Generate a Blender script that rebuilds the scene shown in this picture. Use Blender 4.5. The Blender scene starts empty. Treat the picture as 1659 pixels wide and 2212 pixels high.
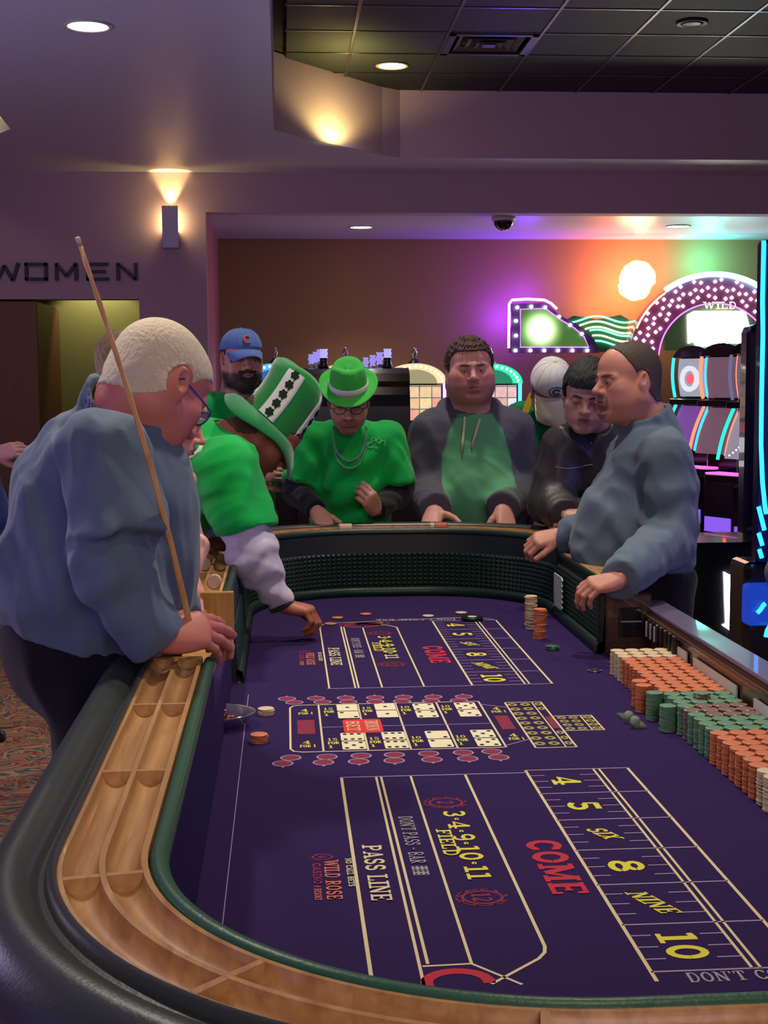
import bpy, bmesh, math, random
import numpy as np
from math import sin, cos, pi, radians, sqrt, atan2
from mathutils import Vector, Matrix

random.seed(7); np.random.seed(7)
SC = bpy.context.scene
COL = SC.collection

# ------------------------------------------------------------------ camera
FPX, CX, CY, ROLL = 3000.0, 829.5, 1106.0, radians(0.3)
PITCH, YAW = radians(5.461963668), radians(4.156389602)
EYE = np.array([0.0, 0.0, 1.53])
_fw = np.array([sin(YAW)*cos(PITCH), cos(YAW)*cos(PITCH), -sin(PITCH)])
_r0 = np.array([cos(YAW), -sin(YAW), 0.0])
_d0 = np.array([-sin(YAW)*sin(PITCH), -cos(YAW)*sin(PITCH), -cos(PITCH)])
_ri = _r0*cos(ROLL) + _d0*sin(ROLL)
_dn = -_r0*sin(ROLL) + _d0*cos(ROLL)
cd = bpy.data.cameras.new('camera'); cam = bpy.data.objects.new('camera', cd); COL.objects.link(cam)
cd.sensor_fit = 'HORIZONTAL'; cd.sensor_width = 36.0; cd.lens = 36.0*FPX/1659.0
cd.clip_start = 0.05; cd.clip_end = 60
cam.matrix_world = Matrix(((_ri[0], -_dn[0], -_fw[0], EYE[0]), (_ri[1], -_dn[1], -_fw[1], EYE[1]),
                           (_ri[2], -_dn[2], -_fw[2], EYE[2]), (0, 0, 0, 1)))
SC.camera = cam

def at(x, y, Y):
    """the point of the plane at depth Y that the photograph shows at pixel x, y"""
    d = _fw*FPX + _ri*(x-CX) + _dn*(y-CY)
    return EYE + d*(Y/d[1])
def atz(x, y, z):
    d = _fw*FPX + _ri*(x-CX) + _dn*(y-CY)
    return EYE + d*((z-EYE[2])/d[2])

# ------------------------------------------------------------------ light and exposure
SC.view_settings.view_transform = 'Standard'
SC.view_settings.look = 'None'
SC.view_settings.gamma = 1.0
SC.view_settings.use_curve_mapping = False
SC.view_settings.exposure = 0.0
W = bpy.data.worlds.new('world'); SC.world = W; W.use_nodes = True
bg = W.node_tree.nodes['Background']; bg.inputs[0].default_value = (0.36, 0.28, 0.38, 1); bg.inputs[1].default_value = 0.33

def lamp(name, kind, loc, energy, color, size=0.1, spot=None, blend=0.6, aim=None, sizey=None):
    l = bpy.data.lights.new(name, kind); o = bpy.data.objects.new(name, l); COL.objects.link(o)
    o.location = loc; l.energy = energy; l.color = color
    if kind == 'AREA':
        l.size = size
        if sizey: l.shape = 'RECTANGLE'; l.size_y = sizey
    else: l.shadow_soft_size = size
    if kind == 'SPOT': l.spot_size = radians(spot); l.spot_blend = blend
    if aim is not None:
        o.rotation_euler = (Vector(aim)-Vector(loc)).to_track_quat('-Z', 'Y').to_euler()
    return o
WARM = (1.0, 0.86, 0.66)
# recessed cans in the ceiling: over the table and along the aisle
lamp('can_light_table', 'SPOT', (0.9, 3.6, 3.72), 180, (1.0, .90, .74), 0.10, 95, 0.9, (0.55, 3.3, .7))
lamp('can_light_far', 'SPOT', (0.6, 5.6, 3.72), 170, (1.0, .90, .74), 0.10, 100, 0.9, (0.5, 5.2, .9))
lamp('can_light_near', 'SPOT', (0.5, 1.0, 3.2), 45, (1.0, .80, .55), 0.10, 90, 0.9, (0.2, 1.3, .9))
lamp('can_light_left', 'SPOT', (-0.93, 3.4, 3.2), 120, (1.0, .92, .76), 0.10, 95, 0.9, (-0.55, 3.0, 1.2))
lamp('can_light_right', 'SPOT', (2.0, 4.2, 3.7), 60, (1.0, .90, .74), 0.10, 95, 0.9, (1.3, 4.3, 1.2))
lamp('neon_spill_left', 'AREA', (-3.0, .9, .9), 22, (0.22, 0.16, 1.0), 1.2, aim=(-.3, 1.8, .9), sizey=1.6)
lamp('neon_spill_right', 'AREA', (4.6, 3.6, 1.5), 36, (0.22, 0.22, 1.0), 1.2, aim=(1.0, 3.6, 1.0), sizey=1.6)
lamp('ceiling_fill_left', 'AREA', (-3.8, 5.0, 1.2), 60, (.62, .52, .9), 1.5, aim=(-.3, 5.8, 3.3))  # unseen lamp added to brighten the lower ceiling
lamp('face_fill_behind', 'AREA', (0.6, -2.5, 2.8), 75, (1.0, .82, .80), 2.0, aim=(0.4, 4.5, 1.0))  # frontal fill added behind the camera to lift the faces

# ------------------------------------------------------------------ materials
def lin(c):
    return tuple(((v/255.0)/12.92 if v/255.0 <= .04045 else ((v/255.0+.055)/1.055)**2.4) for v in c)
MATS = {}
def mat(name, col, rough=0.6, metal=0.0, bump=0.0, scale=30.0, var=0.0, emit=None, estr=0.0, attr=None,
        coat=0.0, trans=0.0, spec=0.5, stretch=None, ior=1.45, sheen=0.0):
    if name in MATS: return MATS[name]
    m = bpy.data.materials.new(name); MATS[name] = m; m.use_nodes = True
    nt = m.node_tree; b = nt.nodes['Principled BSDF']
    b.inputs['Base Color'].default_value = (*col, 1)
    b.inputs['Roughness'].default_value = rough; b.inputs['Metallic'].default_value = metal
    b.inputs['Specular IOR Level'].default_value = spec
    b.inputs['Coat Weight'].default_value = coat; b.inputs['Transmission Weight'].default_value = trans
    b.inputs['IOR'].default_value = ior; b.inputs['Sheen Weight'].default_value = sheen
    if emit is not None:
        b.inputs['Emission Color'].default_value = (*emit, 1); b.inputs['Emission Strength'].default_value = estr
    src = None
    if attr:
        a = nt.nodes.new('ShaderNodeAttribute'); a.attribute_name = attr; src = a.outputs['Color']
        nt.links.new(src, b.inputs['Base Color'])
    if bump or var:
        tc = nt.nodes.new('ShaderNodeTexCoord'); n = nt.nodes.new('ShaderNodeTexNoise')
        vec = tc.outputs['Object']
        if stretch:
            mp = nt.nodes.new('ShaderNodeMapping'); mp.inputs['Scale'].default_value = stretch
            nt.links.new(vec, mp.inputs['Vector']); vec = mp.outputs['Vector']
        nt.links.new(vec, n.inputs['Vector']); n.inputs['Scale'].default_value = scale; n.inputs['Detail'].default_value = 5
        if bump:
            bp = nt.nodes.new('ShaderNodeBump'); bp.inputs['Strength'].default_value = bump; bp.inputs['Distance'].default_value = 0.004
            nt.links.new(n.outputs['Fac'], bp.inputs['Height']); nt.links.new(bp.outputs['Normal'], b.inputs['Normal'])
        if var:
            rp = nt.nodes.new('ShaderNodeMapRange'); rp.inputs[1].default_value = .25; rp.inputs[2].default_value = .75
            rp.inputs[3].default_value = 1-var; rp.inputs[4].default_value = 1+var*.6
            nt.links.new(n.outputs['Fac'], rp.inputs[0])
            mx = nt.nodes.new('ShaderNodeVectorMath'); mx.operation = 'SCALE'
            if src: nt.links.new(src, mx.inputs[0])
            else: mx.inputs[0].default_value = col
            nt.links.new(rp.outputs[0], mx.inputs['Scale']); nt.links.new(mx.outputs[0], b.inputs['Base Color'])
    return m

def emis(name, col, strength, base=(.02, .02, .02)):
    return mat(name, base, rough=.4, emit=col, estr=strength)

# ------------------------------------------------------------------ object helpers
def mesh_obj(name, V, F, m=None, parent=None, smooth=False, loc=None, mi=None, kind=None):
    me = bpy.data.meshes.new(name)
    V = np.asarray(V, dtype=np.float32).reshape(-1, 3)
    if loc is not None: V = V - np.asarray(loc, dtype=np.float32)
    me.from_pydata(V.tolist(), [], [list(f) for f in F] if not isinstance(F, np.ndarray) else F.tolist())
    if smooth: me.polygons.foreach_set('use_smooth', [True]*len(me.polygons))
    for mm in (m if isinstance(m, (list, tuple)) else [m]):
        if mm: me.materials.append(mm)
    if mi is not None: me.polygons.foreach_set('material_index', list(mi))
    me.update()
    return link(name, me, parent, loc, kind)
def link(name, me, parent=None, loc=None, kind=None):
    o = bpy.data.objects.new(name, me); COL.objects.link(o)
    if loc is not None: o.location = [float(v) for v in loc]
    if parent is not None:
        o.parent = parent
        if loc is not None:
            o.location = [float(a)-float(b) for a, b in zip(loc, wloc(parent))]
        else:
            o.location = [-float(b) for b in wloc(parent)]
    if kind: o['kind'] = kind
    return o
def wloc(o):
    l = Vector(o.location); p = o.parent
    while p is not None: l = l + Vector(p.location); p = p.parent
    return l
def tag(o, label=None, cat=None, group=None, kind=None):
    if label: o['label'] = label
    if cat: o['category'] = cat
    if group: o['group'] = group
    if kind: o['kind'] = kind
    return o
def thing(name, label, cat, loc, group=None):
    o = bpy.data.objects.new(name, None); COL.objects.link(o); o.location = [float(v) for v in loc]; o.empty_display_size = .05
    return tag(o, label, cat, group)
def struct(name, V, F, m, **k):
    return mesh_obj(name, V, F, m, kind='structure', **k)

class G:
    """gathers faces for one mesh"""
    def __init__(s): s.V = []; s.F = []; s.M = []; s.mi = 0
    def add(s, V, F):
        b = len(s.V); s.V += [tuple(float(c) for c in v) for v in V]; s.F += [tuple(i+b for i in f) for f in F]; s.M += [s.mi]*len(F); return s
    def box(s, lo, hi, R=None, c=None):
        x0, y0, z0 = lo; x1, y1, z1 = hi
        V = [(x0,y0,z0),(x1,y0,z0),(x1,y1,z0),(x0,y1,z0),(x0,y0,z1),(x1,y0,z1),(x1,y1,z1),(x0,y1,z1)]
        if R is not None: V = [tuple(np.array(c)+R@np.array(v)) for v in V]
        return s.add(V, [(0,3,2,1),(4,5,6,7),(0,1,5,4),(1,2,6,5),(2,3,7,6),(3,0,4,7)])
    def rbox(s, lo, hi, r=.004, R=None, c=None):
        """box with its edges chamfered"""
        lo = np.array(lo, float); hi = np.array(hi, float); r = min(r, *((hi-lo)*.45))
        bm = bmesh.new(); bmesh.ops.create_cube(bm, size=1.0)
        for v in bm.verts: v.co = Vector([lo[i]+(v.co[i]+.5)*(hi[i]-lo[i]) for i in range(3)])
        bmesh.ops.bevel(bm, geom=bm.edges[:], offset=r, segments=2, profile=.5, affect='EDGES')
        bm.verts.index_update()
        V = [np.array(v.co) for v in bm.verts]; F = [[v.index for v in f.verts] for f in bm.faces]; bm.free()
        if R is not None: V = [np.array(c)+R@v for v in V]
        return s.add(V, F)
    def tube(s, P, r, n=8, cap=True, closed=False):
        P = [np.array(p, float) for p in P]; N = len(P); rs = r if isinstance(r, (list, tuple)) else [r]*N
        V = []; up = None
        for i, p in enumerate(P):
            t = P[(i+1) % N]-P[i-1] if closed else (P[min(i+1, N-1)]-P[max(i-1, 0)])
            t = t/(np.linalg.norm(t)+1e-12)
            if up is None:
                up = np.array([0, 0, 1.]) if abs(t[2]) < .9 else np.array([1., 0, 0])
            a = np.cross(t, up); a /= np.linalg.norm(a)+1e-12; up = np.cross(a, t)
            for k in range(n):
                q = 2*pi*k/n; V.append(p+rs[i]*(cos(q)*a+sin(q)*up))
        F = []
        for i in range(N if closed else N-1):
            for k in range(n):
                j = (i+1) % N; F.append((i*n+k, i*n+(k+1) % n, j*n+(k+1) % n, j*n+k))
        if cap and not closed: F += [tuple(range(n))[::-1], tuple(range((N-1)*n, N*n))]
        return s.add(V, F)
    def lathe(s, prof, n=24, c=(0, 0, 0), R=None, sx=1.0, sy=1.0):
        """prof: list of (radius, z)"""
        V = []; F = []; c = np.array(c, float)
        for (r, z) in prof:
            for k in range(n):
                v = np.array([r*sx*cos(2*pi*k/n), r*sy*sin(2*pi*k/n), z]); V.append(c+(R@v if R is not None else v))
        m = len(prof)
        for i in range(m-1):
            for k in range(n): F.append((i*n+k, i*n+(k+1) % n, (i+1)*n+(k+1) % n, (i+1)*n+k))
        if prof[0][0] > 1e-6: F.append(tuple(range(n))[::-1])
        if prof[-1][0] > 1e-6: F.append(tuple(range((m-1)*n, m*n)))
        return s.add(V, F)
    def prism(s, poly, z0, z1):
        """poly in xy, counter-clockwise"""
        n = len(poly); V = [(x, y, z0) for x, y in poly]+[(x, y, z1) for x, y in poly]
        return s.add(V, [tuple(range(n))[::-1], tuple(range(n, 2*n))]+[(i, (i+1) % n, n+(i+1) % n, n+i) for i in range(n)])
    def obj(s, name, m, parent=None, smooth=False, loc=None, kind=None):
        return mesh_obj(name, s.V, s.F, m, parent, smooth, loc, s.M if isinstance(m, (list, tuple)) else None, kind)
def smooth_by_angle(o, a=35):
    bm = bmesh.new(); bm.from_mesh(o.data)
    for f in bm.faces: f.smooth = True
    for e in bm.edges:
        if len(e.link_faces) == 2 and e.calc_face_angle(0) > radians(a): e.smooth = False
    bm.to_mesh(o.data); bm.free(); return o
def rot(ax, a):
    return np.array(Matrix.Rotation(a, 3, ax))
# ================================================================== THE ROOM
WALLC = mat('wall_paint', lin((180, 148, 168)), .75, bump=.12, scale=60, var=.05)
WALLB = mat('back_wall_paint', lin((156, 116, 78)), .7, bump=.12, scale=60, var=.05)
CEILC = mat('ceiling_paint', lin((205, 198, 218)), .34, bump=.05, scale=40, var=.04)
ZL, ZR, ZA, YW, YB, XP = 3.27, 3.79, 2.94, 11.97, 14.2, -0.625
FY = 11.15

def carpet_material():
    m = bpy.data.materials.new('casino_carpet'); m.use_nodes = True; nt = m.node_tree; b = nt.nodes['Principled BSDF']
    b.inputs['Roughness'].default_value = .95
    N = nt.nodes.new; L = nt.links.new
    tc = N('ShaderNodeTexCoord')
    mp = N('ShaderNodeMapping'); mp.inputs['Rotation'].default_value = (0, 0, .5); L(tc.outputs['Object'], mp.inputs['Vector'])
    n1 = N('ShaderNodeTexNoise'); n1.inputs['Scale'].default_value = 4.6; n1.inputs['Distortion'].default_value = 2.5; L(mp.outputs[0], n1.inputs['Vector'])
    r1 = N('ShaderNodeValToRGB'); L(n1.outputs['Fac'], r1.inputs[0])
    r1.color_ramp.interpolation = 'CONSTANT'
    cols = [(0, (178, 120, 76)), (.42, (70, 96, 92)), (.47, (190, 150, 100)), (.55, (150, 66, 50)), (.6, (176, 128, 84)), (.68, (70, 40, 60))]
    e = r1.color_ramp.elements
    while len(e) < len(cols): e.new(.5)
    for i, (p, c) in enumerate(cols): e[i].position = p; e[i].color = (*lin(c), 1)
    w = N('ShaderNodeTexWave'); w.inputs['Scale'].default_value = 44; w.inputs['Distortion'].default_value = 1.5; L(mp.outputs[0], w.inputs['Vector'])
    mx = N('ShaderNodeMix'); mx.data_type = 'RGBA'; mx.blend_type = 'MULTIPLY'; mx.inputs[0].default_value = .55
    L(r1.outputs[0], mx.inputs[6]); L(w.outputs['Color'], mx.inputs[7]); L(mx.outputs[2], b.inputs['Base Color'])
    bp = N('ShaderNodeBump'); bp.inputs['Strength'].default_value = .4; L(w.outputs['Fac'], bp.inputs['Height']); L(bp.outputs[0], b.inputs['Normal'])
    return m
g = G(); g.box((-6, -4, -.1), (9, 15, 0)); g.obj('floor', carpet_material(), kind='structure')

# wall with the opening to the women's room, and the header that runs on over the alcove
g = G()
g.box((-6, YW, 0), (-2.75, YW+.2, ZL)); g.box((-2.75, YW, 2.215), (-1.195, YW+.2, ZL)); g.box((-1.195, YW, 0), (XP, YW+.2, ZL))
g.obj('wall_left', WALLC, kind='structure')
g = G(); g.box((XP, YW, ZA), (9, YW+.2, ZL)); g.obj('wall_header', WALLC, kind='structure')
g = G(); g.box((XP-.2, YW+.2, 0), (XP, YB, ZA)); g.obj('wall_alcove_side', mat('jamb_paint', lin((178, 112, 110)), .7, bump=.1), kind='structure')
g = G(); g.box((XP-.2, YB, 0), (9, YB+.15, ZA+.1)); g.obj('wall_back', WALLB, kind='structure')
g = G(); g.box((XP-.2, YW+.2, ZA), (9, YB+.15, ZA+.1)); g.obj('ceiling_alcove', CEILC, kind='structure')
g = G(); g.box((-6.15, -4, 0), (-6, 15, 4)); g.obj('wall_far_left', WALLC, kind='structure')
g = G(); g.box((9, -4, 0), (9.15, 15, 4)); g.obj('wall_right', WALLC, kind='structure')
# corridor behind the opening
OLV = mat('corridor_paint', lin((150, 146, 92)), .8, bump=.1, scale=50, var=.04)
g = G(); g.box((-4.2, YW+1.5, 0), (-.85, YW+1.6, 2.75)); g.obj('wall_corridor', OLV, kind='structure')
g = G(); g.box((-4.2, YW+.2, 2.7), (-.85, YW+1.5, 2.78)); g.obj('ceiling_corridor', CEILC, kind='structure')
g = G(); g.box((-.95, YW+.2, 0), (-.85, YW+1.5, 2.7)); g.obj('wall_corridor_side', OLV, kind='structure')
g = G(); g.rbox((-2.72, YW+.02, 0), (-2.05, YW+1.2, 2.2), .01); g.obj('wall_corridor_jamb', mat('jamb_wood', lin((120, 74, 44)), .5, bump=.2, scale=12, stretch=(8, 8, .6), var=.2), kind='structure')
lamp('corridor_can', 'SPOT', (-1.72, YW+1.22, 2.66), 26, (1, .92, .55), .04, 100, .35, (-1.72, YW+1.5, .9))

# lower ceiling (a step down from the tiled one)
XE = -.035
low = [(-6, 11.97), (-2.5, 11.05), (-1.855, 9.99), (-1.83, 9.5), (-2.4, 6.8), (-6, 5.0), (-6, -4), (XE, -4), (XE, 9.98), (.80, 11.03), (.95, FY), (9, FY), (9, YW), (-6, YW)]
low = low[1:]
g = G()
V = [(x, y, ZL) for x, y in low]; n = len(V)
bmm = bmesh.new(); vs = [bmm.verts.new(v) for v in V]; f = bmm.faces.new(vs)
r = bmesh.ops.extrude_face_region(bmm, geom=[f]); 
for e_ in r['geom']:
    if isinstance(e_, bmesh.types.BMVert): e_.co.z += .10
bmesh.ops.recalc_face_normals(bmm, faces=bmm.faces[:]); bmesh.ops.triangulate(bmm, faces=bmm.faces[:])
me = bpy.data.meshes.new('ceiling_lower'); bmm.to_mesh(me); bmm.free(); me.materials.append(CEILC)
link('ceiling_lower', me, kind='structure')
# fascia between the two ceilings, with its angled piece
def fascia(name, a, b, th=.08):
    a = np.array(a); b = np.array(b); d = (b-a)/np.linalg.norm(b-a); nrm = np.array([-d[1], d[0]])*th; a = a-nrm*.08; b = b-nrm*.08
    g = G(); g.prism([tuple(a), tuple(b), tuple(b+nrm), tuple(a+nrm)], ZL+.002, ZR+.02); return g.obj(name, WALLC, kind='structure')
fascia('trim_1', (XE, -4), (XE, 9.98)); fascia('trim_2', (XE, 9.98), (.80, 11.03)); fascia('trim_3', (.80, 11.03), (.95, FY)); fascia('trim_4', (.95, FY), (9, FY))
LFAS = mat('left_recess_paint', lin((180, 160, 130)), .7, bump=.1)
g = G(); g.prism([(-2.5, 11.05), (-1.855, 9.99), (-1.8, 10.02), (-2.45, 11.1)], ZL+.002, ZL+.6); g.obj('trim_5', LFAS, kind='structure')
g = G(); g.prism([(-1.855, 9.99), (-1.83, 9.5), (-1.77, 9.5), (-1.8, 10.02)], ZL+.002, ZL+.6); g.obj('trim_6', LFAS, kind='structure')
g = G(); g.box((-6, 5, ZL+.6), (-1.7, YW, ZL+.68)); g.obj('ceiling_left_recess', CEILC, kind='structure')
lamp('recess_uplight', 'POINT', (-2.3, 10.1, ZL+.2), 7, (1, .85, .5), .05)

# raised tiled ceiling: dark tiles in a bright metal grid
TILE = mat('dark_ceiling_tile', lin((28, 31, 38)), .6, bump=.3, scale=120, var=.15)
GRID = mat('ceiling_grid_metal', lin((88, 88, 96)), .24, metal=.95)
gc = G(); gc.box((XE, -4, ZR+.03), (9, FY+.1, ZR+.08)); RC = gc.obj('ceiling_raised', mat('plenum_black', (.01, .01, .012), .9), kind='structure')
tile_me = {}
X0T, Y0T, S = 0.5, 8.675, 0.618
tile_g = G(); tile_g.rbox((-S/2+.009, -S/2+.009, 0), (S/2-.009, S/2-.009, .02), .004)
for ix in range(-1, 6):
    for iy in range(-5, 4):
        cx = X0T+(ix+.5)*S; cy = Y0T+(iy+.5)*S
        x0, x1, y0, y1 = max(cx-S/2+.009, XE+.09), cx+S/2-.009, cy-S/2+.009, min(cy+S/2-.009, FY-.01)
        if x1-x0 < .05 or y1-y0 < .05: continue
        if abs(cx-1.427) < .1 and abs(cy-9.6) < .1: continue
        if cy > 9.9 and cx < .82-.3 and cy > 9.98+(cx-XE)*1.2: continue
        t = G(); t.rbox((x0, y0, ZR), (x1, y1, ZR+.02), .004); t.obj('ceiling_tile', TILE, RC, loc=(cx, cy, ZR))
for k in range(0, 7):
    x = X0T+k*S; t = G(); t.rbox((x-.011, 4.5, ZR-.006), (x+.011, FY, ZR+.03), .003); t.obj('ceiling_grid_bar', GRID, RC, loc=(x, 8, ZR))
for k in range(-6, 4):
    y = Y0T+k*S; t = G(); t.rbox((XE+.08, y-.011, ZR-.005), (5.2, y+.011, ZR+.03), .003); t.obj('ceiling_grid_bar', GRID, RC, loc=(2, y, ZR))

# downlights
LENS = emis('downlight_lens_glow', (1, .97, .86), 14); LENSW = emis('downlight_lens_warm', (1, .9, .55), 13)
TRIMW = mat('downlight_trim', lin((190, 180, 170)), .4)
def downlight(x, y, z, label, lens=LENS, power=12, aim=None):
    t = thing('ceiling_downlight', label, 'ceiling light', (x, y, z))
    g = G(); g.lathe([(.098, -.001), (.118, -.001), (.120, -.006), (.112, -.010), (.100, -.008), (.098, -.001)], 32, (x, y, z)); g.obj('trim_ring', TRIMW, t, True, (x, y, z))
    g = G(); g.lathe([(.0, -.006), (.06, -.007), (.098, -.004), (.098, -.001)], 32, (x, y, z)); g.obj('lens', lens, t, True, (x, y, z))
    lamp('downlight_beam', 'SPOT', (x, y, z-.03), power, WARM, .08, 110, .8, (x, y, 0))
downlight(*atz(190, 55, ZL)[:2], ZL, 'large bright round downlight in the lower grey ceiling at upper left', LENS, 30)
downlight(*atz(847, 141, ZR)[:2], ZR, 'round warm downlight in the dark tiled ceiling beside the air vent', LENSW, 40)
downlight(*atz(780, 490, ZA)[:2], ZA, 'small round downlight in the alcove ceiling above the slot machines', LENSW, 80)
# more of the same beyond the alcove light, dim in the neon glare
downlight(*atz(1465, 488, ZA)[:2], ZA, 'white downlight in the alcove ceiling above the arched neon sign', LENS, 6)

# air diffuser
dx0, dx1, dy0, dy1 = X0T+S+.01, X0T+2*S-.01, Y0T+S+.01, Y0T+2*S-.01
BLK = mat('black_metal', (.008, .008, .010), .35, spec=.6); CHR = mat('chrome', (.6, .6, .62), .15, metal=1.0)
dt = thing('air_vent', 'square four-way air vent set in the dark tiled ceiling', 'vent', ((dx0+dx1)/2, (dy0+dy1)/2, ZR))
cxv, cyv = (dx0+dx1)/2, (dy0+dy1)/2
g = G()
for a, b, c, d in ((dx0, dy0, dx1, dy0+.05), (dx0, dy1-.05, dx1, dy1), (dx0, dy0, dx0+.05, dy1), (dx1-.05, dy0, dx1, dy1)): g.rbox((a, b, ZR-.012), (c, d, ZR+.02), .004)
g.obj('frame', BLK, dt, loc=(cxv, cyv, ZR))
for k, (h_, zz) in enumerate(((.22, 0.012), (.155, .004), (.09, -.004))):
    g = G()
    for i in range(4):
        a = i*pi/2; R = rot('Z', a)
        V = [R@np.array(v)+np.array([cxv, cyv, ZR+zz]) for v in ((-h_, -h_, -.012), (h_, -h_, -.012), (h_-.04, -h_+.04, .012), (-h_+.04, -h_+.04, .012), (-h_, -h_, -.008), (h_, -h_, -.008), (h_-.04, -h_+.04, .016), (-h_+.04, -h_+.04, .016))]
        g.add(V, [(0,1,2,3), (7,6,5,4), (0,4,5,1), (3,2,6,7)])
    g.obj('louver', mat('vent_louver_metal', lin((110, 110, 118)), .3, metal=.7), dt, loc=(cxv, cyv, ZR))
g = G(); g.rbox((cxv-.05, cyv-.05, ZR-.016), (cxv+.05, cyv+.05, ZR+.004), .01); g.obj('centre_plate', BLK, dt, loc=(cxv, cyv, ZR))
# ceiling speaker
sx, sy, _ = atz(1495, 48, ZR)
st = thing('ceiling_speaker', 'round dark speaker grille in the tiled ceiling at upper right', 'speaker', (sx, sy, ZR))
g = G(); g.lathe([(.085, 0), (.100, -.002), (.102, -.010), (.094, -.014), (.085, -.010)], 32, (sx, sy, ZR)); g.obj('bezel', mat('speaker_bezel', lin((60, 60, 66)), .4), st, True, (sx, sy, ZR))
g = G(); g.lathe([(0, -.016), (.05, -.014), (.085, -.008)], 32, (sx, sy, ZR)); g.obj('grille', BLK, st, True, (sx, sy, ZR))
# dome camera
px_, py_, _ = atz(1088, 469, ZA)
dc = thing('dome_camera', 'black half-dome security camera hanging from the alcove ceiling', 'security camera', (px_, py_, ZA))
g = G(); g.lathe([(.105, 0), (.108, -.02), (.098, -.034), (.085, -.036)], 32, (px_, py_, ZA)); g.obj('mount_ring', mat('camera_ring', lin((190, 180, 200)), .4), dc, True, (px_, py_, ZA))
g = G(); g.lathe([(.088*cos(a), -.034-.085*sin(a)) for a in np.linspace(0, pi/2, 9)], 32, (px_, py_, ZA)); g.obj('dome', mat('smoked_dome', (.006, .006, .008), .06, spec=.9), dc, True, (px_, py_, ZA))

# wall sconce
sc0 = at(352, 448, YW); sc1 = at(388, 538, YW)
sX0, sX1, sZ1, sZ0 = sc0[0], sc1[0], sc0[2], sc1[2]; sc = thing('wall_sconce', 'slim white wall sconce throwing yellow light up the wall', 'wall lamp', ((sX0+sX1)/2, YW, sZ0))
g = G(); g.rbox((sX0, YW-.13, sZ0), (sX1, YW-.115, sZ1), .003); g.obj('front_plate', mat('sconce_white', lin((196, 186, 220)), .45), sc, loc=(sX0, YW, sZ0))
g = G(); g.rbox((sX0+.005, YW-.115, sZ0), (sX0+.012, YW-.0, sZ0+.14), .002); g.rbox((sX1-.012, YW-.115, sZ0), (sX1-.005, YW-.0, sZ0+.14), .002); g.rbox((sX0+.005, YW-.115, sZ0), (sX1-.005, YW, sZ0+.01), .002)
g.obj('housing', MATS['sconce_white'], sc, loc=(sX0, YW, sZ0))
g = G(); g.lathe([(0, 0), (.022, .004), (.026, .05), (.016, .09), (0, .10)], 16, ((sX0+sX1)/2, YW-.06, sZ0+.13)); g.obj('lamp_bulb', emis('sconce_bulb', (1, .82, .3), 30), sc, True, (sX0, YW, sZ0))
lamp('sconce_beam', 'SPOT', ((sX0+sX1)/2, YW-.06, sZ1-.03), 26, (1, .84, .22), .02, 62, .5, ((sX0+sX1)/2, YW-.02, ZL))
lamp('sconce_glow', 'POINT', ((sX0+sX1)/2, YW-.055, sZ1-.1), 2.4, (1, .84, .22), .025)
# glow at the angled fascia, from an added spot that has no fixture
lamp('fascia_glow_spot', 'SPOT', (.52, 10.38, ZL-.05), 22, (1, .88, .24), .03, 150, .5, (.44, 10.46, ZL+1))

# WOMEN lettering
LET = mat('sign_letter_black', (.015, .013, .03), .45)
z0w, z1w = at(150, 606, YW-.02)[2], at(150, 568, YW-.02)[2]; HL = z1w-z0w
ws = thing('wall_sign', 'dark raised capital letters WOMEN on the wall over the corridor opening', 'sign', (at(150, 606, YW)[0], YW, z0w))
def bar(g, x0, z0, x1, z1, w, W_, xa):
    a = np.array([xa+x0*W_, z0w+z0*HL]); b = np.array([xa+x1*W_, z0w+z1*HL]); d = b-a; d /= np.linalg.norm(d); nn = np.array([-d[1], d[0]])*w/2; a = a-d*w*.5*(abs(d[0]) > .99); b = b+d*w*.5*(abs(d[0]) > .99)
    q = [a+nn, a-nn, b-nn, b+nn]
    g.add([(p[0], YW-.035, p[1]) for p in q]+[(p[0], YW-.001, p[1]) for p in q], [(0,1,2,3), (7,6,5,4), (0,4,5,1), (1,5,6,2), (2,6,7,3), (3,7,4,0)])
LW = .026
letters = [('W', -20, 40, [(0, 1, .22, 0), (.22, 0, .5, .85), (.5, .85, .78, 0), (.78, 0, 1, 1)]),
           ('O', 53, 103, [(.08, .08, .92, .08), (.92, 0, .92, 1), (.92, .92, .08, .92), (.08, 1, .08, 0)]),
           ('M', 118, 168, [(.08, 0, .08, 1), (.08, .95, .5, .25), (.5, .25, .92, .95), (.92, 1, .92, 0)]),
           ('E', 186, 231, [(.08, 0, .08, 1), (.08, .08, 1, .08), (.08, .5, .85, .5), (.08, .92, 1, .92)]),
           ('N', 251, 297, [(.08, 0, .08, 1), (.1, .95, .9, .05), (.92, 0, .92, 1)])]
for ch, a, b, st_ in letters:
    xa = at(a, 590, YW-.02)[0]; xb = at(b, 590, YW-.02)[0]; g = G()
    for s_ in st_: bar(g, *s_, LW, xb-xa, xa)
    g.obj('letter', LET, ws, loc=(xa, YW, z0w))
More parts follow.
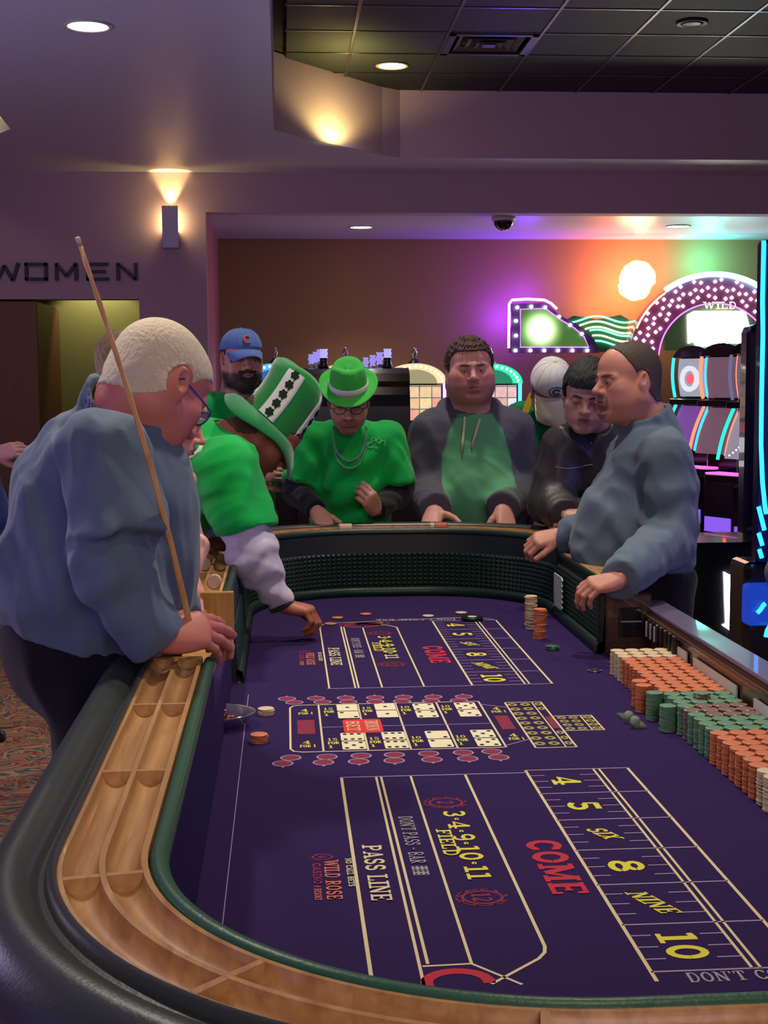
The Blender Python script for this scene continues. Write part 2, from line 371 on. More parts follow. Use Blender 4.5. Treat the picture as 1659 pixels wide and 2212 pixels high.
# ================================================================== CRAPS TABLE
ZF, ZT = 0.73, 0.975
XL, XR, YN, YF_, RC_ = -.147, .94, 1.180, 5.11, .455
def arc(cx, cy, a0, a1, n=30):
    return [((cx+RC_*cos(a), cy+RC_*sin(a)), (cos(a), sin(a))) for a in np.linspace(radians(a0), radians(a1), n)]
def dense(P, step=.05):
    out = []
    for (p, n), (q, m_) in zip(P[:-1], P[1:]):
        k = max(1, int(np.hypot(q[0]-p[0], q[1]-p[1])/step))
        for i in range(k):
            t = i/k; out.append(((p[0]+(q[0]-p[0])*t, p[1]+(q[1]-p[1])*t), (n[0]+(m_[0]-n[0])*t, n[1]+(m_[1]-n[1])*t)))
    out.append(P[-1]); return out
LN, RN = (-1, 0), (1, 0)
YC0, YC1 = 2.76, 3.64          # the stick man's cutaway on the left
YB0, YB1, YD1 = 2.36, 3.93, 4.62   # the chip bank on the right, and the dealer's low rail beyond it
near_path = dense([((XL, YC0), LN)]+arc(XL+RC_, YN+RC_, 180, 270)+arc(XR-RC_, YN+RC_, 270, 360)+[((XR, YB0), RN)])
far_path = dense([((XR, YD1), RN)]+arc(XR-RC_, YF_-RC_, 0, 90)+arc(XL+RC_, YF_-RC_, 90, 180)+[((XL, YC1), LN)])
cut_path = dense([((XL, YC1), LN), ((XL, YC0), LN)])
dealer_path = dense([((XR, YB1), RN), ((XR, YD1), RN)])
whole = dense([((XL, YC1), LN), ((XL, YC0), LN)]+arc(XL+RC_, YN+RC_, 180, 270)+arc(XR-RC_, YN+RC_, 270, 360)+[((XR, YB0), RN), ((XR, YB1), RN), ((XR, YD1), RN)]+arc(XR-RC_, YF_-RC_, 0, 90)+arc(XL+RC_, YF_-RC_, 90, 180)+[((XL, YC1), LN)])
def sweep(g, path, prof, caps=True):
    """prof: closed list of (offset outward, z)"""
    V = []; F = []; m = len(prof)
    for (p, n) in path:
        l = np.hypot(*n); n = (n[0]/l, n[1]/l)
        for (d, z) in prof: V.append((p[0]+n[0]*d, p[1]+n[1]*d, z))
    for i in range(len(path)-1):
        for k in range(m):
            F.append((i*m+k, i*m+(k+1) % m, (i+1)*m+(k+1) % m, (i+1)*m+k))
    if caps: F += [tuple(range(m)), tuple(range((len(path)-1)*m, len(path)*m))[::-1]]
    g.add(V, F); return g
def arclen(path):
    s = [0]
    for (p, _), (q, _) in zip(path[:-1], path[1:]): s.append(s[-1]+np.hypot(q[0]-p[0], q[1]-p[1]))
    return np.array(s)
def along(path, s_, S=None):
    S = arclen(path) if S is None else S
    i = min(max(int(np.searchsorted(S, s_))-1, 0), len(path)-2); t = (s_-S[i])/(S[i+1]-S[i]+1e-9)
    (p, n), (q, m_) = path[i], path[i+1]
    p = np.array(p)*(1-t)+np.array(q)*t; n = np.array(n)*(1-t)+np.array(m_)*t
    return p, n/np.linalg.norm(n)

T = thing('craps_table', 'long craps table with purple felt, green lip, wooden chip rail and black padded armrest', 'gaming table', (.39, 3.14, 0))
TL = (.39, 3.14, ZF)
FELT = mat('purple_felt', lin((47, 30, 78)), .96, bump=.25, scale=900, var=.07, spec=.12)
GRN = mat('green_leather', lin((36, 80, 60)), .38, bump=.15, scale=160, var=.08)
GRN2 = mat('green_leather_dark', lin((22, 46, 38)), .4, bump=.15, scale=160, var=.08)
RUB = mat('green_black_rubber', lin((20, 44, 40)), .42)
BVN = mat('black_vinyl', lin((46, 52, 50)), .36, bump=.10, scale=220)
BLV = mat('dark_navy_lining', (.010, .013, .016), .6)
def wood(name, c, c2, rough=.32, sc=(2.2, 34, 34), coat=.25):
    m = bpy.data.materials.new(name); MATS[name] = m; m.use_nodes = True; nt = m.node_tree; b = nt.nodes['Principled BSDF']
    N = nt.nodes.new; L = nt.links.new
    tc = N('ShaderNodeTexCoord'); mp = N('ShaderNodeMapping'); mp.inputs['Scale'].default_value = sc; L(tc.outputs['Object'], mp.inputs[0])
    n = N('ShaderNodeTexNoise'); n.inputs['Scale'].default_value = 1.6; n.inputs['Detail'].default_value = 8; n.inputs['Distortion'].default_value = .8; L(mp.outputs[0], n.inputs['Vector'])
    r = N('ShaderNodeValToRGB'); L(n.outputs['Fac'], r.inputs[0]); r.color_ramp.elements[0].position = .3; r.color_ramp.elements[1].position = .7
    r.color_ramp.elements[0].color = (*c2, 1); r.color_ramp.elements[1].color = (*c, 1); L(r.outputs[0], b.inputs['Base Color'])
    b.inputs['Roughness'].default_value = rough; b.inputs['Coat Weight'].default_value = coat
    bp = N('ShaderNodeBump'); bp.inputs['Strength'].default_value = .12; bp.inputs['Distance'].default_value = .002; L(n.outputs['Fac'], bp.inputs['Height']); L(bp.outputs[0], b.inputs['Normal'])
    return m
OAK = wood('oak_rail', lin((188, 142, 90)), lin((152, 106, 60)), .42, (30, 2.0, 30), .1)
DWD = wood('dark_walnut', lin((92, 56, 42)), lin((60, 34, 26)), .3, (30, 2, 30), .4)

# bed, felt
inner = [(p[0]-n[0]*.0, p[1]-n[1]*.0) for p, n in whole[:-1]]
g = G(); g.prism(inner, ZF-.03, ZF); g.obj('felt', FELT, T, loc=TL)
# body underneath
body = [(p[0]+n[0]/np.hypot(*n)*.09, p[1]+n[1]/np.hypot(*n)*.09) for p, n in whole[:-1]]
g = G(); g.prism(body, .42, ZF-.03); g.obj('apron', DWD, T, loc=TL)
for yy in (1.9, 4.35):
    g = G(); g.lathe([(.26, 0), (.26, .05), (.18, .10), (.15, .40), (.22, .42)], 28, (.39, yy, 0), sy=.8); g.obj('pedestal', DWD, T, True, loc=(.39, yy, 0))

# walls: solid behind, lined inside
def wall_part(path, ztop, name='side_wall'):
    g = G(); sweep(g, path, [(-.035, ZF), (-.030, ZF+.032), (-.018, ZF+.036), (-.012, ZF+.155), (-.004, ztop-.02), (0, ztop-.012), (.016, ztop-.014), (.018, ztop-.046), (.09, ztop-.046), (.09, ZF-.03), (-.03, ZF-.03)])
    return g.obj(name, BLV, T, loc=TL)
def felt_wall(path, ztop, mm):
    g = G(); sweep(g, path, [(-.006, ZF), (-.003, ztop-.02), (0, ztop-.012), (.016, ztop-.014), (.018, ztop-.046), (.09, ztop-.046), (.09, ZF-.03), (-.005, ZF-.03)]); return g.obj('side_wall', mm, T, loc=TL)
felt_wall(near_path, ZT, FELT); wall_part(far_path, ZT); felt_wall(cut_path, .872, FELT); wall_part(dealer_path, .94)
ball = dense([((XR, YB0), RN), ((XR, YB1), RN)])
# green foot strip
for pth in (far_path, dealer_path):
    g = G(); sweep(g, pth, [(-.040, ZF+.0005), (-.034, ZF+.030), (-.020, ZF+.038), (-.016, ZF+.03), (-.02, ZF+.0005)]); g.obj('foot_strip', GRN2, T, True, loc=TL)
# rubber pyramids: stuff (thousands)
pg = G()
def pyramids(path, zlo, zhi, rows):
    S = arclen(path); n = int(S[-1]/.0205); dz = (zhi-zlo)/rows
    for i in range(n):
        for r in range(rows):
            c = []
            for ds, zz in ((0, 0), (1, 0), (1, 1), (0, 1)):
                p, nn = along(path, (i+ds)*S[-1]/n, S); off = -.019+.006*((r+zz)/rows); c.append((*(p+nn*off), zlo+(r+zz)*dz))
            p, nn = along(path, (i+.5)*S[-1]/n, S); apex = (*(p+nn*(-.028+.006*((r+.5)/rows))), zlo+(r+.5)*dz)
            b = len(pg.V); pg.V += c+[apex]; pg.F += [(b, b+1, b+4), (b+1, b+2, b+4), (b+2, b+3, b+4), (b+3, b, b+4)]; pg.M += [0]*4
pyramids(far_path, ZF+.038, ZF+.160, 8); pyramids(dealer_path, ZF+.038, ZF+.175, 9)
pg.obj('rubber_pyramid_lining', RUB, T, loc=TL, kind='stuff')
# padded green lip
lipp = [(-.010+.018*cos(a)+.008, ZT-.010+.014*sin(a)) for a in np.linspace(radians(215), radians(-30), 12)]
lipp = [((x-.018)*.66+.018, z) for x, z in lipp]
for pth in (near_path, far_path):
    g = G(); sweep(g, pth, lipp); g.obj('padded_lip', GRN if pth is near_path else GRN2, T, True, loc=TL)
g = G(); sweep(g, dealer_path, [(x*.45-.006, z-.036) for x, z in lipp]); g.obj('padded_lip', RUB, T, True, loc=TL)
# oak chip rail with two grooves
def rail_prof(z):
    pr = [(.018, z-.045), (.018, z), (.0225, z+.001)]
    for c in (.046, .094):
        pr += [(c+.0205*cos(a), z+.001-.021*sin(a)) for a in np.linspace(pi, 0, 9)]
        pr += [(c+.0235, z+.001)] if c < .09 else []
    pr += [(.119, z+.001), (.121, z), (.121, z-.045)]
    return pr[::-1]
def divider(path, s_, S, z):
    for c in (.046, .094):
        g = G(); V = []
        for dy in (-.004, .004):
            p, nn = along(path, s_+dy, S)
            for a in np.linspace(pi, 2*pi, 9): V.append((*(p+nn*(c+.0208*cos(a))), z+.001+.0213*sin(a)))
        F = [tuple(range(9)), tuple(range(9, 18))[::-1]]+[(i, i+9, i+10, i+1) for i in range(8)]+[(8, 17, 9, 0)]
        g.add(V, F); p, nn = along(path, s_, S); g.obj('divider', OAK, T, loc=(p[0], p[1], z))
ZRL = ZT
for pth, start in ((near_path, .39), (far_path, .24)):
    g = G(); sweep(g, pth, rail_prof(ZRL)); g.obj('chip_rail', OAK, T, loc=TL); smooth_by_angle(bpy.context.scene.objects[-1] if False else COL.objects[-1], 30)
    S = arclen(pth)
    for s_ in ([.39, .80, 1.21, 1.49, 1.76] if pth is near_path else [])+[start+.41*i for i in range(5 if pth is near_path else 0, 12)]:
        if s_ < S[-1]-.05: divider(pth, s_, S, ZRL)
# armrest
arm = [(.121, ZT-.05), (.121, ZT+.004), (.125, ZT+.007), (.131, ZT+.004), (.135, ZT-.008), (.141, ZT-.010), (.149, ZT-.002), (.160, ZT+.006), (.173, ZT+.010), (.187, ZT+.006), (.202, ZT-.006), (.214, ZT-.024), (.221, ZT-.048), (.220, ZT-.078), (.210, ZT-.10), (.18, ZT-.11), (.14, ZT-.10)]
for pth in (near_path, far_path):
    g = G(); sweep(g, pth, arm[::-1]); o = g.obj('armrest', BVN, T, True, loc=TL); smooth_by_angle(o, 50)
# skirt below the armrest
for pth in (near_path, far_path):
    g = G(); sweep(g, pth, [(.10, .45), (.10, ZT-.05), (.19, ZT-.09), (.18, ZT-.12), (.13, .46)]); g.obj('skirt', BVN, T, True, loc=TL)
# low oak cap and end cheeks of the stick man's cutaway
OAKG = wood('oak_cutaway', lin((186, 140, 70)), lin((150, 106, 48)), .3, (30, 30, 3), .4)
g = G(); sweep(g, cut_path, [(.016, .862), (.018, .872), (.10, .872), (.105, .862), (.10, .80), (.016, .80)][::-1]); g.obj('cutaway_cap', OAKG, T, loc=TL)
for y0, sg, nm in ((YC1, -1, 'far'), (YC0, 1, 'near')):
    g = G(); g.rbox((XL-.124, min(y0, y0+sg*.014), .868), (XL+(.014 if sg < 0 else -.018), max(y0, y0+sg*.014), ZT+.003), .004)
    V = g.V; g.obj('end_cheek', OAKG, T, loc=(XL-.06, y0, .87))
    g = G(); pr = [(XL-.12, .868), (XL-.012, .868)]
    a_ = [(y0+sg*(.012+.05*(1-sin(t))), .872+.05*(1-cos(t))) for t in np.linspace(0, pi/2, 7)]
    poly = [(y0+sg*.012, .872)]+[(y, z) for y, z in a_]
    V = [(XL-.118, y, z) for y, z in poly]+[(XL-.018, y, z) for y, z in poly]; n = len(poly)
    g.add(V, [tuple(range(n)), tuple(range(n, 2*n))[::-1]]+[(i, (i+1) % n, n+(i+1) % n, n+i) for i in range(n)]); g.obj('curved_fillet', OAKG, T, loc=(XL-.06, y0, .87))
# dealer's low rail: thin oak cap
g = G(); sweep(g, dealer_path, [(.000, .915), (.000, .938), (.004, .942), (.078, .937), (.084, .931), (.084, .90)][::-1]); g.obj('dealer_cap', OAK, T, loc=TL)

# chip bank: recess with walnut walls on the right
XBI, ZBT = 1.05, .858
g = G(); g.box((XR, YB0, ZF-.03), (XBI+.01, YB1, ZF)); g.obj('bank_bed', FELT, T, loc=(1.0, 3.1, ZF))
g = G(); g.rbox((XBI, YB0-.2, ZF-.03), (XBI+.02, YB1+.06, ZBT), .004); g.obj('bank_back_wall', DWD, T, loc=(XBI, 3.1, ZF))
g = G(); g.rbox((XBI-.012, YB0-.2, ZBT-.022), (XBI, YB1, ZBT-.008), .003); g.obj('bank_moulding', DWD, T, loc=(XBI, 3.1, ZBT))
LEDG = mat('glossy_ledge', lin((104, 92, 120)), .34, coat=.3)
g = G(); g.rbox((XBI+.0, YB0-.2, ZBT), (XBI+.075, YB1+.10, ZBT+.012), .004); g.obj('bank_ledge', LEDG, T, loc=(XBI+.04, 3.1, ZBT))
g = G(); g.rbox((XBI+.02, YB0-.2, .45), (XBI+.06, YB1+.10, ZBT), .004); g.obj('bank_outer_panel', DWD, T, loc=(XBI+.04, 3.1, .6))
g = G(); g.rbox((XR-.012, YB1-.012, ZF), (XBI+.012, YB1+.035, .905), .005); g.obj('bank_end_post', DWD, T, loc=(XR, YB1, ZF))
g = G(); g.rbox((XR-.03, YB1+.0, ZF), (XR-.008, YB1+.03, .915), .004); g.obj('wall_end_trim', mat('black_trim', (.006, .006, .008), .4), T, loc=(XR, YB1, ZF))
# plaque and slots
PLQ = mat('smoked_acrylic', (.02, .017, .02), .12, spec=.8, coat=.5)
g = G(); g.rbox((.965, YB1-.020, .782), (1.032, YB1-.012, .868), .003); pq = g.obj('plaque_holder', PLQ, T, loc=(1.0, YB1-.02, .8))
g = G(); g.rbox((.968, YB1-.024, .826), (1.030, YB1-.019, .830), .001); g.obj('plaque_edge', mat('bright_edge', lin((170, 170, 180)), .3), pq, loc=(1.0, YB1-.024, .83))
for k in range(7):
    y = 3.84-.042*k
    g = G(); g.rbox((XBI-.022, y-.009, .788), (XBI+.001, y+.009, .846), .005); s = g.obj('plaque_slot', BLK, T, loc=(XBI-.01, y, .8))
    if k < 3:
        g = G(); g.rbox((XBI-.026, y-.003, .796), (XBI-.021, y+.003, .84), .001); g.obj('button_edge', MATS['bright_edge'], s, loc=(XBI-.02, y, .8))
# cut-edge white strip on the far right lining
g = G()
p0 = [(.925, 4.58), (.925, 4.655)]
zs = np.linspace(.772, .88, 13); prof = []
V = []
strip = [(.904, 4.575, zs[0]), (.904, 4.575, zs[-1])]+[(.904, 4.455-(.018 if i % 2 else 0), z) for i, z in reversed(list(enumerate(zs)))]
n = len(strip); g.add(strip+[(x+.004, y, z) for x, y, z in strip], [tuple(range(n)), tuple(range(n, 2*n))[::-1]]+[(i, (i+1) % n, n+(i+1) % n, n+i) for i in range(n)])
g.obj('white_scale_strip', mat('white_strip', lin((190, 200, 190)), .6), T, loc=(.905, 4.6, .78))

# ------------------------------------------------------------------ printing on the felt
YEL = mat('print_yellow', lin((210, 200, 62)), .85); CRM = mat('print_cream', lin((206, 190, 150)), .85)
LAV = mat('print_lavender', lin((150, 128, 168)), .85); REDP = mat('print_red', lin((176, 28, 54)), .85)
ORG = mat('print_coral', lin((196, 100, 84)), .85); MAR = mat('print_maroon', lin((124, 24, 56)), .85)
SIL = mat('print_silver', lin((150, 140, 150)), .85); MAG = mat('print_magenta', lin((140, 24, 80)), .85); DRK = mat('print_black', lin((30, 20, 44)), .9)
ZP = ZF+.0006
def ribbon(g, P, w, z=ZP, closed=False):
    P = [np.array(p, float) for p in P]; n = len(P); V = []
    for i, p in enumerate(P):
        a = P[(i-1) % n] if (closed or i > 0) else p; b = P[(i+1) % n] if (closed or i < n-1) else p
        t1 = (p-a); t2 = (b-p); l1 = np.linalg.norm(t1); l2 = np.linalg.norm(t2)
        t1 = t1/l1 if l1 > 1e-9 else t2/l2; t2 = t2/l2 if l2 > 1e-9 else t1
        t = t1+t2; t = t/np.linalg.norm(t) if np.linalg.norm(t) > 1e-6 else t1
        nn = np.array([-t[1], t[0]]); k = w/2/max(.5, abs(nn@np.array([-t1[1], t1[0]])))
        V += [(*(p+nn*k), z), (*(p-nn*k), z)]
    F = [(2*i, 2*i+1, (2*i+3) % (2*n), (2*i+2) % (2*n)) for i in range(n if closed else n-1)]
    return g.add(V, F)
def arc2(cx, cy, rx, ry, a0, a1, n=10): return [(cx+rx*cos(radians(a)), cy+ry*sin(radians(a))) for a in np.linspace(a0, a1, n)]
K, H_ = .17, .09      # thick and thin strokes (cap height 1)
def srf(x, y, w=.3): return ([(x-w/2, y), (x+w/2, y)], H_)
GLY = {
 'A': (.62, [([(.12, 0), (.31, 1)], H_), ([(.5, 0), (.31, 1)], K), ([(.18, .3), (.45, .3)], H_), srf(.12, .045, .22), srf(.5, .045, .26)]),
 'B': (.56, [([(.14, 0), (.14, 1)], K), ([(.14, .955)]+arc2(.28, .745, .18, .21, 90, -90)+[(.14, .535)], .12), ([(.14, .5)]+arc2(.28, .27, .2, .225, 90, -90)+[(.14, .045)], .12)]),
 'C': (.54, [(arc2(.29, .5, .19, .44, 45, 315, 16), .15), ([(.45, .68), (.45, .95)], H_), ([(.45, .08), (.45, .3)], H_)]),
 'D': (.58, [([(.15, 0), (.15, 1)], K), ([(.08, .955), (.28, .955)]+arc2(.28, .5, .2, .455, 85, -85, 12)+[(.08, .045)], .12)]),
 'E': (.52, [([(.15, 0), (.15, 1)], K), ([(.05, .955), (.48, .955)], H_), ([(.05, .045), (.48, .045)], H_), ([(.15, .5), (.36, .5)], H_), ([(.45, .72), (.45, 1)], H_), ([(.45, 0), (.45, .28)], H_), ([(.35, .38), (.35, .62)], .06)]),
 'F': (.5, [([(.15, 0), (.15, 1)], K), ([(.05, .955), (.46, .955)], H_), ([(.15, .5), (.35, .5)], H_), ([(.43, .7), (.43, 1)], H_), ([(.34, .38), (.34, .62)], .06), srf(.15, .045)]),
 'G': (.56, [(arc2(.29, .5, .19, .44, 45, 330, 16), .15), ([(.46, .05), (.46, .45)], .12), srf(.44, .45, .22)]),
 'H': (.62, [([(.15, 0), (.15, 1)], K), ([(.47, 0), (.47, 1)], K), ([(.15, .5), (.47, .5)], H_), srf(.15, .045), srf(.15, .955), srf(.47, .045), srf(.47, .955)]),
 'I': (.32, [([(.16, 0), (.16, 1)], K), srf(.16, .045), srf(.16, .955)]),
 'L': (.5, [([(.15, 0), (.15, 1)], K), srf(.15, .955), ([(.05, .045), (.46, .045)], H_), ([(.43, 0), (.43, .3)], H_)]),
 'M': (.76, [([(.14, 0), (.14, 1)], .12), ([(.16, .98), (.38, .1)], K), ([(.38, .1), (.6, .98)], H_), ([(.62, 0), (.62, 1)], K), srf(.12, .045, .22), srf(.12, .955, .2), srf(.62, .045, .26), srf(.64, .955, .2)]),
 'N': (.62, [([(.13, 0), (.13, 1)], .1), ([(.13, .98), (.48, .04)], K), ([(.49, 0), (.49, 1)], .1), srf(.12, .045, .22), srf(.1, .955, .16), srf(.49, .955, .22)]),
 'O': (.58, [(arc2(.29, .5, .195, .44, 0, 360, 20), .15)]),
 'P': (.54, [([(.15, 0), (.15, 1)], K), ([(.06, .955), (.28, .955)]+arc2(.28, .71, .17, .245, 85, -85)+[(.15, .46)], .12), srf(.15, .045)]),
 'R': (.58, [([(.15, 0), (.15, 1)], K), ([(.06, .955), (.28, .955)]+arc2(.28, .73, .16, .225, 85, -85)+[(.15, .5)], .12), ([(.28, .5), (.5, .03)], .14), srf(.15, .045)]),
 'S': (.5, [(arc2(.25, .73, .15, .22, 30, 270, 10)+arc2(.25, .275, .16, .23, 90, -150, 10), .14), ([(.39, .7), (.39, .95)], .07), ([(.09, .06), (.09, .3)], .07)]),
 'T': (.54, [([(.27, 0), (.27, 1)], K), ([(.05, .955), (.49, .955)], H_), ([(.08, .72), (.08, 1)], H_), ([(.46, .72), (.46, 1)], H_), srf(.27, .045)]),
 'W': (.84, [([(.12, 1), (.27, .03)], K), ([(.27, .03), (.42, .95)], H_), ([(.42, .95), (.57, .03)], K), ([(.57, .03), (.72, 1)], H_), srf(.12, .955, .24), srf(.72, .955, .22)]),
 'X': (.58, [([(.12, 1), (.46, 0)], K), ([(.46, 1), (.12, 0)], H_), srf(.12, .955, .24), srf(.46, .955, .22), srf(.12, .045, .22), srf(.46, .045, .24)]),
 '0': (.52, [(arc2(.26, .5, .165, .435, 0, 360, 20), .15)]),
 '1': (.4, [([(.2, 0), (.2, 1)], K), ([(.04, .045), (.36, .045)], .1), ([(.2, .93), (.05, .86)], .12)]),
 '2': (.5, [(arc2(.25, .72, .15, .23, 160, -40, 10)+[(.1, .08)], .13), ([(.06, .07), (.44, .07)], .14), ([(.42, .05), (.42, .26)], .07)]),
 '3': (.5, [(arc2(.24, .74, .15, .21, 150, -80, 10), .13), (arc2(.24, .28, .17, .235, 90, -150, 10), .13)]),
 '4': (.54, [([(.34, 0), (.34, 1)], K), ([(.34, .97), (.06, .3), (.5, .3)], H_), srf(.34, .045, .28)]),
 '5': (.5, [([(.42, .95), (.12, .95)], .14), ([(.13, .98), (.12, .52)], .09), (arc2(.24, .3, .17, .25, 120, -150, 12), .14)]),
 '8': (.52, [(arc2(.26, .73, .14, .205, 0, 360, 14), .13), (arc2(.26, .275, .165, .215, 0, 360, 14), .14)]),
 '9': (.5, [(arc2(.25, .7, .15, .24, 0, 360, 14), .13), ([(.4, .72)]+arc2(.25, .4, .16, .35, 0, -120, 10), .12)]),
 '.': (.3, [(arc2(.15, .5, .045, .045, 0, 360, 8), .09)]), '-': (.4, [([(.08, .45), (.32, .45)], .1)]), "'": (.2, [([(.1, .75), (.1, 1)], .1)]),
 '&': (.55, [(arc2(.25, .75, .12, .2, 0, 360, 10), .1), (arc2(.25, .28, .17, .23, 30, 330, 12), .12)]), ' ': (.3, []),
}
def felt_text(g, s, org, adv, up, h, wscale=1.0, length=None, slant=0.0, bold=1.0):
    """letters lying on the felt; org = baseline start; adv, up unit vectors in xy"""
    org = np.array(org, float); adv = np.array(adv, float); up = np.array(up, float)
    tot = sum(GLY[c][0] for c in s); sx = h*wscale if length is None else length/tot
    x = 0; zz = ZP
    for c in s:
        w, st = GLY[c]
        for P, sw in st:
            zz += 4e-5
            Q = [org+adv*((x+px)*sx+slant*py*h)+up*py*h for px, py in P]
            ribbon(g, Q, sw*bold*(h if abs(sx-h) < .3*h else (sx+h)/2), zz)
        x += w
ADV, UP = (0, -1), (1, 0)
def fobj(g, name, m, c): return g.obj(name, m, T, loc=(c[0], c[1], ZP))
LWD = .0058
def half(off, far):
    """one end's betting layout; off shifts it along the table"""
    nY0, nY1 = 2.755+off, 1.779+off
    g = G(); ribbon(g, [(.488, nY0), (.488, nY1-(.03 if not far else 0))], LWD); ribbon(g, [(.628, nY0), (.628, nY1)], LWD*.8); ribbon(g, [(.640, nY0), (.640, nY1)], LWD*.8); ribbon(g, [(.700, nY0), (.700, nY1)], LWD)
    fobj(g, 'number_box_lines', CRM, (.6, nY0))
    g = G(); ribbon(g, [(.486, nY0), (.702, nY0)], LWD*.8); ribbon(g, [(.488, nY1), (.702, nY1)], LWD*.8)
    dY = (nY0-nY1)/6
    for k in range(1, 6): ribbon(g, [(.488, nY0-k*dY), (.700, nY0-k*dY)], LWD*.75)
    for k in range(6):
        for j in range(1, 4):
            y = nY0-(k+j/4)*dY; ribbon(g, [(.490, y), (.520, y)], .0035); ribbon(g, [(.592, y), (.626, y)], .0035)
    fobj(g, 'number_box_cross_lines', LAV, (.6, nY0))
    for k, s in enumerate(('4', '5', 'SIX', '8', 'NINE', '10')):
        g = G(); yc = nY0-(k+.5)*dY
        if s in ('SIX', 'NINE'):
            L_ = .066 if s == 'SIX' else .098
            a = radians(28 if s == 'SIX' else 26); ad = (sin(a)*.8, -cos(a)); up = (1, 0)
            ad = np.array(ad)/np.linalg.norm(ad)
            felt_text(g, s, np.array((.556, yc))-ad*L_/2-np.array(up)*.016, ad, up, .034, length=L_, bold=.9)
        else:
            wsc = {'4': .062, '5': .058, '8': .062, '10': .098}[s]
            felt_text(g, s, (.528, yc+wsc/2), ADV, UP, .056, length=wsc, bold=.95)
        fobj(g, 'printed_number', YEL, (.556, yc))
    g = G(); felt_text(g, 'COME', (.412, 2.328+off), ADV, UP, .055, length=.262, bold=1.1); fobj(g, 'come_print', REDP, (.43, 2.2+off))
    g = G(); felt_text(g, '3.4.9.10.11', (.289, 2.506+off), ADV, UP, .038, length=.365, bold=.9); felt_text(g, 'FIELD', (.264, 2.398+off), ADV, UP, .025, length=.142, bold=.9); fobj(g, 'field_print', YEL, (.3, 2.3+off))
    for s, yc in (('2', 2.553+off), ('12', 2.068+off)):
        g = G(); ribbon(g, arc2(.300, yc, .031, .026, 0, 360, 26), .005, closed=False); ribbon(g, arc2(.300, yc, .041, .034, 70, 320, 22), .0028)
        felt_text(g, s, (.284, yc+(.012 if s == '2' else .017)), ADV, UP, .030, length=.022 if s == '2' else .036)
        for a in range(0, 360, 40): ribbon(g, [(.300+.034*cos(radians(a)), yc+.028*sin(radians(a))), (.300+.041*cos(radians(a+14)), yc+.036*sin(radians(a+14)))], .004)
        fobj(g, 'field_emblem', MAR, (.3, yc))
    g = G(); felt_text(g, 'PASS LINE', (.128, 2.326+off), ADV, UP, .032, length=.262, bold=.9); fobj(g, 'pass_line_print', CRM, (.14, 2.2+off))
    g = G(); felt_text(g, "DON'T PASS - BAR", (.203, 2.478+off), ADV, UP, .026, length=.255, bold=.85); fobj(g, 'dont_pass_print', SIL, (.215, 2.35+off))
    g = G()
    for q in range(2): ribbon(g, [(.203, 2.205+off-q*.022), (.229, 2.205+off-q*.022)], .019)
    dd = fobj(g, 'printed_dice', SIL, (.215, 2.19+off))
    g = G()
    for q in range(2):
        for a in (-.0055, .0055):
            for b in (-.008, 0, .008): ribbon(g, arc2(.216+b, 2.205+off-q*.022+a, .0012, .0012, 0, 360, 7), .0026, ZP+.0004)
    g.obj('pips', DRK, dd, loc=(.215, 2.19+off, ZP))
    g = G(); felt_text(g, 'WILD ROSE', (.060, 2.256+off), ADV, UP, .024, length=.180, bold=.9); felt_text(g, '& RESORT', (.041, 2.140+off), ADV, UP, .011, length=.065, bold=.9); fobj(g, 'casino_name_print', ORG, (.07, 2.2+off))
    g = G(); felt_text(g, 'CASINO', (.041, 2.244+off), ADV, UP, .013, length=.10, bold=.9)
    for a in range(0, 360, 60): ribbon(g, arc2(.058+.010*cos(radians(a)), 2.272+off+.009*sin(radians(a)), .007, .006, a-100, a+100, 8), .003)
    ribbon(g, arc2(.058, 2.272+off, .005, .004, 0, 300, 8), .003); fobj(g, 'casino_rose_print', MAG, (.05, 2.25+off))
    g = G(); felt_text(g, 'NO CALL BETS', (.096, 2.262+off), ADV, UP, .010, length=.135, bold=.9); fobj(g, 'no_call_bets_print', CRM, (.1, 2.2+off))
half(0, False); half(1.774, True)
# pass-line curves of the near end and the far end (mirrored about the middle of the table)
def ends(far):
    my = (lambda y: 6.287-y) if far else (lambda y: y)
    m_ = lambda P: [(x, my(y)) for x, y in P]
    g = G(); y0 = 2.738
    if not far:
        ribbon(g, m_([(.110, y0), (.110, 1.78)]), LWD); ribbon(g, m_([(.180, y0), (.178, 1.755)]), LWD*.8); ribbon(g, m_([(.190, y0), (.190, 1.83)]), LWD*.8)
        ribbon(g, m_([(.250, y0), (.250, 1.828)]), LWD*.8); ribbon(g, m_([(.361, y0), (.361, 1.875), (.357, 1.855), (.345, 1.835), (.268, 1.760)]), LWD*.9)
        ribbon(g, m_([(.182, 1.823), (.250, 1.826), (.308, 1.755)]), LWD*.8)
    else:
        ribbon(g, m_([(.113, y0), (.113, 1.84), (.117, 1.80), (.135, 1.775), (.17, 1.762), (.56, 1.70), (.66, 1.715), (.700, 1.76)]), LWD*.8)
        ribbon(g, m_([(.181, y0), (.181, 1.85), (.190, 1.80), (.235, 1.775), (.32, 1.765), (.335, 1.79)]), LWD*.8); ribbon(g, m_([(.190, y0), (.190, 1.83)]), LWD*.8)
        ribbon(g, m_([(.251, y0), (.251, 1.828)]), LWD*.8); ribbon(g, m_([(.361, y0), (.361, 1.86), (.33, 1.815), (.25, 1.828), (.19, 1.835)]), LWD*.8)
    fobj(g, 'layout_lines', CRM, (.2, my(2.3)))
    g = G(); ribbon(g, m_([(.108, y0), (.488, y0)]), LWD*.8); fobj(g, 'layout_cross_line', LAV, (.3, my(y0)))
ends(False); ends(True)
g = G(); ribbon(g, [(.185+.039-.042*cos(radians(a)), 1.768+.036*sin(radians(a))) for a in range(-40, 200, 12)], .017); fobj(g, 'big_red_print', REDP, (.224, 1.78))
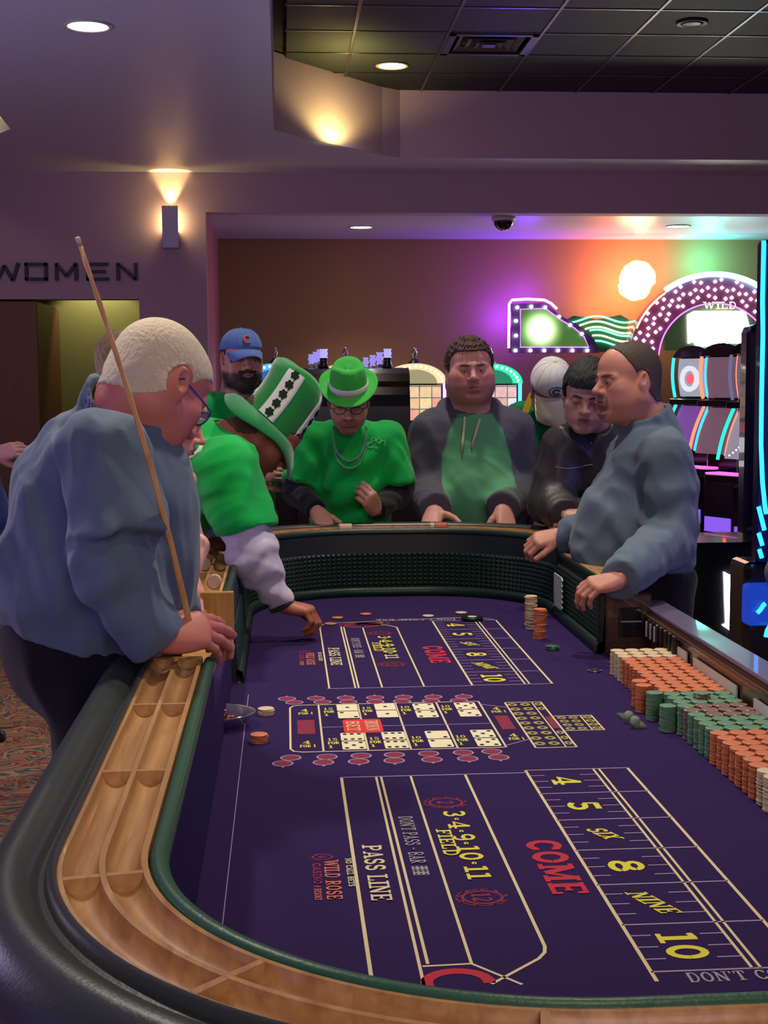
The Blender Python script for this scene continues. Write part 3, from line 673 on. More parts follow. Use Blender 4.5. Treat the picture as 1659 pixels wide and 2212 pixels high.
g = G(); ribbon(g, arc2(.245, 4.475, .055, .028, 0, 360, 20), .03); ribbon(g, arc2(.29, 4.50, .05, .012, 0, 360, 16), .02); fobj(g, 'big_red_print', MAR, (.25, 4.48))
g = G(); felt_text(g, "DON'T COME BAR", (.57, 4.575), (-1, 0), (0, -1), .035, length=.27, bold=.8); fobj(g, 'dont_come_print', SIL, (.42, 4.55))
g = G(); felt_text(g, "DON'T COME BAR", (.53, 1.742), (1, 0), (0, 1), .03, length=.24, bold=.8); fobj(g, 'dont_come_print', SIL, (.6, 1.76))

# proposition bets in the middle
g = G()
rr = [(.478, 3.372), (.04, 3.372), (.018, 3.366), (.010, 3.345), (.009, 2.965), (.016, 2.945), (.035, 2.937), (.478, 2.937)]
ribbon(g, rr, LWD*.8)
for x in (.080, .177, .270, .372, .478): ribbon(g, [(x, 3.372), (x, 2.937)], LWD*.8)
ribbon(g, [(.541, 3.352), (.541, 2.925)], LWD*.8); ribbon(g, [(.631, 3.352), (.631, 2.925)], LWD*.8); ribbon(g, [(.608, 3.352), (.608, 2.925)], LWD*.6)
ribbon(g, [(.541, 3.352), (.631, 3.352)], LWD*.7); ribbon(g, [(.541, 2.925), (.631, 2.925)], LWD*.7)
ribbon(g, [(.631, 3.204), (.725, 3.204), (.725, 3.066), (.634, 3.066)], LWD*.7); ribbon(g, [(.698, 3.204), (.698, 3.066)], LWD*.6)
fobj(g, 'proposition_box_lines', CRM, (.25, 3.15))
g = G(); ribbon(g, [(.080, 3.148), (.478, 3.148)], LWD*.6); ribbon(g, [(.478, 3.34), (.541, 3.30)], LWD*.6); ribbon(g, [(.478, 2.95), (.541, 3.00)], LWD*.6); fobj(g, 'proposition_cross_lines', LAV, (.25, 3.15))
def die_face(cx, cy, n):
    g = G(); w, h = .026, .034     # half sizes: along x and y
    g.add([(cx-w, cy-h+.003, ZP), (cx-w+.003, cy-h, ZP), (cx+w-.003, cy-h, ZP), (cx+w, cy-h+.003, ZP), (cx+w, cy+h-.003, ZP), (cx+w-.003, cy+h, ZP), (cx-w+.003, cy+h, ZP), (cx-w, cy+h-.003, ZP)], [tuple(range(8))])
    d = fobj(g, 'printed_die_face', CRM_D, (cx, cy)); g = G()
    P = {1: [(0, 0)], 2: [(-1, 1), (1, -1)], 3: [(-1, 1), (0, 0), (1, -1)], 4: [(-1, -1), (-1, 1), (1, -1), (1, 1)], 5: [(-1, -1), (-1, 1), (0, 0), (1, -1), (1, 1)], 6: [(-1, -1), (0, -1), (1, -1), (-1, 1), (0, 1), (1, 1)]}[n]
    for a, b in P: ribbon(g, arc2(cx+a*.016, cy+b*.022, .0022, .0030, 0, 360, 8), .0058, ZP+.0004)
    g.obj('pips', DRK, d, loc=(cx, cy, ZP))
CRM_D = mat('print_pale_cream', lin((222, 212, 178)), .85)
def pair(cx, cy, a, b): die_face(cx, cy+.037, a); die_face(cx, cy-.037, b)
pair(.150, 3.300, 1, 2); pair(.243, 3.300, 1, 1); pair(.337, 3.290, 4, 4); pair(.440, 3.290, 5, 3)
pair(.148, 3.020, 6, 5); pair(.241, 3.020, 6, 6); pair(.340, 3.020, 2, 2); pair(.444, 3.020, 5, 5)
for x, s in ((.105, '15 8 1'), (.198, '15 8 1'), (.292, '9 8 1'), (.392, '9 8 1')):
    for yc in (3.295, 3.005):
        g = G(); felt_text(g, s.replace(' ', '-')[:4] if False else s[:2].strip().ljust(2), (x-.012, yc+.045), (1, 0), (0, -1) if False else (0, 1), .04, length=.03, bold=.7) if False else None
        for q in range(3): felt_text(g, ('15', 'FOR', '1')[q] if x < .25 else ('10', 'FOR', '1')[q], (x-.014, yc+.030-q*.030-.010), (1, 0), (0, 1), .022, length=(.024, .026, .012)[q], bold=.8)
        fobj(g, 'odds_print', YEL, (x, yc))
for x, yc in ((.045, 3.30), (.045, 3.00), (.510, 3.275), (.510, 3.02)):
    g = G(); felt_text(g, '4', (x-.010, yc+.004), (1, 0), (0, 1), .026, length=.02, bold=.8); felt_text(g, 'FOR 1', (x-.016, yc-.026), (1, 0), (0, 1), .022, length=.036, bold=.8); fobj(g, 'odds_print', YEL, (x, yc))
g = G(); g.add([(.026, 3.09, ZP), (.066, 3.09, ZP), (.066, 3.22, ZP), (.026, 3.22, ZP)], [(0, 1, 2, 3)]); fobj(g, 'seven_print', MAR, (.045, 3.15))
g = G(); g.add([(.494, 3.09, ZP), (.526, 3.09, ZP), (.526, 3.22, ZP), (.494, 3.22, ZP)], [(0, 1, 2, 3)]); fobj(g, 'seven_print', MAR, (.51, 3.15))
g = G(); g.add([(.612, 3.09, ZP), (.628, 3.09, ZP), (.628, 3.20, ZP), (.612, 3.20, ZP)], [(0, 1, 2, 3)]); fobj(g, 'seven_print', MAR, (.62, 3.15))
g = G(); cx_ = .180
g.add([(.132, 3.10, ZP+.0003), (.140, 3.088, ZP+.0003), (.215, 3.088, ZP+.0003), (.222, 3.10, ZP+.0003), (.222, 3.205, ZP+.0003), (.215, 3.215, ZP+.0003), (.140, 3.215, ZP+.0003), (.132, 3.205, ZP+.0003)], [tuple(range(8))])
hb = fobj(g, 'horn_bet_patch', mat('print_bright_red', lin((206, 40, 44)), .85), (.18, 3.15))
g = G()
for i_, (s, x) in enumerate((('BET', .140), ('HORN', .184))):
    felt_text(g, s, (x, 3.198), (0, -1), (1, 0), .030, length=.095, bold=.7)
for f_ in range(len(g.V)): g.V[f_] = (g.V[f_][0], g.V[f_][1], g.V[f_][2]+.0005)
g.obj('horn_bet_letters', CRM, hb, loc=(.18, 3.15, ZP))
# grid of little circles in the yellow box, and the C and E circles
g = G()
for i in range(9):
    for x in (.556, .588): ribbon(g, arc2(x, 3.328-i*.046, .009, .011, 0, 360, 10), .008)
for i in (0, 1, 6, 7, 8):
    ribbon(g, arc2(.620, 3.328-i*.046, .006, .011, 0, 360, 10), .006)
for i in range(4):
    for x in (.650, .678, .712): ribbon(g, arc2(x, 3.186-i*.034, .008, .009, 0, 360, 10), .007)
fobj(g, 'hop_bet_print', mat('print_olive', lin((150, 138, 70)), .85), (.62, 3.15))
cs = [(0.009, 2.894, -.008, 2.851), (.086, 2.894, .077, 2.852), (.159, 2.896, .151, 2.852), (.230, 2.897, .226, 2.852), (.304, 2.900, .306, 2.852), (.379, 2.901, .382, 2.853), (.441, 2.904, .449, 2.857)]
ce = [(.003, 3.444, .021, 3.402), (.076, 3.442, .091, 3.400), (.151, 3.440, .155, 3.396), (.225, 3.436, .222, 3.390), (.297, 3.434, .289, 3.389), (.372, 3.430, .361, 3.387), (.449, 3.426, .431, 3.385)]
for q in cs+ce:
    for k in (0, 2):
        x, y = q[k], q[k+1]
        g = G(); g.add([(x+.019*cos(t), y+.019*sin(t), ZP) for t in np.linspace(0, 2*pi, 20, endpoint=False)], [tuple(range(20))]); d = fobj(g, 'bet_circle', MAR, (x, y))
        g = G(); ribbon(g, arc2(x, y, .021, .021, 0, 360, 24), .0038, ZP+.0002)
        if k == (2 if q in cs else 0):
            s_ = -1 if q in cs else 1; ribbon(g, [(x, y+s_*.022), (x, y+s_*.030)], .006, ZP+.0002)
        g.obj('ring', LAV, d, loc=(x, y, ZP))
# stitched seam on the left
g = G(); ribbon(g, [(-.095, 3.5), (-.098, 1.46)], .0016); fobj(g, 'felt_seam', LAV, (-.1, 2.4))
# ================================================================== CHIPS, DICE AND OTHER SMALL THINGS ON THE TABLE
def chip_mesh(name, body, edge):
    g = G(); n = 24; rr_ = [(0, 0), (.0150, 0), (.0178, 0), (.0194, .0007), (.0195, .0026), (.0180, .0033), (.0150, .0033), (.0150, .0031), (0, .0031)]
    V = [(0, 0, 0)]; rings = rr_[1:-1]
    for r, z in rings:
        for k in range(n): V.append((r*cos(2*pi*k/n), r*sin(2*pi*k/n), z))
    V.append((0, 0, .0031)); F = []; M = []
    for k in range(n): F.append((0, 1+(k+1) % n, 1+k)); M.append(0)
    for i in range(len(rings)-1):
        for k in range(n):
            a = 1+i*n; F.append((a+k, a+(k+1) % n, a+n+(k+1) % n, a+n+k)); M.append(1 if (k % 6 == 0 and 0 < i < 5) else 0)
    a = 1+(len(rings)-1)*n
    for k in range(n): F.append((a+k, a+(k+1) % n, len(V)-1)); M.append(2)
    g.V = V; g.F = F; me = bpy.data.meshes.new(name); me.from_pydata(V, [], F)
    for m in (body, edge, body): me.materials.append(m)
    me.polygons.foreach_set('material_index', M); me.update(); return me
def chm(n, c, e): return chip_mesh('casino_chip_'+n, mat('chip_'+n, lin(c), .5, bump=.1, scale=300), mat('chip_edge_'+n, lin(e), .5))
CHIP = {'orange': chm('orange', (200, 112, 76), (208, 140, 104)), 'green': chm('green', (96, 134, 108), (130, 164, 140)), 'brown': chm('brown', (122, 96, 92), (190, 160, 150)),
        'white': chm('white', (206, 186, 156), (220, 150, 110)), 'black': chm('black', (24, 24, 26), (170, 170, 160)), 'darkgreen': chm('darkgreen', (40, 84, 58), (90, 140, 110))}
NCHIP = 0
def chip(col, x, y, z, label, group=None, R=None):
    o = bpy.data.objects.new('casino_chip', CHIP[col]); COL.objects.link(o); o.location = (x, y, z)
    if R is not None: o.rotation_euler = R
    else: o.rotation_euler = (0, 0, random.uniform(0, 6.28))
    return tag(o, label, 'casino chip', group)
def stack(col, x, y, n, label, group, j=.0008, lean=(0, 0), z=ZF):
    for i in range(n):
        chip(col, x+random.gauss(0, j)+lean[0]*i/n, y+random.gauss(0, j)+lean[1]*i/n, z+i*.00335, label, group)
ws_, os_ = atz(1147, 1358, ZF), atz(1162, 1378, ZF)
stack('white', ws_[0], ws_[1], 32, 'worn off-white chip in the tall leaning stack near the right wall', 'chips of the tall white stack', .0013, (.0, .002))
stack('orange', os_[0]+.003, os_[1]-.012, 28, 'orange chip in the tall stack in front of the white one', 'chips of the tall orange stack', .0012, (.002, 0))
p_ = atz(1193, 1404, ZF); stack('darkgreen', p_[0], p_[1], 4, 'dark green chip in the low stack right of the tall orange one', 'chips of the low dark green stack')
p_ = atz(1285, 1450, ZF); chip('black', p_[0], p_[1], ZF+.0002, 'single dark purple-looking chip lying flat on the empty felt before the bank')
p_ = atz(575, 1544, ZF); stack('white', p_[0], p_[1], 5, 'cream chip in the short stack right of the dice bowl', 'chips of the short cream stack')
p_ = atz(560, 1604, ZF); stack('orange', p_[0], p_[1], 6, 'orange chip in the short stack below the dice bowl', 'chips of the short orange stack')
for (x, y, c, l) in ((714, 1349, 'orange', 'orange chip lying left on the far pass line corner'), (729, 1336, 'orange', 'orange chip at the curved corner of the far pass line'), (790, 1328, 'orange', 'orange chip lying on the far top line of the layout'),
                     (1008, 1338, 'black', 'dark chip half under the white far chip'), (996, 1325, 'white', 'pale chip at the far end beside the black puck'), (925, 1332, 'white', 'cream chip on the far end lettering')):
    p_ = atz(x, y, ZF); chip(c, p_[0], p_[1], ZF+(.0014 if c != 'black' else .0012), l)
p_ = atz(1020, 1340, ZF)
pk = thing('dealer_puck', 'flat black round puck with a pale mark lying on the far number boxes', 'puck', (p_[0], p_[1], ZF+.002))
g = G(); g.lathe([(.030, 0), (.036, .002), (.036, .010), (.032, .012), (.030, .0115), (0, .0115)], 32, (p_[0], p_[1], ZF+.0015)); g.obj('disc', mat('puck_black', (.01, .01, .012), .3), pk, True, (p_[0], p_[1], ZF))
g = G(); g.lathe([(0, .0002), (.016, .0002), (.016, 0)], 24, (p_[0], p_[1], ZF+.0132)); g.obj('mark', mat('puck_mark', lin((190, 210, 190)), .5), pk, True, (p_[0], p_[1], ZF))

# chip bank: the top chip of each stack is its own object, the rest under them is stuff
bank = []   # (x, y, n, colour)
rowy = 3.655; rows = []
DYB = .0402
nrow = 31
for r in range(nrow):
    y = rowy-r*DYB
    if r < 3: c = 'white'
    elif r < 13: c = 'orange'
    elif r < 17: c = 'green'
    elif r < 18: c = 'brown'
    elif r < 22: c = 'green'
    elif r < 29: c = 'orange'
    else: c = 'white'
    for k in range(4):
        x = .898+k*.0402; cc = c
        if r in (16, 17, 18) and k > 0: cc = 'brown'
        if r < 3 and k == 0 and False: continue
        bank.append((x+(.012 if r % 2 else 0)*.15, y, 20, cc, r, k))
bank += [(.861, rowy-9.4*DYB, 20, 'orange', 9, 4), (.858, rowy-10.6*DYB, 20, 'orange', 10, 4), (.863, rowy-12.6*DYB, 20, 'green', 13, 4), (.866, rowy-15.2*DYB, 18, 'green', 15, 4)]
cv = {c: ([], []) for c in ('orange', 'green', 'brown', 'white')}
names = {'orange': ('orange chip on top of its stack in the long bank on the right', 'orange chips topping the bank stacks'),
         'green': ('muted green chip on top of its stack in the long bank on the right', 'green chips topping the bank stacks'),
         'brown': ('grey-brown chip on top of its stack between the green ones in the bank', 'brown chips topping the bank stacks'),
         'white': ('off-white chip on top of its stack at an end of the long bank', 'white chips topping the bank stacks')}
G4 = {}
for c in cv: G4[c] = G()
def chip_ring(g, x, y, z):
    n = 12; b = len(g.V); a0 = random.random()
    for (r, zz) in ((.0180, .0001), (.0195, .0009), (.0195, .0025), (.0180, .0033)):
        for k in range(n): g.V.append((x+r*cos(2*pi*k/n+a0), y+r*sin(2*pi*k/n+a0), z+zz))
    for i in range(3):
        for k in range(n): g.F.append((b+i*n+k, b+i*n+(k+1) % n, b+(i+1)*n+(k+1) % n, b+(i+1)*n+k)); g.M.append(0)
    g.F.append(tuple(range(b+3*n, b+4*n))); g.M.append(0)
BLOCK = lambda c, r: {'white': 'off-white end' if r < 3 else 'off-white near', 'orange': 'far orange' if r < 13 else 'near orange', 'green': 'far green' if r < 17 else 'near green', 'brown': 'grey-brown'}[c]+' block'
ROWN = ['the row nearest the felt', 'the second row from the felt', 'the third row from the felt', 'the back row by the wall', 'a stack standing out before the rows']
for x, y, n, c, r_, k_ in bank:
    for i in range(n-1): chip_ring(G4[c], x+random.gauss(0, .0005), y+random.gauss(0, .0005), ZF+.0003+i*.0033)
    chip(c, x, y, ZF+.0003+(n-1)*.0033, 'top chip of the bank, %s, in %s' % (BLOCK(c, r_), ROWN[k_]), '%s, %s' % (BLOCK(c, r_), ROWN[k_]))
for c in cv:
    o = G4[c].obj('stacked_chips', MATS['chip_'+c], loc=(.95, 3.1, ZF), smooth=False)
    tag(o, {'orange': 'orange chips stacked twenty high under the top ones of the bank', 'green': 'muted green chips stacked twenty high under the top ones of the bank', 'brown': 'grey-brown chips stacked under the top ones mid-bank', 'white': 'off-white chips stacked at both ends of the bank'}[c], 'chips', kind='stuff')
# loose dark stack on top of the bank
p_ = (.955, rowy-14.3*DYB)
stack('brown', p_[0], p_[1], 3, 'brown chip resting loose on top of the green bank stacks', 'loose brown chips on the bank', z=ZF+.0663)
chip('green', p_[0], p_[1], ZF+.0663+.0101, 'green chip crowning the loose brown chips on the bank')
# ivory lammer strips behind the bank
LAM = mat('lammer_plastic', lin((205, 200, 190)), .5)
for (y0, y1, s) in ((3.65, 3.50, 'far'), (3.44, 3.10, 'long middle'), (2.98, 2.78, 'near')):
    g = G(); g.rbox((1.041, y1, ZF+.04), (1.047, y0, ZF+.088), .002)
    o = g.obj('bank_divider_strip', LAM, loc=(1.044, (y0+y1)/2, ZF+.04)); tag(o, 'thin ivory plastic strip standing behind the bank stacks, the %s one' % s, 'divider strip')

# acrylic dice bowl on the left with its dice
ACR = mat('clear_acrylic', (.92, .93, .97), .05, trans=.92, ior=1.3, spec=.6)
bc = atz(497, 1566, ZF); bx, by = bc[0]-.004, bc[1]-.005
bw = thing('dice_bowl', 'clear acrylic half-round bowl holding the dice on the left of the felt', 'bowl', (bx, by, ZF))
g = G(); prof = [(.052, .001), (.066, .030), (.070, .034), (.068, .034), (.064, .030), (.050, .003)]
V = []; F = []; n = 26; m = len(prof)
for k in range(n+1):
    a = -pi/2+pi*k/n*1.0
    for r, z in prof: V.append((bx-.045+r*1.5*cos(a)*1.05, by+r*1.2*sin(a), ZF+z))
for k in range(n):
    for i in range(m): F.append((k*m+i, k*m+(i+1) % m, (k+1)*m+(i+1) % m, (k+1)*m+i))
g.add(V, F); g.obj('rim_wall', ACR, bw, True, (bx, by, ZF))
g = G(); g.prism([(bx-.045+.052*1.5*cos(a), by+.052*1.2*sin(a)) for a in np.linspace(-pi/2, pi/2, 20)], ZF+.001, ZF+.003); g.obj('base_plate', ACR, bw, loc=(bx, by, ZF))
g = G(); g.rbox((bx-.047, by-.068, ZF+.001), (bx-.044, by+.068, ZF+.040), .001); g.obj('back_wall', ACR, bw, loc=(bx, by, ZF))
DIE = mat('red_translucent_die', lin((150, 40, 34)), .08, trans=.35, coat=.6)
PIP = mat('pip_white', lin((235, 225, 215)), .5)
def die(x, y, z, a, label, group=None, s=.0095, m=None):
    t = thing('die', label, 'die', (x, y, z), group)
    R = rot('Z', a); g = G(); g.rbox((-s, -s, 0), (s, s, 2*s), .0016, R, (x, y, z)); g.obj('die_body', m or DIE, t, loc=(x, y, z))
    for nm, P in (('top', [(-.5, -.5), (.5, .5), (.5, -.5), (-.5, .5), (0, 0)]),):
        for (u, v) in P:
            c = R@np.array([u*s, v*s, 2*s+.0001])+np.array([x, y, z]); g = G(); g.lathe([(.0017, -.0002), (.0017, .0002), (0, .0002)], 10, c); g.obj('pip', PIP, t, loc=c)
    for (u, v) in ((-.5, -.5), (.5, .5), (0, 0)):
        c = np.array([x, y, z])+R@np.array([u*s, -s-.0001, s+v*s]); g = G(); g.lathe([(.0017, -.0002), (.0017, .0002), (0, .0002)], 10, c, rot('X', pi/2)); g.obj('pip', PIP, t, loc=c)
for (dx, dy, dz, a) in ((-.030, -.030, 0, .1), (-.026, -.002, 0, .3), (.004, -.028, 0, -.2), (.006, .000, 0, .15), (-.012, -.016, .0195, .5)):
    die(bx+dx, by+dy, ZF+.0032+dz, a, 'red translucent casino die lying in the clear bowl', 'red dice in the bowl')

# glass slab with two clear faceted pieces, right of the hop bets
SLB = mat('smoky_glass', lin((130, 150, 136)), .08, trans=.5, coat=.5, ior=1.5)
q = [atz(x, y, ZF)[:2] for x, y in ((1373, 1575), (1398, 1574), (1365, 1545), (1330, 1545))]
sl = thing('glass_slab', 'smoky glass slab lying on the felt left of the chip bank', 'glass slab', (*q[0], ZF))
g = G(); g.prism([tuple(v) for v in q], ZF+.0008, ZF+.006); g.obj('slab', SLB, sl, loc=(*q[0], ZF))
GEM = mat('faceted_glass', lin((170, 190, 176)), .05, trans=.55, coat=.6, ior=1.5)
for (x, y), l in (((1358, 1556), 'round faceted glass piece on the smoky slab, the farther of two'), ((1372, 1567), 'round faceted glass piece on the smoky slab, the nearer of two')):
    c = atz(x, y, ZF+.006); bm = bmesh.new(); bmesh.ops.create_icosphere(bm, subdivisions=2, radius=.0125)
    for v in bm.verts: v.co.z = max(v.co.z, -.0105)+.0105
    me = bpy.data.meshes.new('glass_ball'); bm.to_mesh(me); bm.free(); me.materials.append(GEM); o = link('glass_ball', me, loc=(c[0], c[1], ZF+.0062)); tag(o, l, 'glass ball')

# chips standing on edge in the rails
def rail_chips(col, S_, path, s0, c, n, label, group, z=ZT):
    S = arclen(path)
    for i in range(n):
        p, nn = along(path, s0+i*.0034, S); q2 = p+nn*c; a = atan2(nn[1], nn[0])
        t = np.array([-nn[1], nn[0]]); o = chip(col, q2[0], q2[1], z+.0005, label, group)
        o.rotation_euler = (pi/2, 0, a)
Sfar = arclen(far_path)
def s_of(path, x, y):
    S = arclen(path); return S[int(np.argmin([np.hypot(p[0]+n[0]*.05-x, p[1]+n[1]*.05-y) for p, n in path]))]
fr = s_of(far_path, .215, 5.2); rail_chips('white', None, far_path, fr-.02, .046, 13, 'cream chip on edge in the far rail below the man in the green hat', 'cream chips on edge in the far rail')
fr = s_of(far_path, .60, 5.2); rail_chips('white', None, far_path, fr+.03, .046, 4, 'cream chip on edge in the far rail below the hooded sweatshirt', 'cream chips beside the orange ones in the far rail')
rail_chips('orange', None, far_path, fr-.012, .046, 11, 'orange chip on edge in the far rail below the hooded sweatshirt', 'orange chips on edge in the far rail')
fr = s_of(far_path, -.19, 3.86); rail_chips('white', None, far_path, fr, .046, 8, 'cream chip on edge in the left rail beyond the cutaway', 'cream chips on edge in the left rail')
fr = s_of(far_path, -.19, 4.22); rail_chips('white', None, far_path, fr, .094, 3, 'pale chip on edge in the left rail under the green shirt', 'pale chips on edge farther up the left rail')
# ================================================================== NEON SIGNS AND SLOT MACHINES
PINK = emis('neon_magenta', (1.0, .2, .95), 8); TEAL = emis('neon_teal', (.08, 1.0, .62), 7); CYA = emis('neon_cyan', (.25, .95, 1.0), 14)
BLU = emis('neon_blue', (.04, .35, 1.0), 9); RED = emis('neon_red', (1.0, .10, .05), 9); ORG_ = emis('neon_orange_red', (1.0, .28, .12), 8)
GRNN = emis('neon_green', (.05, .95, .55), 5); PUR = emis('neon_purple', (.62, .12, 1.0), 3); YLW = emis('neon_yellow', (.9, 1.0, .45), 7)
BULB = emis('sign_bulb_white', (.82, .95, 1.0), 22); BULBP = emis('sign_bulb_pink', (1.0, .8, .95), 7)
WHOT = emis('lit_panel_white', (1.0, 1.0, .82), 14)
CABM = mat('sign_box_purple', lin((60, 40, 80)), .4); CABK = mat('cabinet_black', (.007, .007, .010), .22, spec=.7, coat=.4)
def lit_panel(name, c0, c1, center, radius, s0, s1):
    """backlit sheet: lamp in its middle"""
    m = bpy.data.materials.new(name); MATS[name] = m; m.use_nodes = True; nt = m.node_tree; b = nt.nodes['Principled BSDF']; N = nt.nodes.new; L = nt.links.new
    tc = N('ShaderNodeTexCoord'); d = N('ShaderNodeVectorMath'); d.operation = 'DISTANCE'; L(tc.outputs['Object'], d.inputs[0]); d.inputs[1].default_value = center
    r = N('ShaderNodeMapRange'); L(d.outputs['Value'], r.inputs[0]); r.inputs[1].default_value = 0; r.inputs[2].default_value = radius; r.inputs[3].default_value = 1; r.inputs[4].default_value = 0
    p = N('ShaderNodeMath'); p.operation = 'POWER'; L(r.outputs[0], p.inputs[0]); p.inputs[1].default_value = 2.0
    mx = N('ShaderNodeMix'); mx.data_type = 'RGBA'; L(p.outputs[0], mx.inputs[0]); mx.inputs[6].default_value = (*c0, 1); mx.inputs[7].default_value = (*c1, 1)
    st = N('ShaderNodeMapRange'); L(p.outputs[0], st.inputs[0]); st.inputs[3].default_value = s0; st.inputs[4].default_value = s1
    b.inputs['Base Color'].default_value = (.03, .03, .03, 1); b.inputs['Roughness'].default_value = .3
    L(mx.outputs[2], b.inputs['Emission Color']); L(st.outputs[0], b.inputs['Emission Strength']); return m
YS = 13.75
def sp(x, y, dy=0): return at(x, y, YS+dy)
def plate(g, P, dy0, dy1):
    n = len(P); V = [sp(x, y, dy0) for x, y in P]+[sp(x, y, dy0)+np.array([0, dy1-dy0, 0]) for x, y in P]
    g.add(V, [tuple(range(n)), tuple(range(n, 2*n))[::-1]]+[(i, n+i, n+(i+1) % n, (i+1) % n) for i in range(n)]); return g
# --- left sign
o0 = sp(1150, 757); LS = thing('neon_sign', 'slanted lit sign outlined by a magenta neon tube and white bulbs', 'neon sign', o0)
outer = [(1104, 762), (1104, 656), (1180, 654), (1208, 680), (1245, 700), (1285, 735), (1295, 762)]
g = G(); plate(g, outer, 0, .12); g.obj('sign_box', CABM, LS, loc=o0)
innr = [(1124, 750), (1124, 668), (1178, 666), (1210, 690), (1240, 708), (1262, 728), (1272, 750)]
g = G(); plate(g, innr, -.012, 0); cc = sp(1168, 712)-o0; g.obj('lit_face', lit_panel('left_sign_light', (.10, .30, .04), (1, 1, .75), tuple(cc), .26, .55, 9), LS, loc=o0)
g = G(); g.tube([sp(x, y, -.03) for x, y in innr], .006, 6, closed=True); g.obj('inner_tube', PUR, LS, True, loc=o0)
g = G(); g.tube([sp(x, y, -.06) for x, y in [(1099, 752), (1099, 700), (1100, 656), (1106, 648), (1140, 646), (1176, 648), (1190, 655), (1203, 667)]], .013, 8); g.obj('neon_tube', PINK, LS, True, loc=o0)
for x, y in [(1114, 757), (1146, 757), (1176, 757), (1206, 757), (1237, 757), (1269, 757), (1115, 725), (1115, 693), (1118, 664), (1148, 662), (1178, 664), (1208, 684), (1232, 702), (1257, 721)]:
    c = sp(x, y, -.03); bmq = bmesh.new(); bmesh.ops.create_icosphere(bmq, subdivisions=2, radius=.017); me = bpy.data.meshes.new('bulb'); bmq.to_mesh(me); bmq.free(); me.materials.append(BULB); link('bulb', me, LS, c)
# --- waves
o0 = sp(1310, 757); WV = thing('neon_wave_sign', 'stack of wavy teal and yellow neon tubes between the two lit signs', 'neon sign', o0)
g = G(); plate(g, [(1300, 760), (1262, 722), (1226, 690), (1240, 682), (1290, 690), (1340, 680), (1358, 690), (1350, 760)], .17, .24); g.obj('backing', mat('wave_backing', lin((30, 70, 50)), .5), WV, loc=o0)
for i, (y0, x0, x1, m_) in enumerate([(690, 1226, 1372, TEAL), (701, 1252, 1382, YLW), (713, 1264, 1394, YLW), (719, 1274, 1392, TEAL), (731, 1280, 1404, YLW), (743, 1284, 1408, TEAL)]):
    g = G(); g.tube([sp(x, y0-7*sin((x-1262)/62*pi+.2), .15) for x in np.linspace(x0, x1, 26)], .009, 6); g.obj('neon_tube', m_, WV, True, loc=o0)
# --- scalloped red-yellow lamp
o0 = sp(1374, 640); SH = thing('flame_lamp', 'glaring scalloped yellow-white lamp with a red glow above the wave sign', 'neon sign', o0)
g = G(); R_ = []
for t in np.linspace(0, 2*pi, 60, endpoint=False):
    rr2 = 1+.05*abs(sin(4.5*t)); R_.append((1378+35*rr2*cos(t)-(6 if sin(t) > .3 else 0), 603+37*rr2*sin(t)+(6 if sin(t) > .5 else 0)))
plate(g, R_, -.05, .02); g.obj('lit_face', emis('flame_face', (1.0, .90, .45), 16), SH, loc=o0)
g = G(); g.tube([sp(x, y, -.03) for x, y in R_], .014, 6, closed=True); g.obj('red_tube', emis('flame_tube', (1.0, .16, .06), 10), SH, True, loc=o0)
# --- arched sign
cx0, cy0 = 1545, 775
o0 = sp(1540, 757); AR = thing('arched_neon_sign', 'arched neon sign with rows of white diamond bulbs over a glowing panel reading WILD', 'neon sign', o0)
def el(rx, ry, a): return (cx0+rx*cos(radians(a)), cy0-ry*sin(radians(a)))
band = [el(185, 178, a) for a in np.linspace(172, 8, 40)]+[el(118, 118, a) for a in np.linspace(8, 172, 40)]
NB = 40; g = G(); A = [el(185, 178, a) for a in np.linspace(176, 4, NB)]; B = [el(124, 122, a) for a in np.linspace(176, 4, NB)]
V = [sp(*p) for p in A]+[sp(*p) for p in B]+[sp(*p)+np.array([0, .14, 0]) for p in A]+[sp(*p)+np.array([0, .14, 0]) for p in B]
F = []
for i in range(NB-1): F += [(i, NB+i, NB+i+1, i+1), (i, i+1, 2*NB+i+1, 2*NB+i), (NB+i, 3*NB+i, 3*NB+i+1, NB+i+1)]
g.add(V, F); g.obj('arch_band', mat('arch_magenta', lin((90, 36, 66)), .4, emit=(.5, .08, .2), estr=.08), AR, loc=o0)
g = G(); g.tube([sp(*el(183, 183, a), -.05) for a in np.linspace(126, 54, 22)], .026, 8); g.obj('neon_tube', CYA, AR, True, loc=o0)
g = G(); g.tube([sp(*el(183, 176, a), -.04) for a in np.linspace(158, 126, 12)], .009, 6); g.obj('neon_tube', ORG_, AR, True, loc=o0)
g = G(); g.tube([sp(*el(122, 120, a), -.04) for a in np.linspace(176, 4, 40)], .007, 6); g.obj('inner_tube', PUR, AR, True, loc=o0)
bd = bmesh.new(); bmesh.ops.create_cone(bd, cap_ends=True, segments=4, radius1=.020, radius2=.008, depth=.016)
for v in bd.verts: v.co = Vector((v.co.x, -v.co.z, v.co.y))
bme = bpy.data.meshes.new('diamond_bulb'); bd.to_mesh(bme); bd.free(); bme.materials.append(BULB)
for j, a in enumerate(np.linspace(170, 20, 31)):
    for k in range(3):
        if (j+k) % 3 == 2 and k != 1: continue
        rr3 = 136+k*18+(j % 2)*5; x, y = el(rr3, rr3*.97, a+random.uniform(-.6, .6))
        if x > 1700: continue
        link('diamond_bulb', bme, AR, sp(x, y, -.015))
face = [(1438, 757), (1432, 700), (1440, 672), (1480, 655), (1540, 648), (1600, 650), (1640, 662), (1632, 700), (1622, 757)]
g = G(); plate(g, face, .02, .10); g.obj('glow_panel', lit_panel('arch_light', (.06, .14, .03), (.9, 1, .5), tuple(sp(1556, 712)-o0), .42, .25, 3), AR, loc=o0)
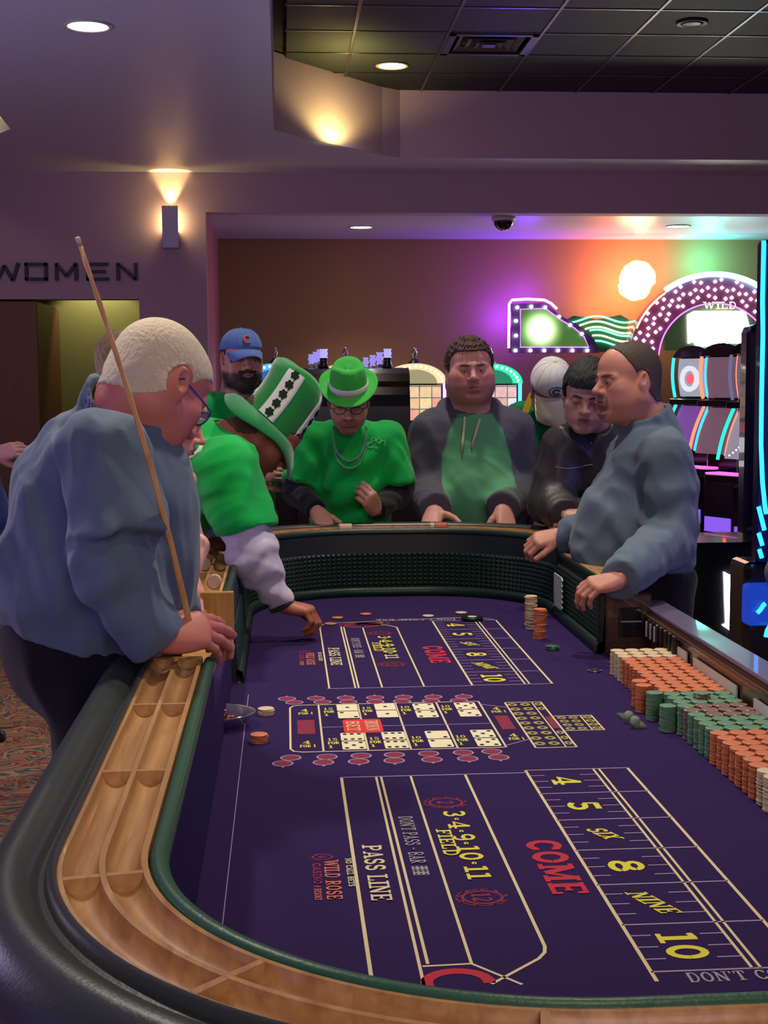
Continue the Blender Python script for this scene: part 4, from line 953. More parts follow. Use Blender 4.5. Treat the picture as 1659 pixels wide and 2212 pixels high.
g = G(); plate(g, [(1488, 742), (1486, 680), (1500, 672), (1610, 672), (1618, 700), (1612, 745), (1580, 748), (1576, 738), (1560, 738), (1556, 748), (1504, 748), (1500, 738)], -.01, .02); g.obj('lit_display', WHOT, AR, loc=o0)
def slab_word(g, s, x0, x1, y0, y1, dy, th):
    """upright slab lettering from the same strokes as on the felt"""
    tot = sum(GLY[c][0] for c in s); sx = (x1-x0)/tot; h = (y0-y1); x = 0; q = 0
    for c in s:
        w, st = GLY[c]
        for P, sw in st:
            h2 = G(); Q = [(x0+(x+a)*sx, y0-b*h) for a, b in P]; ribbon(h2, Q, sw*(sx+h)/2*.8, 0); q += .0006
            g.add([sp(v[0], v[1], dy-q) for v in h2.V], h2.F)
        x += w
g = G(); slab_word(g, 'WILD', 1518, 1592, 667, 652, -.03, .01); g.obj('wild_letters', emis('sign_letter_cream', (1, .85, .65), 1.6), AR, loc=o0)
lamp('sign_glow_purple', 'POINT', sp(1090, 690, .22), 20, (.14, .02, 1.0), .08)
lamp('sign_glow_purple_b', 'POINT', sp(1140, 636, .22), 12, (.14, .02, 1.0), .08)
lamp('sign_glow_red', 'POINT', sp(1340, 600, .20), 18, (1.0, .02, .03), .08)
lamp('sign_glow_red_b', 'POINT', sp(1385, 545, .20), 8, (1.0, .06, .03), .08)
lamp('sign_glow_yellow', 'POINT', sp(1290, 668, .22), 2.5, (1.0, .6, .1), .08)
lamp('sign_glow_teal', 'POINT', sp(1530, 566, .20), 14, (.05, 1.0, .7), .10)

# --- slot machines in a row against the back wall
SCRM = {}
def screen_mat(name, top, mid, s=1.1):
    if name in MATS: return MATS[name]
    m = bpy.data.materials.new(name); MATS[name] = m; m.use_nodes = True; nt = m.node_tree; b = nt.nodes['Principled BSDF']; N = nt.nodes.new; L = nt.links.new
    tc = N('ShaderNodeTexCoord'); br = N('ShaderNodeTexBrick'); mp = N('ShaderNodeMapping'); mp.inputs['Rotation'].default_value = (pi/2, 0, 0); L(tc.outputs['Object'], mp.inputs[0]); L(mp.outputs[0], br.inputs['Vector'])
    br.offset = 0; br.inputs['Scale'].default_value = 1; br.inputs['Brick Width'].default_value = .12; br.inputs['Row Height'].default_value = .11; br.inputs['Mortar Size'].default_value = .006
    br.inputs['Color1'].default_value = (*top, 1); br.inputs['Color2'].default_value = (*mid, 1); br.inputs['Mortar'].default_value = (.02, .01, .01, 1)
    n = N('ShaderNodeTexNoise'); n.inputs['Scale'].default_value = 22; L(tc.outputs['Object'], n.inputs['Vector'])
    mx = N('ShaderNodeMix'); mx.data_type = 'RGBA'; mx.inputs[0].default_value = .35; L(br.outputs['Color'], mx.inputs[6]); L(n.outputs['Color'], mx.inputs[7])
    L(mx.outputs[2], b.inputs['Emission Color']); b.inputs['Emission Strength'].default_value = s; b.inputs['Base Color'].default_value = (.02, .02, .02, 1); b.inputs['Roughness'].default_value = .15
    return m
SCR_A = screen_mat('reel_screen_warm', (1.0, .25, .08), (1.0, .75, .25)); SCR_B = screen_mat('reel_screen_cool', (.85, .9, 1.0), (.9, .35, .25))
def arch_machine(px, arch_cols, scr, label, Y=13.45, dark=False):
    c = at(px, 900, Y); x0 = c[0]; t = thing('slot_machine', label, 'slot machine', (x0, Y, 0), 'slot machines along the back wall' if False else None)
    w = .30; L0 = (x0, Y, 0)
    zc = at(px, 828, Y)[2]
    g = G(); g.rbox((x0-w, Y, 0), (x0+w, Y+.5, zc), .02); g.obj('cabinet', CABK, t, loc=L0)
    # arch: a half-ring of bulbs
    g = G(); n = 24; V = []
    for r in (w+.01, w-.085):
        for a in np.linspace(0, pi, n): V.append((x0+r*cos(a), Y-.03, zc+r*.62*sin(a)))
    for r in (w+.01, w-.085):
        for a in np.linspace(0, pi, n): V.append((x0+r*cos(a), Y+.2, zc+r*.62*sin(a)))
    F = []
    for i in range(n-1): F += [(i, i+1, n+i+1, n+i), (i, 2*n+i, 2*n+i+1, i+1), (n+i, n+i+1, 3*n+i+1, 3*n+i)]
    g.add(V, F); g.obj('arch', emis('arch_glow_%s' % arch_cols[0], arch_cols[1], 1.1), t, loc=L0)
    g = G(); V = [(x0+(w-.085)*cos(a), Y+.0, zc+(w-.085)*.62*sin(a)) for a in np.linspace(0, pi, n)]; g.add(V, [tuple(range(n))[::-1]]); g.obj('arch_glass', emis('arch_glass_'+arch_cols[0], arch_cols[2], .4), t, loc=L0)
    for sgn in (-1, 1):
        g = G(); g.rbox((x0+sgn*w-.03*(sgn > 0), Y-.03, zc-.33), (x0+sgn*w+.03*(sgn < 0), Y-.0, zc), .004); g.obj('side_light', emis('side_glow_'+arch_cols[0], arch_cols[3], 3.4), t, loc=L0)
    for a in np.linspace(.15, pi-.15, 15):
        q = bmesh.new(); bmesh.ops.create_icosphere(q, subdivisions=1, radius=.013); me = bpy.data.meshes.new('bulb'); q.to_mesh(me); q.free(); me.materials.append(BULBP); link('bulb', me, t, (x0+(w-.035)*cos(a), Y-.04, zc+(w-.035)*.62*sin(a)))
    g = G(); g.rbox((x0-w+.05, Y-.02, zc-.36), (x0+w-.05, Y, zc-.02), .004); g.obj('reel_screen', scr, t, loc=(x0-.2, Y, zc-.36))
    g = G(); g.rbox((x0-w+.05, Y-.02, zc-.50), (x0+w-.05, Y, zc-.40), .004); g.obj('name_panel', emis('name_panel_red', (1, .12, .1), 1.2), t, loc=L0)
    g = G(); g.rbox((x0-w+.08, Y-.02, zc-.84), (x0+w-.08, Y, zc-.55), .004); g.obj('lower_screen', emis('lower_screen_white', (.9, .9, 1), 3.2), t, loc=L0)
    g = G(); g.rbox((x0-w, Y-.24, .72), (x0+w, Y, .80), .02); g.obj('button_deck', CABK, t, loc=L0)
    # topper: black cone and chrome finial
    g = G(); g.lathe([(.07, 0), (.06, .02), (.032, .035), (.03, .05)], 16, (x0, Y+.05, zc+w*.62)); g.obj('topper_base', CABK, t, True, loc=L0)
    g = G(); g.lathe([(.018, 0), (.026, .012), (.018, .03), (.03, .05), (.03, .07), (.014, .085), (.018, .10), (0, .115)], 14, (x0, Y+.05, zc+w*.62+.048)); g.obj('chrome_finial', CHR, t, True, loc=L0)
    return t
arch_machine(596, ('blue', (.05, .45, 1.0), (.05, .3, .9), (.1, .3, 1.0)), SCR_B, 'slot machine with a blue bulb arch behind the man in the blue cap')
arch_machine(748, ('amber', (1, .6, .2), (.9, .5, .2), (1, .3, .5)), SCR_A, 'slot machine mostly hidden behind the black cabinet, chrome finial above the green fedora')
arch_machine(897, ('rainbow', (1.0, .72, .35), (.9, .8, .45), (.55, .25, 1.0)), SCR_A, 'slot machine with white and magenta bulb arch left of the hooded sweatshirt man')
arch_machine(1060, ('green', (.03, .85, .45), (.05, .6, .3), (.05, .75, .9)), SCR_B, 'slot machine with a green bulb arch right of the man in the hooded sweatshirt')
# --- the big black backs in front of them
YB2 = 12.3
a_, b_ = at(640, 795, YB2), at(886, 795, YB2)
bb = thing('slot_machine_bank', 'long glossy black machine back with a rounded top behind the green hat', 'slot machine', ((a_[0]+b_[0])/2, YB2, 0))
LB = ((a_[0]+b_[0])/2, YB2, 0)
g = G(); top = a_[2]; pr = [(0, 0), (0, top-.34), (.02, top-.24), (.05, top-.17), (.03, top-.12), (.06, top-.05), (.12, top-.01), (.2, top), (.7, top), (.7, 0)]
V = [(a_[0], YB2+y, z) for y, z in pr]+[(b_[0], YB2+y, z) for y, z in pr]; n = len(pr)
g.add(V, [tuple(range(n)), tuple(range(n, 2*n))[::-1]]+[(i, n+i, n+(i+1) % n, (i+1) % n) for i in range(n)]); g.obj('rounded_back', CABK, bb, loc=LB); 
for px, h in ((700, 0), (838, 1)):
    c = at(px, 800, YB2+.2); g = G(); g.lathe([(.045, 0), (.045, .03), (.036, .04), (.036, .08), (.04, .09)], 18, (c[0], YB2+.25, top-.0)); g.obj('candle_base', CABK, bb, True, loc=LB)
    g = G(); g.lathe([(.04, 0), (.030, .02), (.038, .04), (.030, .06), (.038, .08), (0, .08)], 14, (c[0], YB2+.25, top+.09)); g.obj('candle_lamp', emis('candle_violet', (.5, .45, 1), .9, (.3, .3, .4)), bb, True, loc=LB)
CRY = emis('crystal_violet', (.4, .35, 1.0), .7, (.3, .3, .5))
for i, (px, py, s) in enumerate(((790, 783, .05), (805, 779, .055), (820, 774, .06), (672, 776, .05), (682, 772, .055), (691, 768, .06))):
    c = at(px, py, YB2+.45); g = G(); g.lathe([(s*.55, 0), (s*.35, s*.5), (s*.6, s), (s*.4, s*1.5), (s*.55, s*1.9), (0, s*1.9)], 10, (c[0], YB2+.45, c[2]-s)); cr = g.obj('crystal_topper', CRY, bb, True, loc=LB)
    g = G(); g.rbox((c[0]-.02, YB2+.33, top-.01), (c[0]+.02, YB2+.37, c[2]-s+.005), .004); g.obj('crystal_post', CABK, bb, loc=LB)

# --- row of three curved machines on the right, facing into the room
def deco(t, q, L0, which):
    if which == 0:
        g = G(); g.tube([q((.09*cos(a), -.035, 1.52+.09*sin(a))) for a in np.linspace(0, 2*pi, 18, endpoint=False)], .022, 6, closed=True); g.obj('wheel_graphic', emis('wheel_white', (.8, .8, .9), 1.0), t, True, loc=L0)
        g = G(); g.add([q((.045*cos(a), -.03, 1.52+.045*sin(a))) for a in np.linspace(0, 2*pi, 16, endpoint=False)], [tuple(range(16))]); g.obj('wheel_hub', emis('wheel_red', (1, .1, .15), 1.2), t, loc=L0)
    elif which == 2:
        for i in range(5):
            z = 1.62-.035*i; g = G(); g.add([q(p) for p in ((-.06, -.03, z), (-.01, -.03, z), (-.01, -.03, z+.022), (-.06, -.03, z+.022))], [(0, 1, 2, 3)]); g.obj('lit_character', emis('char_blue', (.05, .25, 1), 2.2), t, loc=L0)
        g = G(); g.add([q((.02+.045*cos(a)*(1+.3*cos(5*a)), -.03, 1.42+.045*sin(a)*(1+.3*cos(5*a)))) for a in np.linspace(0, 2*pi, 30, endpoint=False)], [tuple(range(30))]); g.obj('flower_graphic', emis('flower_white', (.95, .8, 1), 1.6), t, loc=L0)
        for i, s_ in enumerate(np.linspace(0, 1, 14)):
            y_ = -.12+.15*(1-s_)*.99-.05; z = 1.22-.26*s_; x = -.10+.12*sin(pi*s_*.9)
            g = G(); g.lathe([(.008, 0), (0, -.004)], 6, q((x, y_, z)), rot('X', pi/2)); c3 = [(1, .4, .1), (1, .8, .8), (.3, .5, 1)][min(2, i//5)]; g.obj('dot_light', emis('dot_%d' % min(2, i//5), c3, 4), t, loc=L0)
def side_machine(Yc, Xf, cols, label, full):
    """front face looks to the left and toward the camera; cols = (upper, lower) strip materials"""
    t = thing('slot_machine', label, 'slot machine', (Xf, Yc, 0)); L0 = (Xf, Yc, 0); ang = radians(63); R = rot('Z', -ang)   # local -y faces out
    c = np.array([Xf, Yc, 0.])
    def q(v): return c+R@np.array(v, float)
    def lb(lo, hi, nm, m, r=.006, tilt=0, pz=0, parent=None):
        g = G(); R2 = R@rot('X', tilt); g.rbox(lo, hi, r, R2, c+R@np.array([0, 0, 0])+np.array([0, 0, pz])); return g.obj(nm, m, parent or t, loc=L0)
    w = .205
    lb((-w, .04, .0), (w, .40, 1.70), 'cabinet', CABK, .02)
    # upper screen, leaning back a little
    def scr(z0, z1, y0, y1, nm, m, frame, wid=.8):
        g = G(); n = 6; V = []; 
        for i in range(n+1):
            s = i/n; z = z0+(z1-z0)*s; y = y0+(y1-y0)*s-.02*sin(pi*s)
            for x, yy in ((-w*wid, y), (w*wid, y), (-w*wid, y+.03), (w*wid, y+.03)): V.append(q((x, yy, z)))
        F = []
        for i in range(n): b = 4*i; F += [(b, b+1, b+5, b+4), (b+2, b+6, b+7, b+3), (b, b+4, b+6, b+2), (b+1, b+3, b+7, b+5)]
        g.add(V, F); so = g.obj(nm, m, t, loc=L0)
        for sx in (-1, 1):
            g = G(); g.tube([q((sx*w*.98, y0+(y1-y0)*s-.02*sin(pi*s)-.03, z0+(z1-z0)*s)) for s in np.linspace(-.02, 1.02, 8)], .013, 8); g.obj('neon_strip', frame, t, True, loc=L0)
        return so
    scr(1.37, 1.69, .02, .0, 'upper_screen', cols[2], cols[0]); scr(.93, 1.29, -.12, .03, 'lower_screen', cols[3], cols[1])
    deco(t, q, L0, full)
    lb((-w-.01, -.06, 1.30), (w+.01, .04, 1.35), 'middle_bar', CABK)
    g = G(); n = 12; V = []
    for yy in (-.02, .30):
        for a in np.linspace(0, pi, n): V.append(q((w*1.05*cos(a), yy, 1.70+.10*sin(a))))
    F = [tuple(range(n))[::-1], tuple(range(n, 2*n))]+[(i, i+1, n+i+1, n+i) for i in range(n-1)]+[(0, n, 2*n-1, n-1)]
    g.add(V, F); g.obj('domed_top', CABK, t, loc=L0)
    lb((-w, -.28, .76), (w, .02, .82), 'button_deck', CABK); lb((-.22, -.26, .82), (.10, -.12, .832), 'button_panel', emis('button_glow', (1, .12, .8), 1.6))
    lb((-w*.8, -.02, .28), (w*.8, .02, .72), 'belly_glass', mat('belly_glass', lin((26, 16, 50)), .1, coat=.8)); lb((-w*.7, -.03, .30), (w*.7, -.02, .42), 'belly_light', emis('belly_violet', (.3, .12, 1), .9))
    lb((-w, -.10, 0), (w, .05, .24), 'foot_box', CABK)
    return t
def scrn(n, col, s): return screen_mat(n, col, tuple(v*.7 for v in col), s)
side_machine(11.6, 3.47, (emis('strip_blue', (.01, .35, 1), 4), emis('strip_blue', (.01, .35, 1), 4), emis('screen_pale', (.5, .5, .6), .7), emis('screen_violet', (.3, .1, .5), .6)), 'farthest of three curved slot machines, with blue neon strips', 0)
side_machine(10.8, 3.47, (emis('strip_red', (1, .10, .05), 4), emis('strip_red', (1, .10, .05), 4), emis('screen_dusk', (.30, .16, .24), .5), emis('screen_dusk', (.30, .16, .24), .5)), 'middle curved slot machine, with red neon strips', 1)
side_machine(10.0, 3.45, (emis('strip_dim', (.3, .3, .6), .5), emis('strip_green', (.01, .8, .42), 2), emis('screen_grey', (.30, .26, .36), .45), emis('screen_mauve', (.42, .34, .46), .7)), 'nearest of three curved slot machines, with green neon strips below', 2)
# lit belly glass standing beyond, bright white and green
c0, c1 = at(1566, 1236, 7.6), at(1608, 1368, 7.6)
bs = thing('glowing_stand', 'low white-lit curved stand glowing beside the slot machines', 'lit stand', (c0[0], 7.6, 0))
P = [(1566, 1236), (1578, 1243), (1599, 1240), (1598, 1262), (1591, 1290), (1592, 1320), (1600, 1350), (1606, 1372), (1582, 1365), (1562, 1352), (1570, 1348), (1568, 1300), (1567, 1260)]
g = G(); n = len(P); V = [at(x, y, 7.6) for x, y in P]; V2 = [v+np.array([0, .08, 0]) for v in V]
g.add(V+V2, [tuple(range(n)), tuple(range(n, 2*n))[::-1]]+[(i, n+i, n+(i+1) % n, (i+1) % n) for i in range(n)]); g.obj('lit_front', emis('stand_white', (.95, .95, 1), 12), bs, loc=(c0[0], 7.6, 0))
g = G(); g.rbox((c0[0]-.28, 7.62, 0), (c0[0]+.30, 8.2, .60), .03); g.obj('stand_body', CABK, bs, loc=(c0[0], 7.6, 0))
# tall blue-edged cabinet at the right edge
XT = at(1640, 900, 6.6)[0]
tc_ = thing('tall_neon_cabinet', 'tall dark blue cabinet with a wavy blue neon edge at the right edge', 'slot machine', (XT, 6.6, 0)); LT = (XT, 6.6, 0)
zt = at(1648, 516, 6.6)[2]
g = G(); g.rbox((XT+.01, 6.62, .62), (XT+.6, 6.72, zt), .02); g.obj('cabinet', mat('cabinet_deep_blue', (.010, .010, .06), .25, coat=.6), tc_, loc=LT)
g = G(); g.rbox((XT-.04, 6.64, 0), (XT+.6, 6.9, .62), .03); g.obj('pedestal', CABK, tc_, loc=LT)
BL2 = emis('edge_neon_blue', (.01, .30, 1.0), 6)
g = G(); g.tube([at(x, y, 6.58) for x, y in [(1650, 520), (1647, 650), (1648, 720), (1645, 860), (1644, 960), (1647, 1040), (1652, 1090), (1655, 1110)]], .011, 8); g.obj('neon_tube', BL2, tc_, True, loc=LT)
for (x, y, a, l) in ((1645, 1120, .25, 50), (1643, 1165, .3, 26), (1643, 1196, .3, 18)):
    g = G(); g.tube([at(x+a*s, y+s, 6.58) for s in np.linspace(-l/2, l/2, 5)], .011, 8); g.obj('neon_dash', BL2, tc_, True, loc=LT)
for pts in ([(1636, 1324), (1642, 1318), (1650, 1306), (1653, 1304)], [(1654, 1376), (1657, 1362), (1664, 1350)]):
    g = G(); g.tube([at(x, y, 6.5) for x, y in pts], .011, 8); g.obj('neon_dash', BL2, tc_, True, loc=LT)
g = G(); a1, b1 = at(1612, 1352, 6.54), at(1700, 1262, 6.54); g.rbox((a1[0], 6.52, a1[2]), (b1[0], 6.63, b1[2]), .02); g.obj('lit_pedestal_panel', emis('pedestal_blue', (.01, .08, .8), .55), tc_, loc=LT)
g = G(); a1, b1 = at(1608, 1262, 8.3), at(1700, 700, 8.3); g.rbox((a1[0], 8.3, a1[2]), (b1[0], 8.5, b1[2]), .05); g.obj('side_cabinet', MATS['cabinet_deep_blue'], tc_, loc=LT)
g = G(); g.rbox((a1[0], 8.3, 0), (b1[0], 8.6, a1[2]), .03); g.obj('side_pedestal', CABK, tc_, loc=LT)
# ================================================================== PEOPLE: smooth implicit modelling
def nrm(v): v = np.asarray(v, float); return v/(np.linalg.norm(v)+1e-12)
def v3(*a): return np.array(a, float)
class Field:
    """signed distance grid, meshed with surface nets"""
    def __init__(s, lo, hi, h):
        s.lo = np.array(lo, float); s.h = h; s.n = np.maximum(np.ceil((np.array(hi)-s.lo)/h).astype(int)+1, 4)
        s.D = np.full(s.n, 1.0, np.float32)
        s.ax = [(s.lo[i]+h*np.arange(s.n[i])).astype(np.float32) for i in range(3)]
    def win(s, lo, hi, pad):
        a = np.clip(np.floor((np.array(lo)-pad-s.lo)/s.h).astype(int), 0, s.n); b = np.clip(np.ceil((np.array(hi)+pad-s.lo)/s.h).astype(int)+1, 0, s.n)
        if (b <= a).any(): return None, None
        sl = tuple(slice(a[i], b[i]) for i in range(3))
        return sl, (s.ax[0][sl[0]][:, None, None], s.ax[1][sl[1]][None, :, None], s.ax[2][sl[2]][None, None, :])
    def merge(s, sl, d, k, op='+'):
        A = s.D[sl]
        if op == '-': d = -d; A2 = -A; B = -d
        if op == '+':
            if k > 0:
                hh = np.maximum(k-np.abs(A-d), 0)/k; s.D[sl] = np.minimum(A, d)-hh*hh*k*.25
            else: s.D[sl] = np.minimum(A, d)
        else:
            if k > 0:
                hh = np.maximum(k-np.abs(A-d), 0)/k; s.D[sl] = np.maximum(A, d)+hh*hh*k*.25
            else: s.D[sl] = np.maximum(A, d)
    def ell(s, c, r, R=None, k=.02, op='+'):
        c = np.asarray(c, float); r = np.asarray(r, float); m = max(r)
        if R is None: e = r
        else: e = np.sqrt(((R*r[None, :])**2).sum(1))
        sl, g = s.win(c-e, c+e, k+3*s.h if op == '+' else k+2*s.h)
        if sl is None: return s
        x, y, z = g[0]-c[0], g[1]-c[1], g[2]-c[2]
        if R is not None:
            x, y, z = (R[0, 0]*x+R[1, 0]*y+R[2, 0]*z, R[0, 1]*x+R[1, 1]*y+R[2, 1]*z, R[0, 2]*x+R[1, 2]*y+R[2, 2]*z)
        k0 = np.sqrt((x/r[0])**2+(y/r[1])**2+(z/r[2])**2); k1 = np.sqrt((x/r[0]**2)**2+(y/r[1]**2)**2+(z/r[2]**2)**2)+1e-9
        s.merge(sl, (k0*(k0-1)/k1).astype(np.float32), k, op); return s
    def cone(s, a, b, ra, rb, k=.02, op='+', flat=None, sq=None):
        """tapered capsule; flat: cut square at 'a', 'b' or 'ab'; sq=(axis, factor) squashes it along an axis"""
        a = np.asarray(a, float); b = np.asarray(b, float); m = max(ra, rb)
        if sq is not None: m = m*max(1, 1/sq[1])
        sl, g = s.win(np.minimum(a, b)-m, np.maximum(a, b)+m, k+3*s.h)
        if sl is None: return s
        d = b-a; L2 = d@d+1e-9; x, y, z = g[0]-a[0], g[1]-a[1], g[2]-a[2]
        t = np.clip((x*d[0]+y*d[1]+z*d[2])/L2, 0, 1)
        qx, qy, qz = x-t*d[0], y-t*d[1], z-t*d[2]
        if sq is not None:
            u = nrm(sq[0]); w = qx*u[0]+qy*u[1]+qz*u[2]; f = sq[1]-1; qx = qx+f*w*u[0]; qy = qy+f*w*u[1]; qz = qz+f*w*u[2]
        dd = np.sqrt(qx*qx+qy*qy+qz*qz)-(ra+(rb-ra)*t)
        if flat:
            L = sqrt(L2); pr_ = (x*d[0]+y*d[1]+z*d[2])/L
            if 'b' in flat: dd = np.maximum(dd, pr_-L)
            if 'a' in flat: dd = np.maximum(dd, -pr_)
        s.merge(sl, dd.astype(np.float32), k, op); return s
    def halfspace(s, p, n, k=.0):
        """keep only the side the normal points away from"""
        n = nrm(n); x, y, z = s.ax[0][:, None, None], s.ax[1][None, :, None], s.ax[2][None, None, :]
        d = ((x-p[0])*n[0]+(y-p[1])*n[1]+(z-p[2])*n[2]).astype(np.float32); s.merge((slice(None),)*3, d, k, '-&' ); return s
    def disp(s, fn, band=.03):
        m = np.abs(s.D) < band; i, j, k = np.nonzero(m)
        P = np.stack([s.ax[0][i], s.ax[1][j], s.ax[2][k]], 1); s.D[m] += fn(P).astype(np.float32); return s
    def mesh(s):
        D = s.D.copy(); D[0], D[-1] = np.maximum(D[0], s.h*.5), np.maximum(D[-1], s.h*.5)
        D[:, 0], D[:, -1] = np.maximum(D[:, 0], s.h*.5), np.maximum(D[:, -1], s.h*.5); D[:, :, 0], D[:, :, -1] = np.maximum(D[:, :, 0], s.h*.5), np.maximum(D[:, :, -1], s.h*.5)
        I = D < 0; nx, ny, nz = np.array(D.shape)-1
        c = np.zeros((nx, ny, nz), np.int8)
        for dx in (0, 1):
            for dy in (0, 1):
                for dz in (0, 1): c += I[dx:dx+nx, dy:dy+ny, dz:dz+nz]
        act = (c > 0) & (c < 8); ci, cj, ck = np.nonzero(act); N = len(ci)
        idx = np.full((nx, ny, nz), -1, np.int64); idx[ci, cj, ck] = np.arange(N)
        acc = np.zeros((N, 3)); cnt = np.zeros(N)
        cor = [(dx, dy, dz) for dx in (0, 1) for dy in (0, 1) for dz in (0, 1)]
        vals = {o: D[ci+o[0], cj+o[1], ck+o[2]] for o in cor}
        for o in cor:
            for ax in range(3):
                if o[ax] == 0:
                    p = list(o); p[ax] = 1; p = tuple(p); a, b = vals[o], vals[p]; m = (a < 0) != (b < 0)
                    t = a[m]/(a[m]-b[m]); q = np.tile(np.array(o, float), (m.sum(), 1)); q[:, ax] += t; acc[m] += q; cnt[m] += 1
        V = s.lo+s.h*(np.stack([ci, cj, ck], 1)+acc/cnt[:, None])
        F = []
        for ax in range(3):
            a = I[:-1, 1:-1, 1:-1] if ax == 0 else I[1:-1, :-1, 1:-1] if ax == 1 else I[1:-1, 1:-1, :-1]
            b = I[1:, 1:-1, 1:-1] if ax == 0 else I[1:-1, 1:, 1:-1] if ax == 1 else I[1:-1, 1:-1, 1:]
            for flip, m in ((0, a & ~b), (1, ~a & b)):
                i, j, k = np.nonzero(m)
                if ax != 0: i = i+1
                if ax != 1: j = j+1
                if ax != 2: k = k+1
                if ax == 0: q = [idx[i, j-1, k-1], idx[i, j, k-1], idx[i, j, k], idx[i, j-1, k]]
                elif ax == 1: q = [idx[i-1, j, k-1], idx[i-1, j, k], idx[i, j, k], idx[i, j, k-1]]
                else: q = [idx[i-1, j-1, k], idx[i, j-1, k], idx[i, j, k], idx[i-1, j, k]]
                q = np.stack(q, 1)
                F.append(q[:, ::-1] if flip else q)
        return V, np.concatenate(F)
Field.merge_ = Field.merge
def _merge(s, sl, d, k, op='+'):
    A = s.D[sl]
    if op == '+':
        if k > 0: hh = np.maximum(k-np.abs(A-d), 0)/k; s.D[sl] = np.minimum(A, d)-hh*hh*k*.25
        else: s.D[sl] = np.minimum(A, d)
    else:
        e = d if op == '&' or op == '-&' else -d
        if k > 0: hh = np.maximum(k-np.abs(A-e), 0)/k; s.D[sl] = np.maximum(A, e)+hh*hh*k*.25
        else: s.D[sl] = np.maximum(A, e)
Field.merge = _merge

def snoise(P, s, seed=0):
    """cheap smooth noise in -1..1 : warped sines"""
    r = np.random.RandomState(seed); Q = P/np.asarray(s); o = np.zeros(len(P))
    for i in range(4):
        d = nrm(r.normal(size=3)); e = nrm(r.normal(size=3)); o += np.sin(Q@d*2*pi*(.7+.25*i)+r.rand()*6+1.3*np.sin(Q@e*2*pi*.6+r.rand()*6))
    return o/3
def folds(P, seed, lam=.07, amp=.004, stretch=(1, 1, 2.6), R=None):
    Q = P if R is None else P@R
    n = snoise(Q, (lam*stretch[0]*2, lam*stretch[1]*2, lam*stretch[2]*2), seed)
    return -amp*(1-2*np.abs(n))       # ridged: soft creases
def net_obj(name, parts, m, parent=None, loc=None, col=None, smooth=True):
    """parts: list of (V, F); col: function of vertices giving colours"""
    Vs = []; Fs = []; b = 0
    for V, F in parts: Vs.append(V); Fs.append(F+b); b += len(V)
    V = np.concatenate(Vs); F = np.concatenate(Fs)
    me = bpy.data.meshes.new(name); o = np.asarray(loc if loc is not None else (0, 0, 0), float)
    me.vertices.add(len(V)); me.vertices.foreach_set('co', (V-o).astype(np.float32).ravel())
    n4 = len(F); me.loops.add(n4*4); me.loops.foreach_set('vertex_index', F.astype(np.int32).ravel())
    me.polygons.add(n4); me.polygons.foreach_set('loop_start', np.arange(0, n4*4, 4, dtype=np.int32)); me.polygons.foreach_set('loop_total', np.full(n4, 4, np.int32))
    me.update(calc_edges=True)
    if smooth: me.polygons.foreach_set('use_smooth', np.ones(n4, bool))
    if col is not None:
        a = me.color_attributes.new('Col', 'FLOAT_COLOR', 'POINT'); C_ = np.ones((len(V), 4), np.float32); C_[:, :3] = col(V); a.data.foreach_set('color', C_.ravel())
    me.materials.append(m); me.validate()
    return link(name, me, parent, loc)
SKIN = mat('skin', (.6, .4, .3), .48, bump=.10, scale=380, attr='Col', spec=.4)
HAIRM = mat('hair', (.2, .15, .1), .7, bump=.9, scale=160, attr='Col', stretch=(1, 1, .4))
CLOTH = mat('cloth', (.5, .5, .5), .85, bump=.18, scale=420, attr='Col', spec=.25, sheen=.1)
EYEW = mat('eye_white', lin((190, 180, 175)), .2); IRIS = mat('iris_dark', lin((40, 30, 24)), .15)

def frame(fwd, up=(0, 0, 1)):
    """columns: x = to the person's right, y = forward, z = up"""
    f = nrm(fwd); u = np.asarray(up, float); u = nrm(u-f*(u@f)); return np.stack([np.cross(f, u), f, u], 1)
def euler_frame(yaw, pitch, roll=0):
    """yaw 0 looks to +Y, 90 to +X (degrees); pitch down positive; roll leans the head to its right"""
    a = radians(yaw); R = rot('Z', -a)@rot('X', -radians(pitch))@rot('Y', radians(roll)); return R
def smooth01(x, a, b): t = np.clip((x-a)/(b-a), 0, 1); return t*t*(3-2*t)

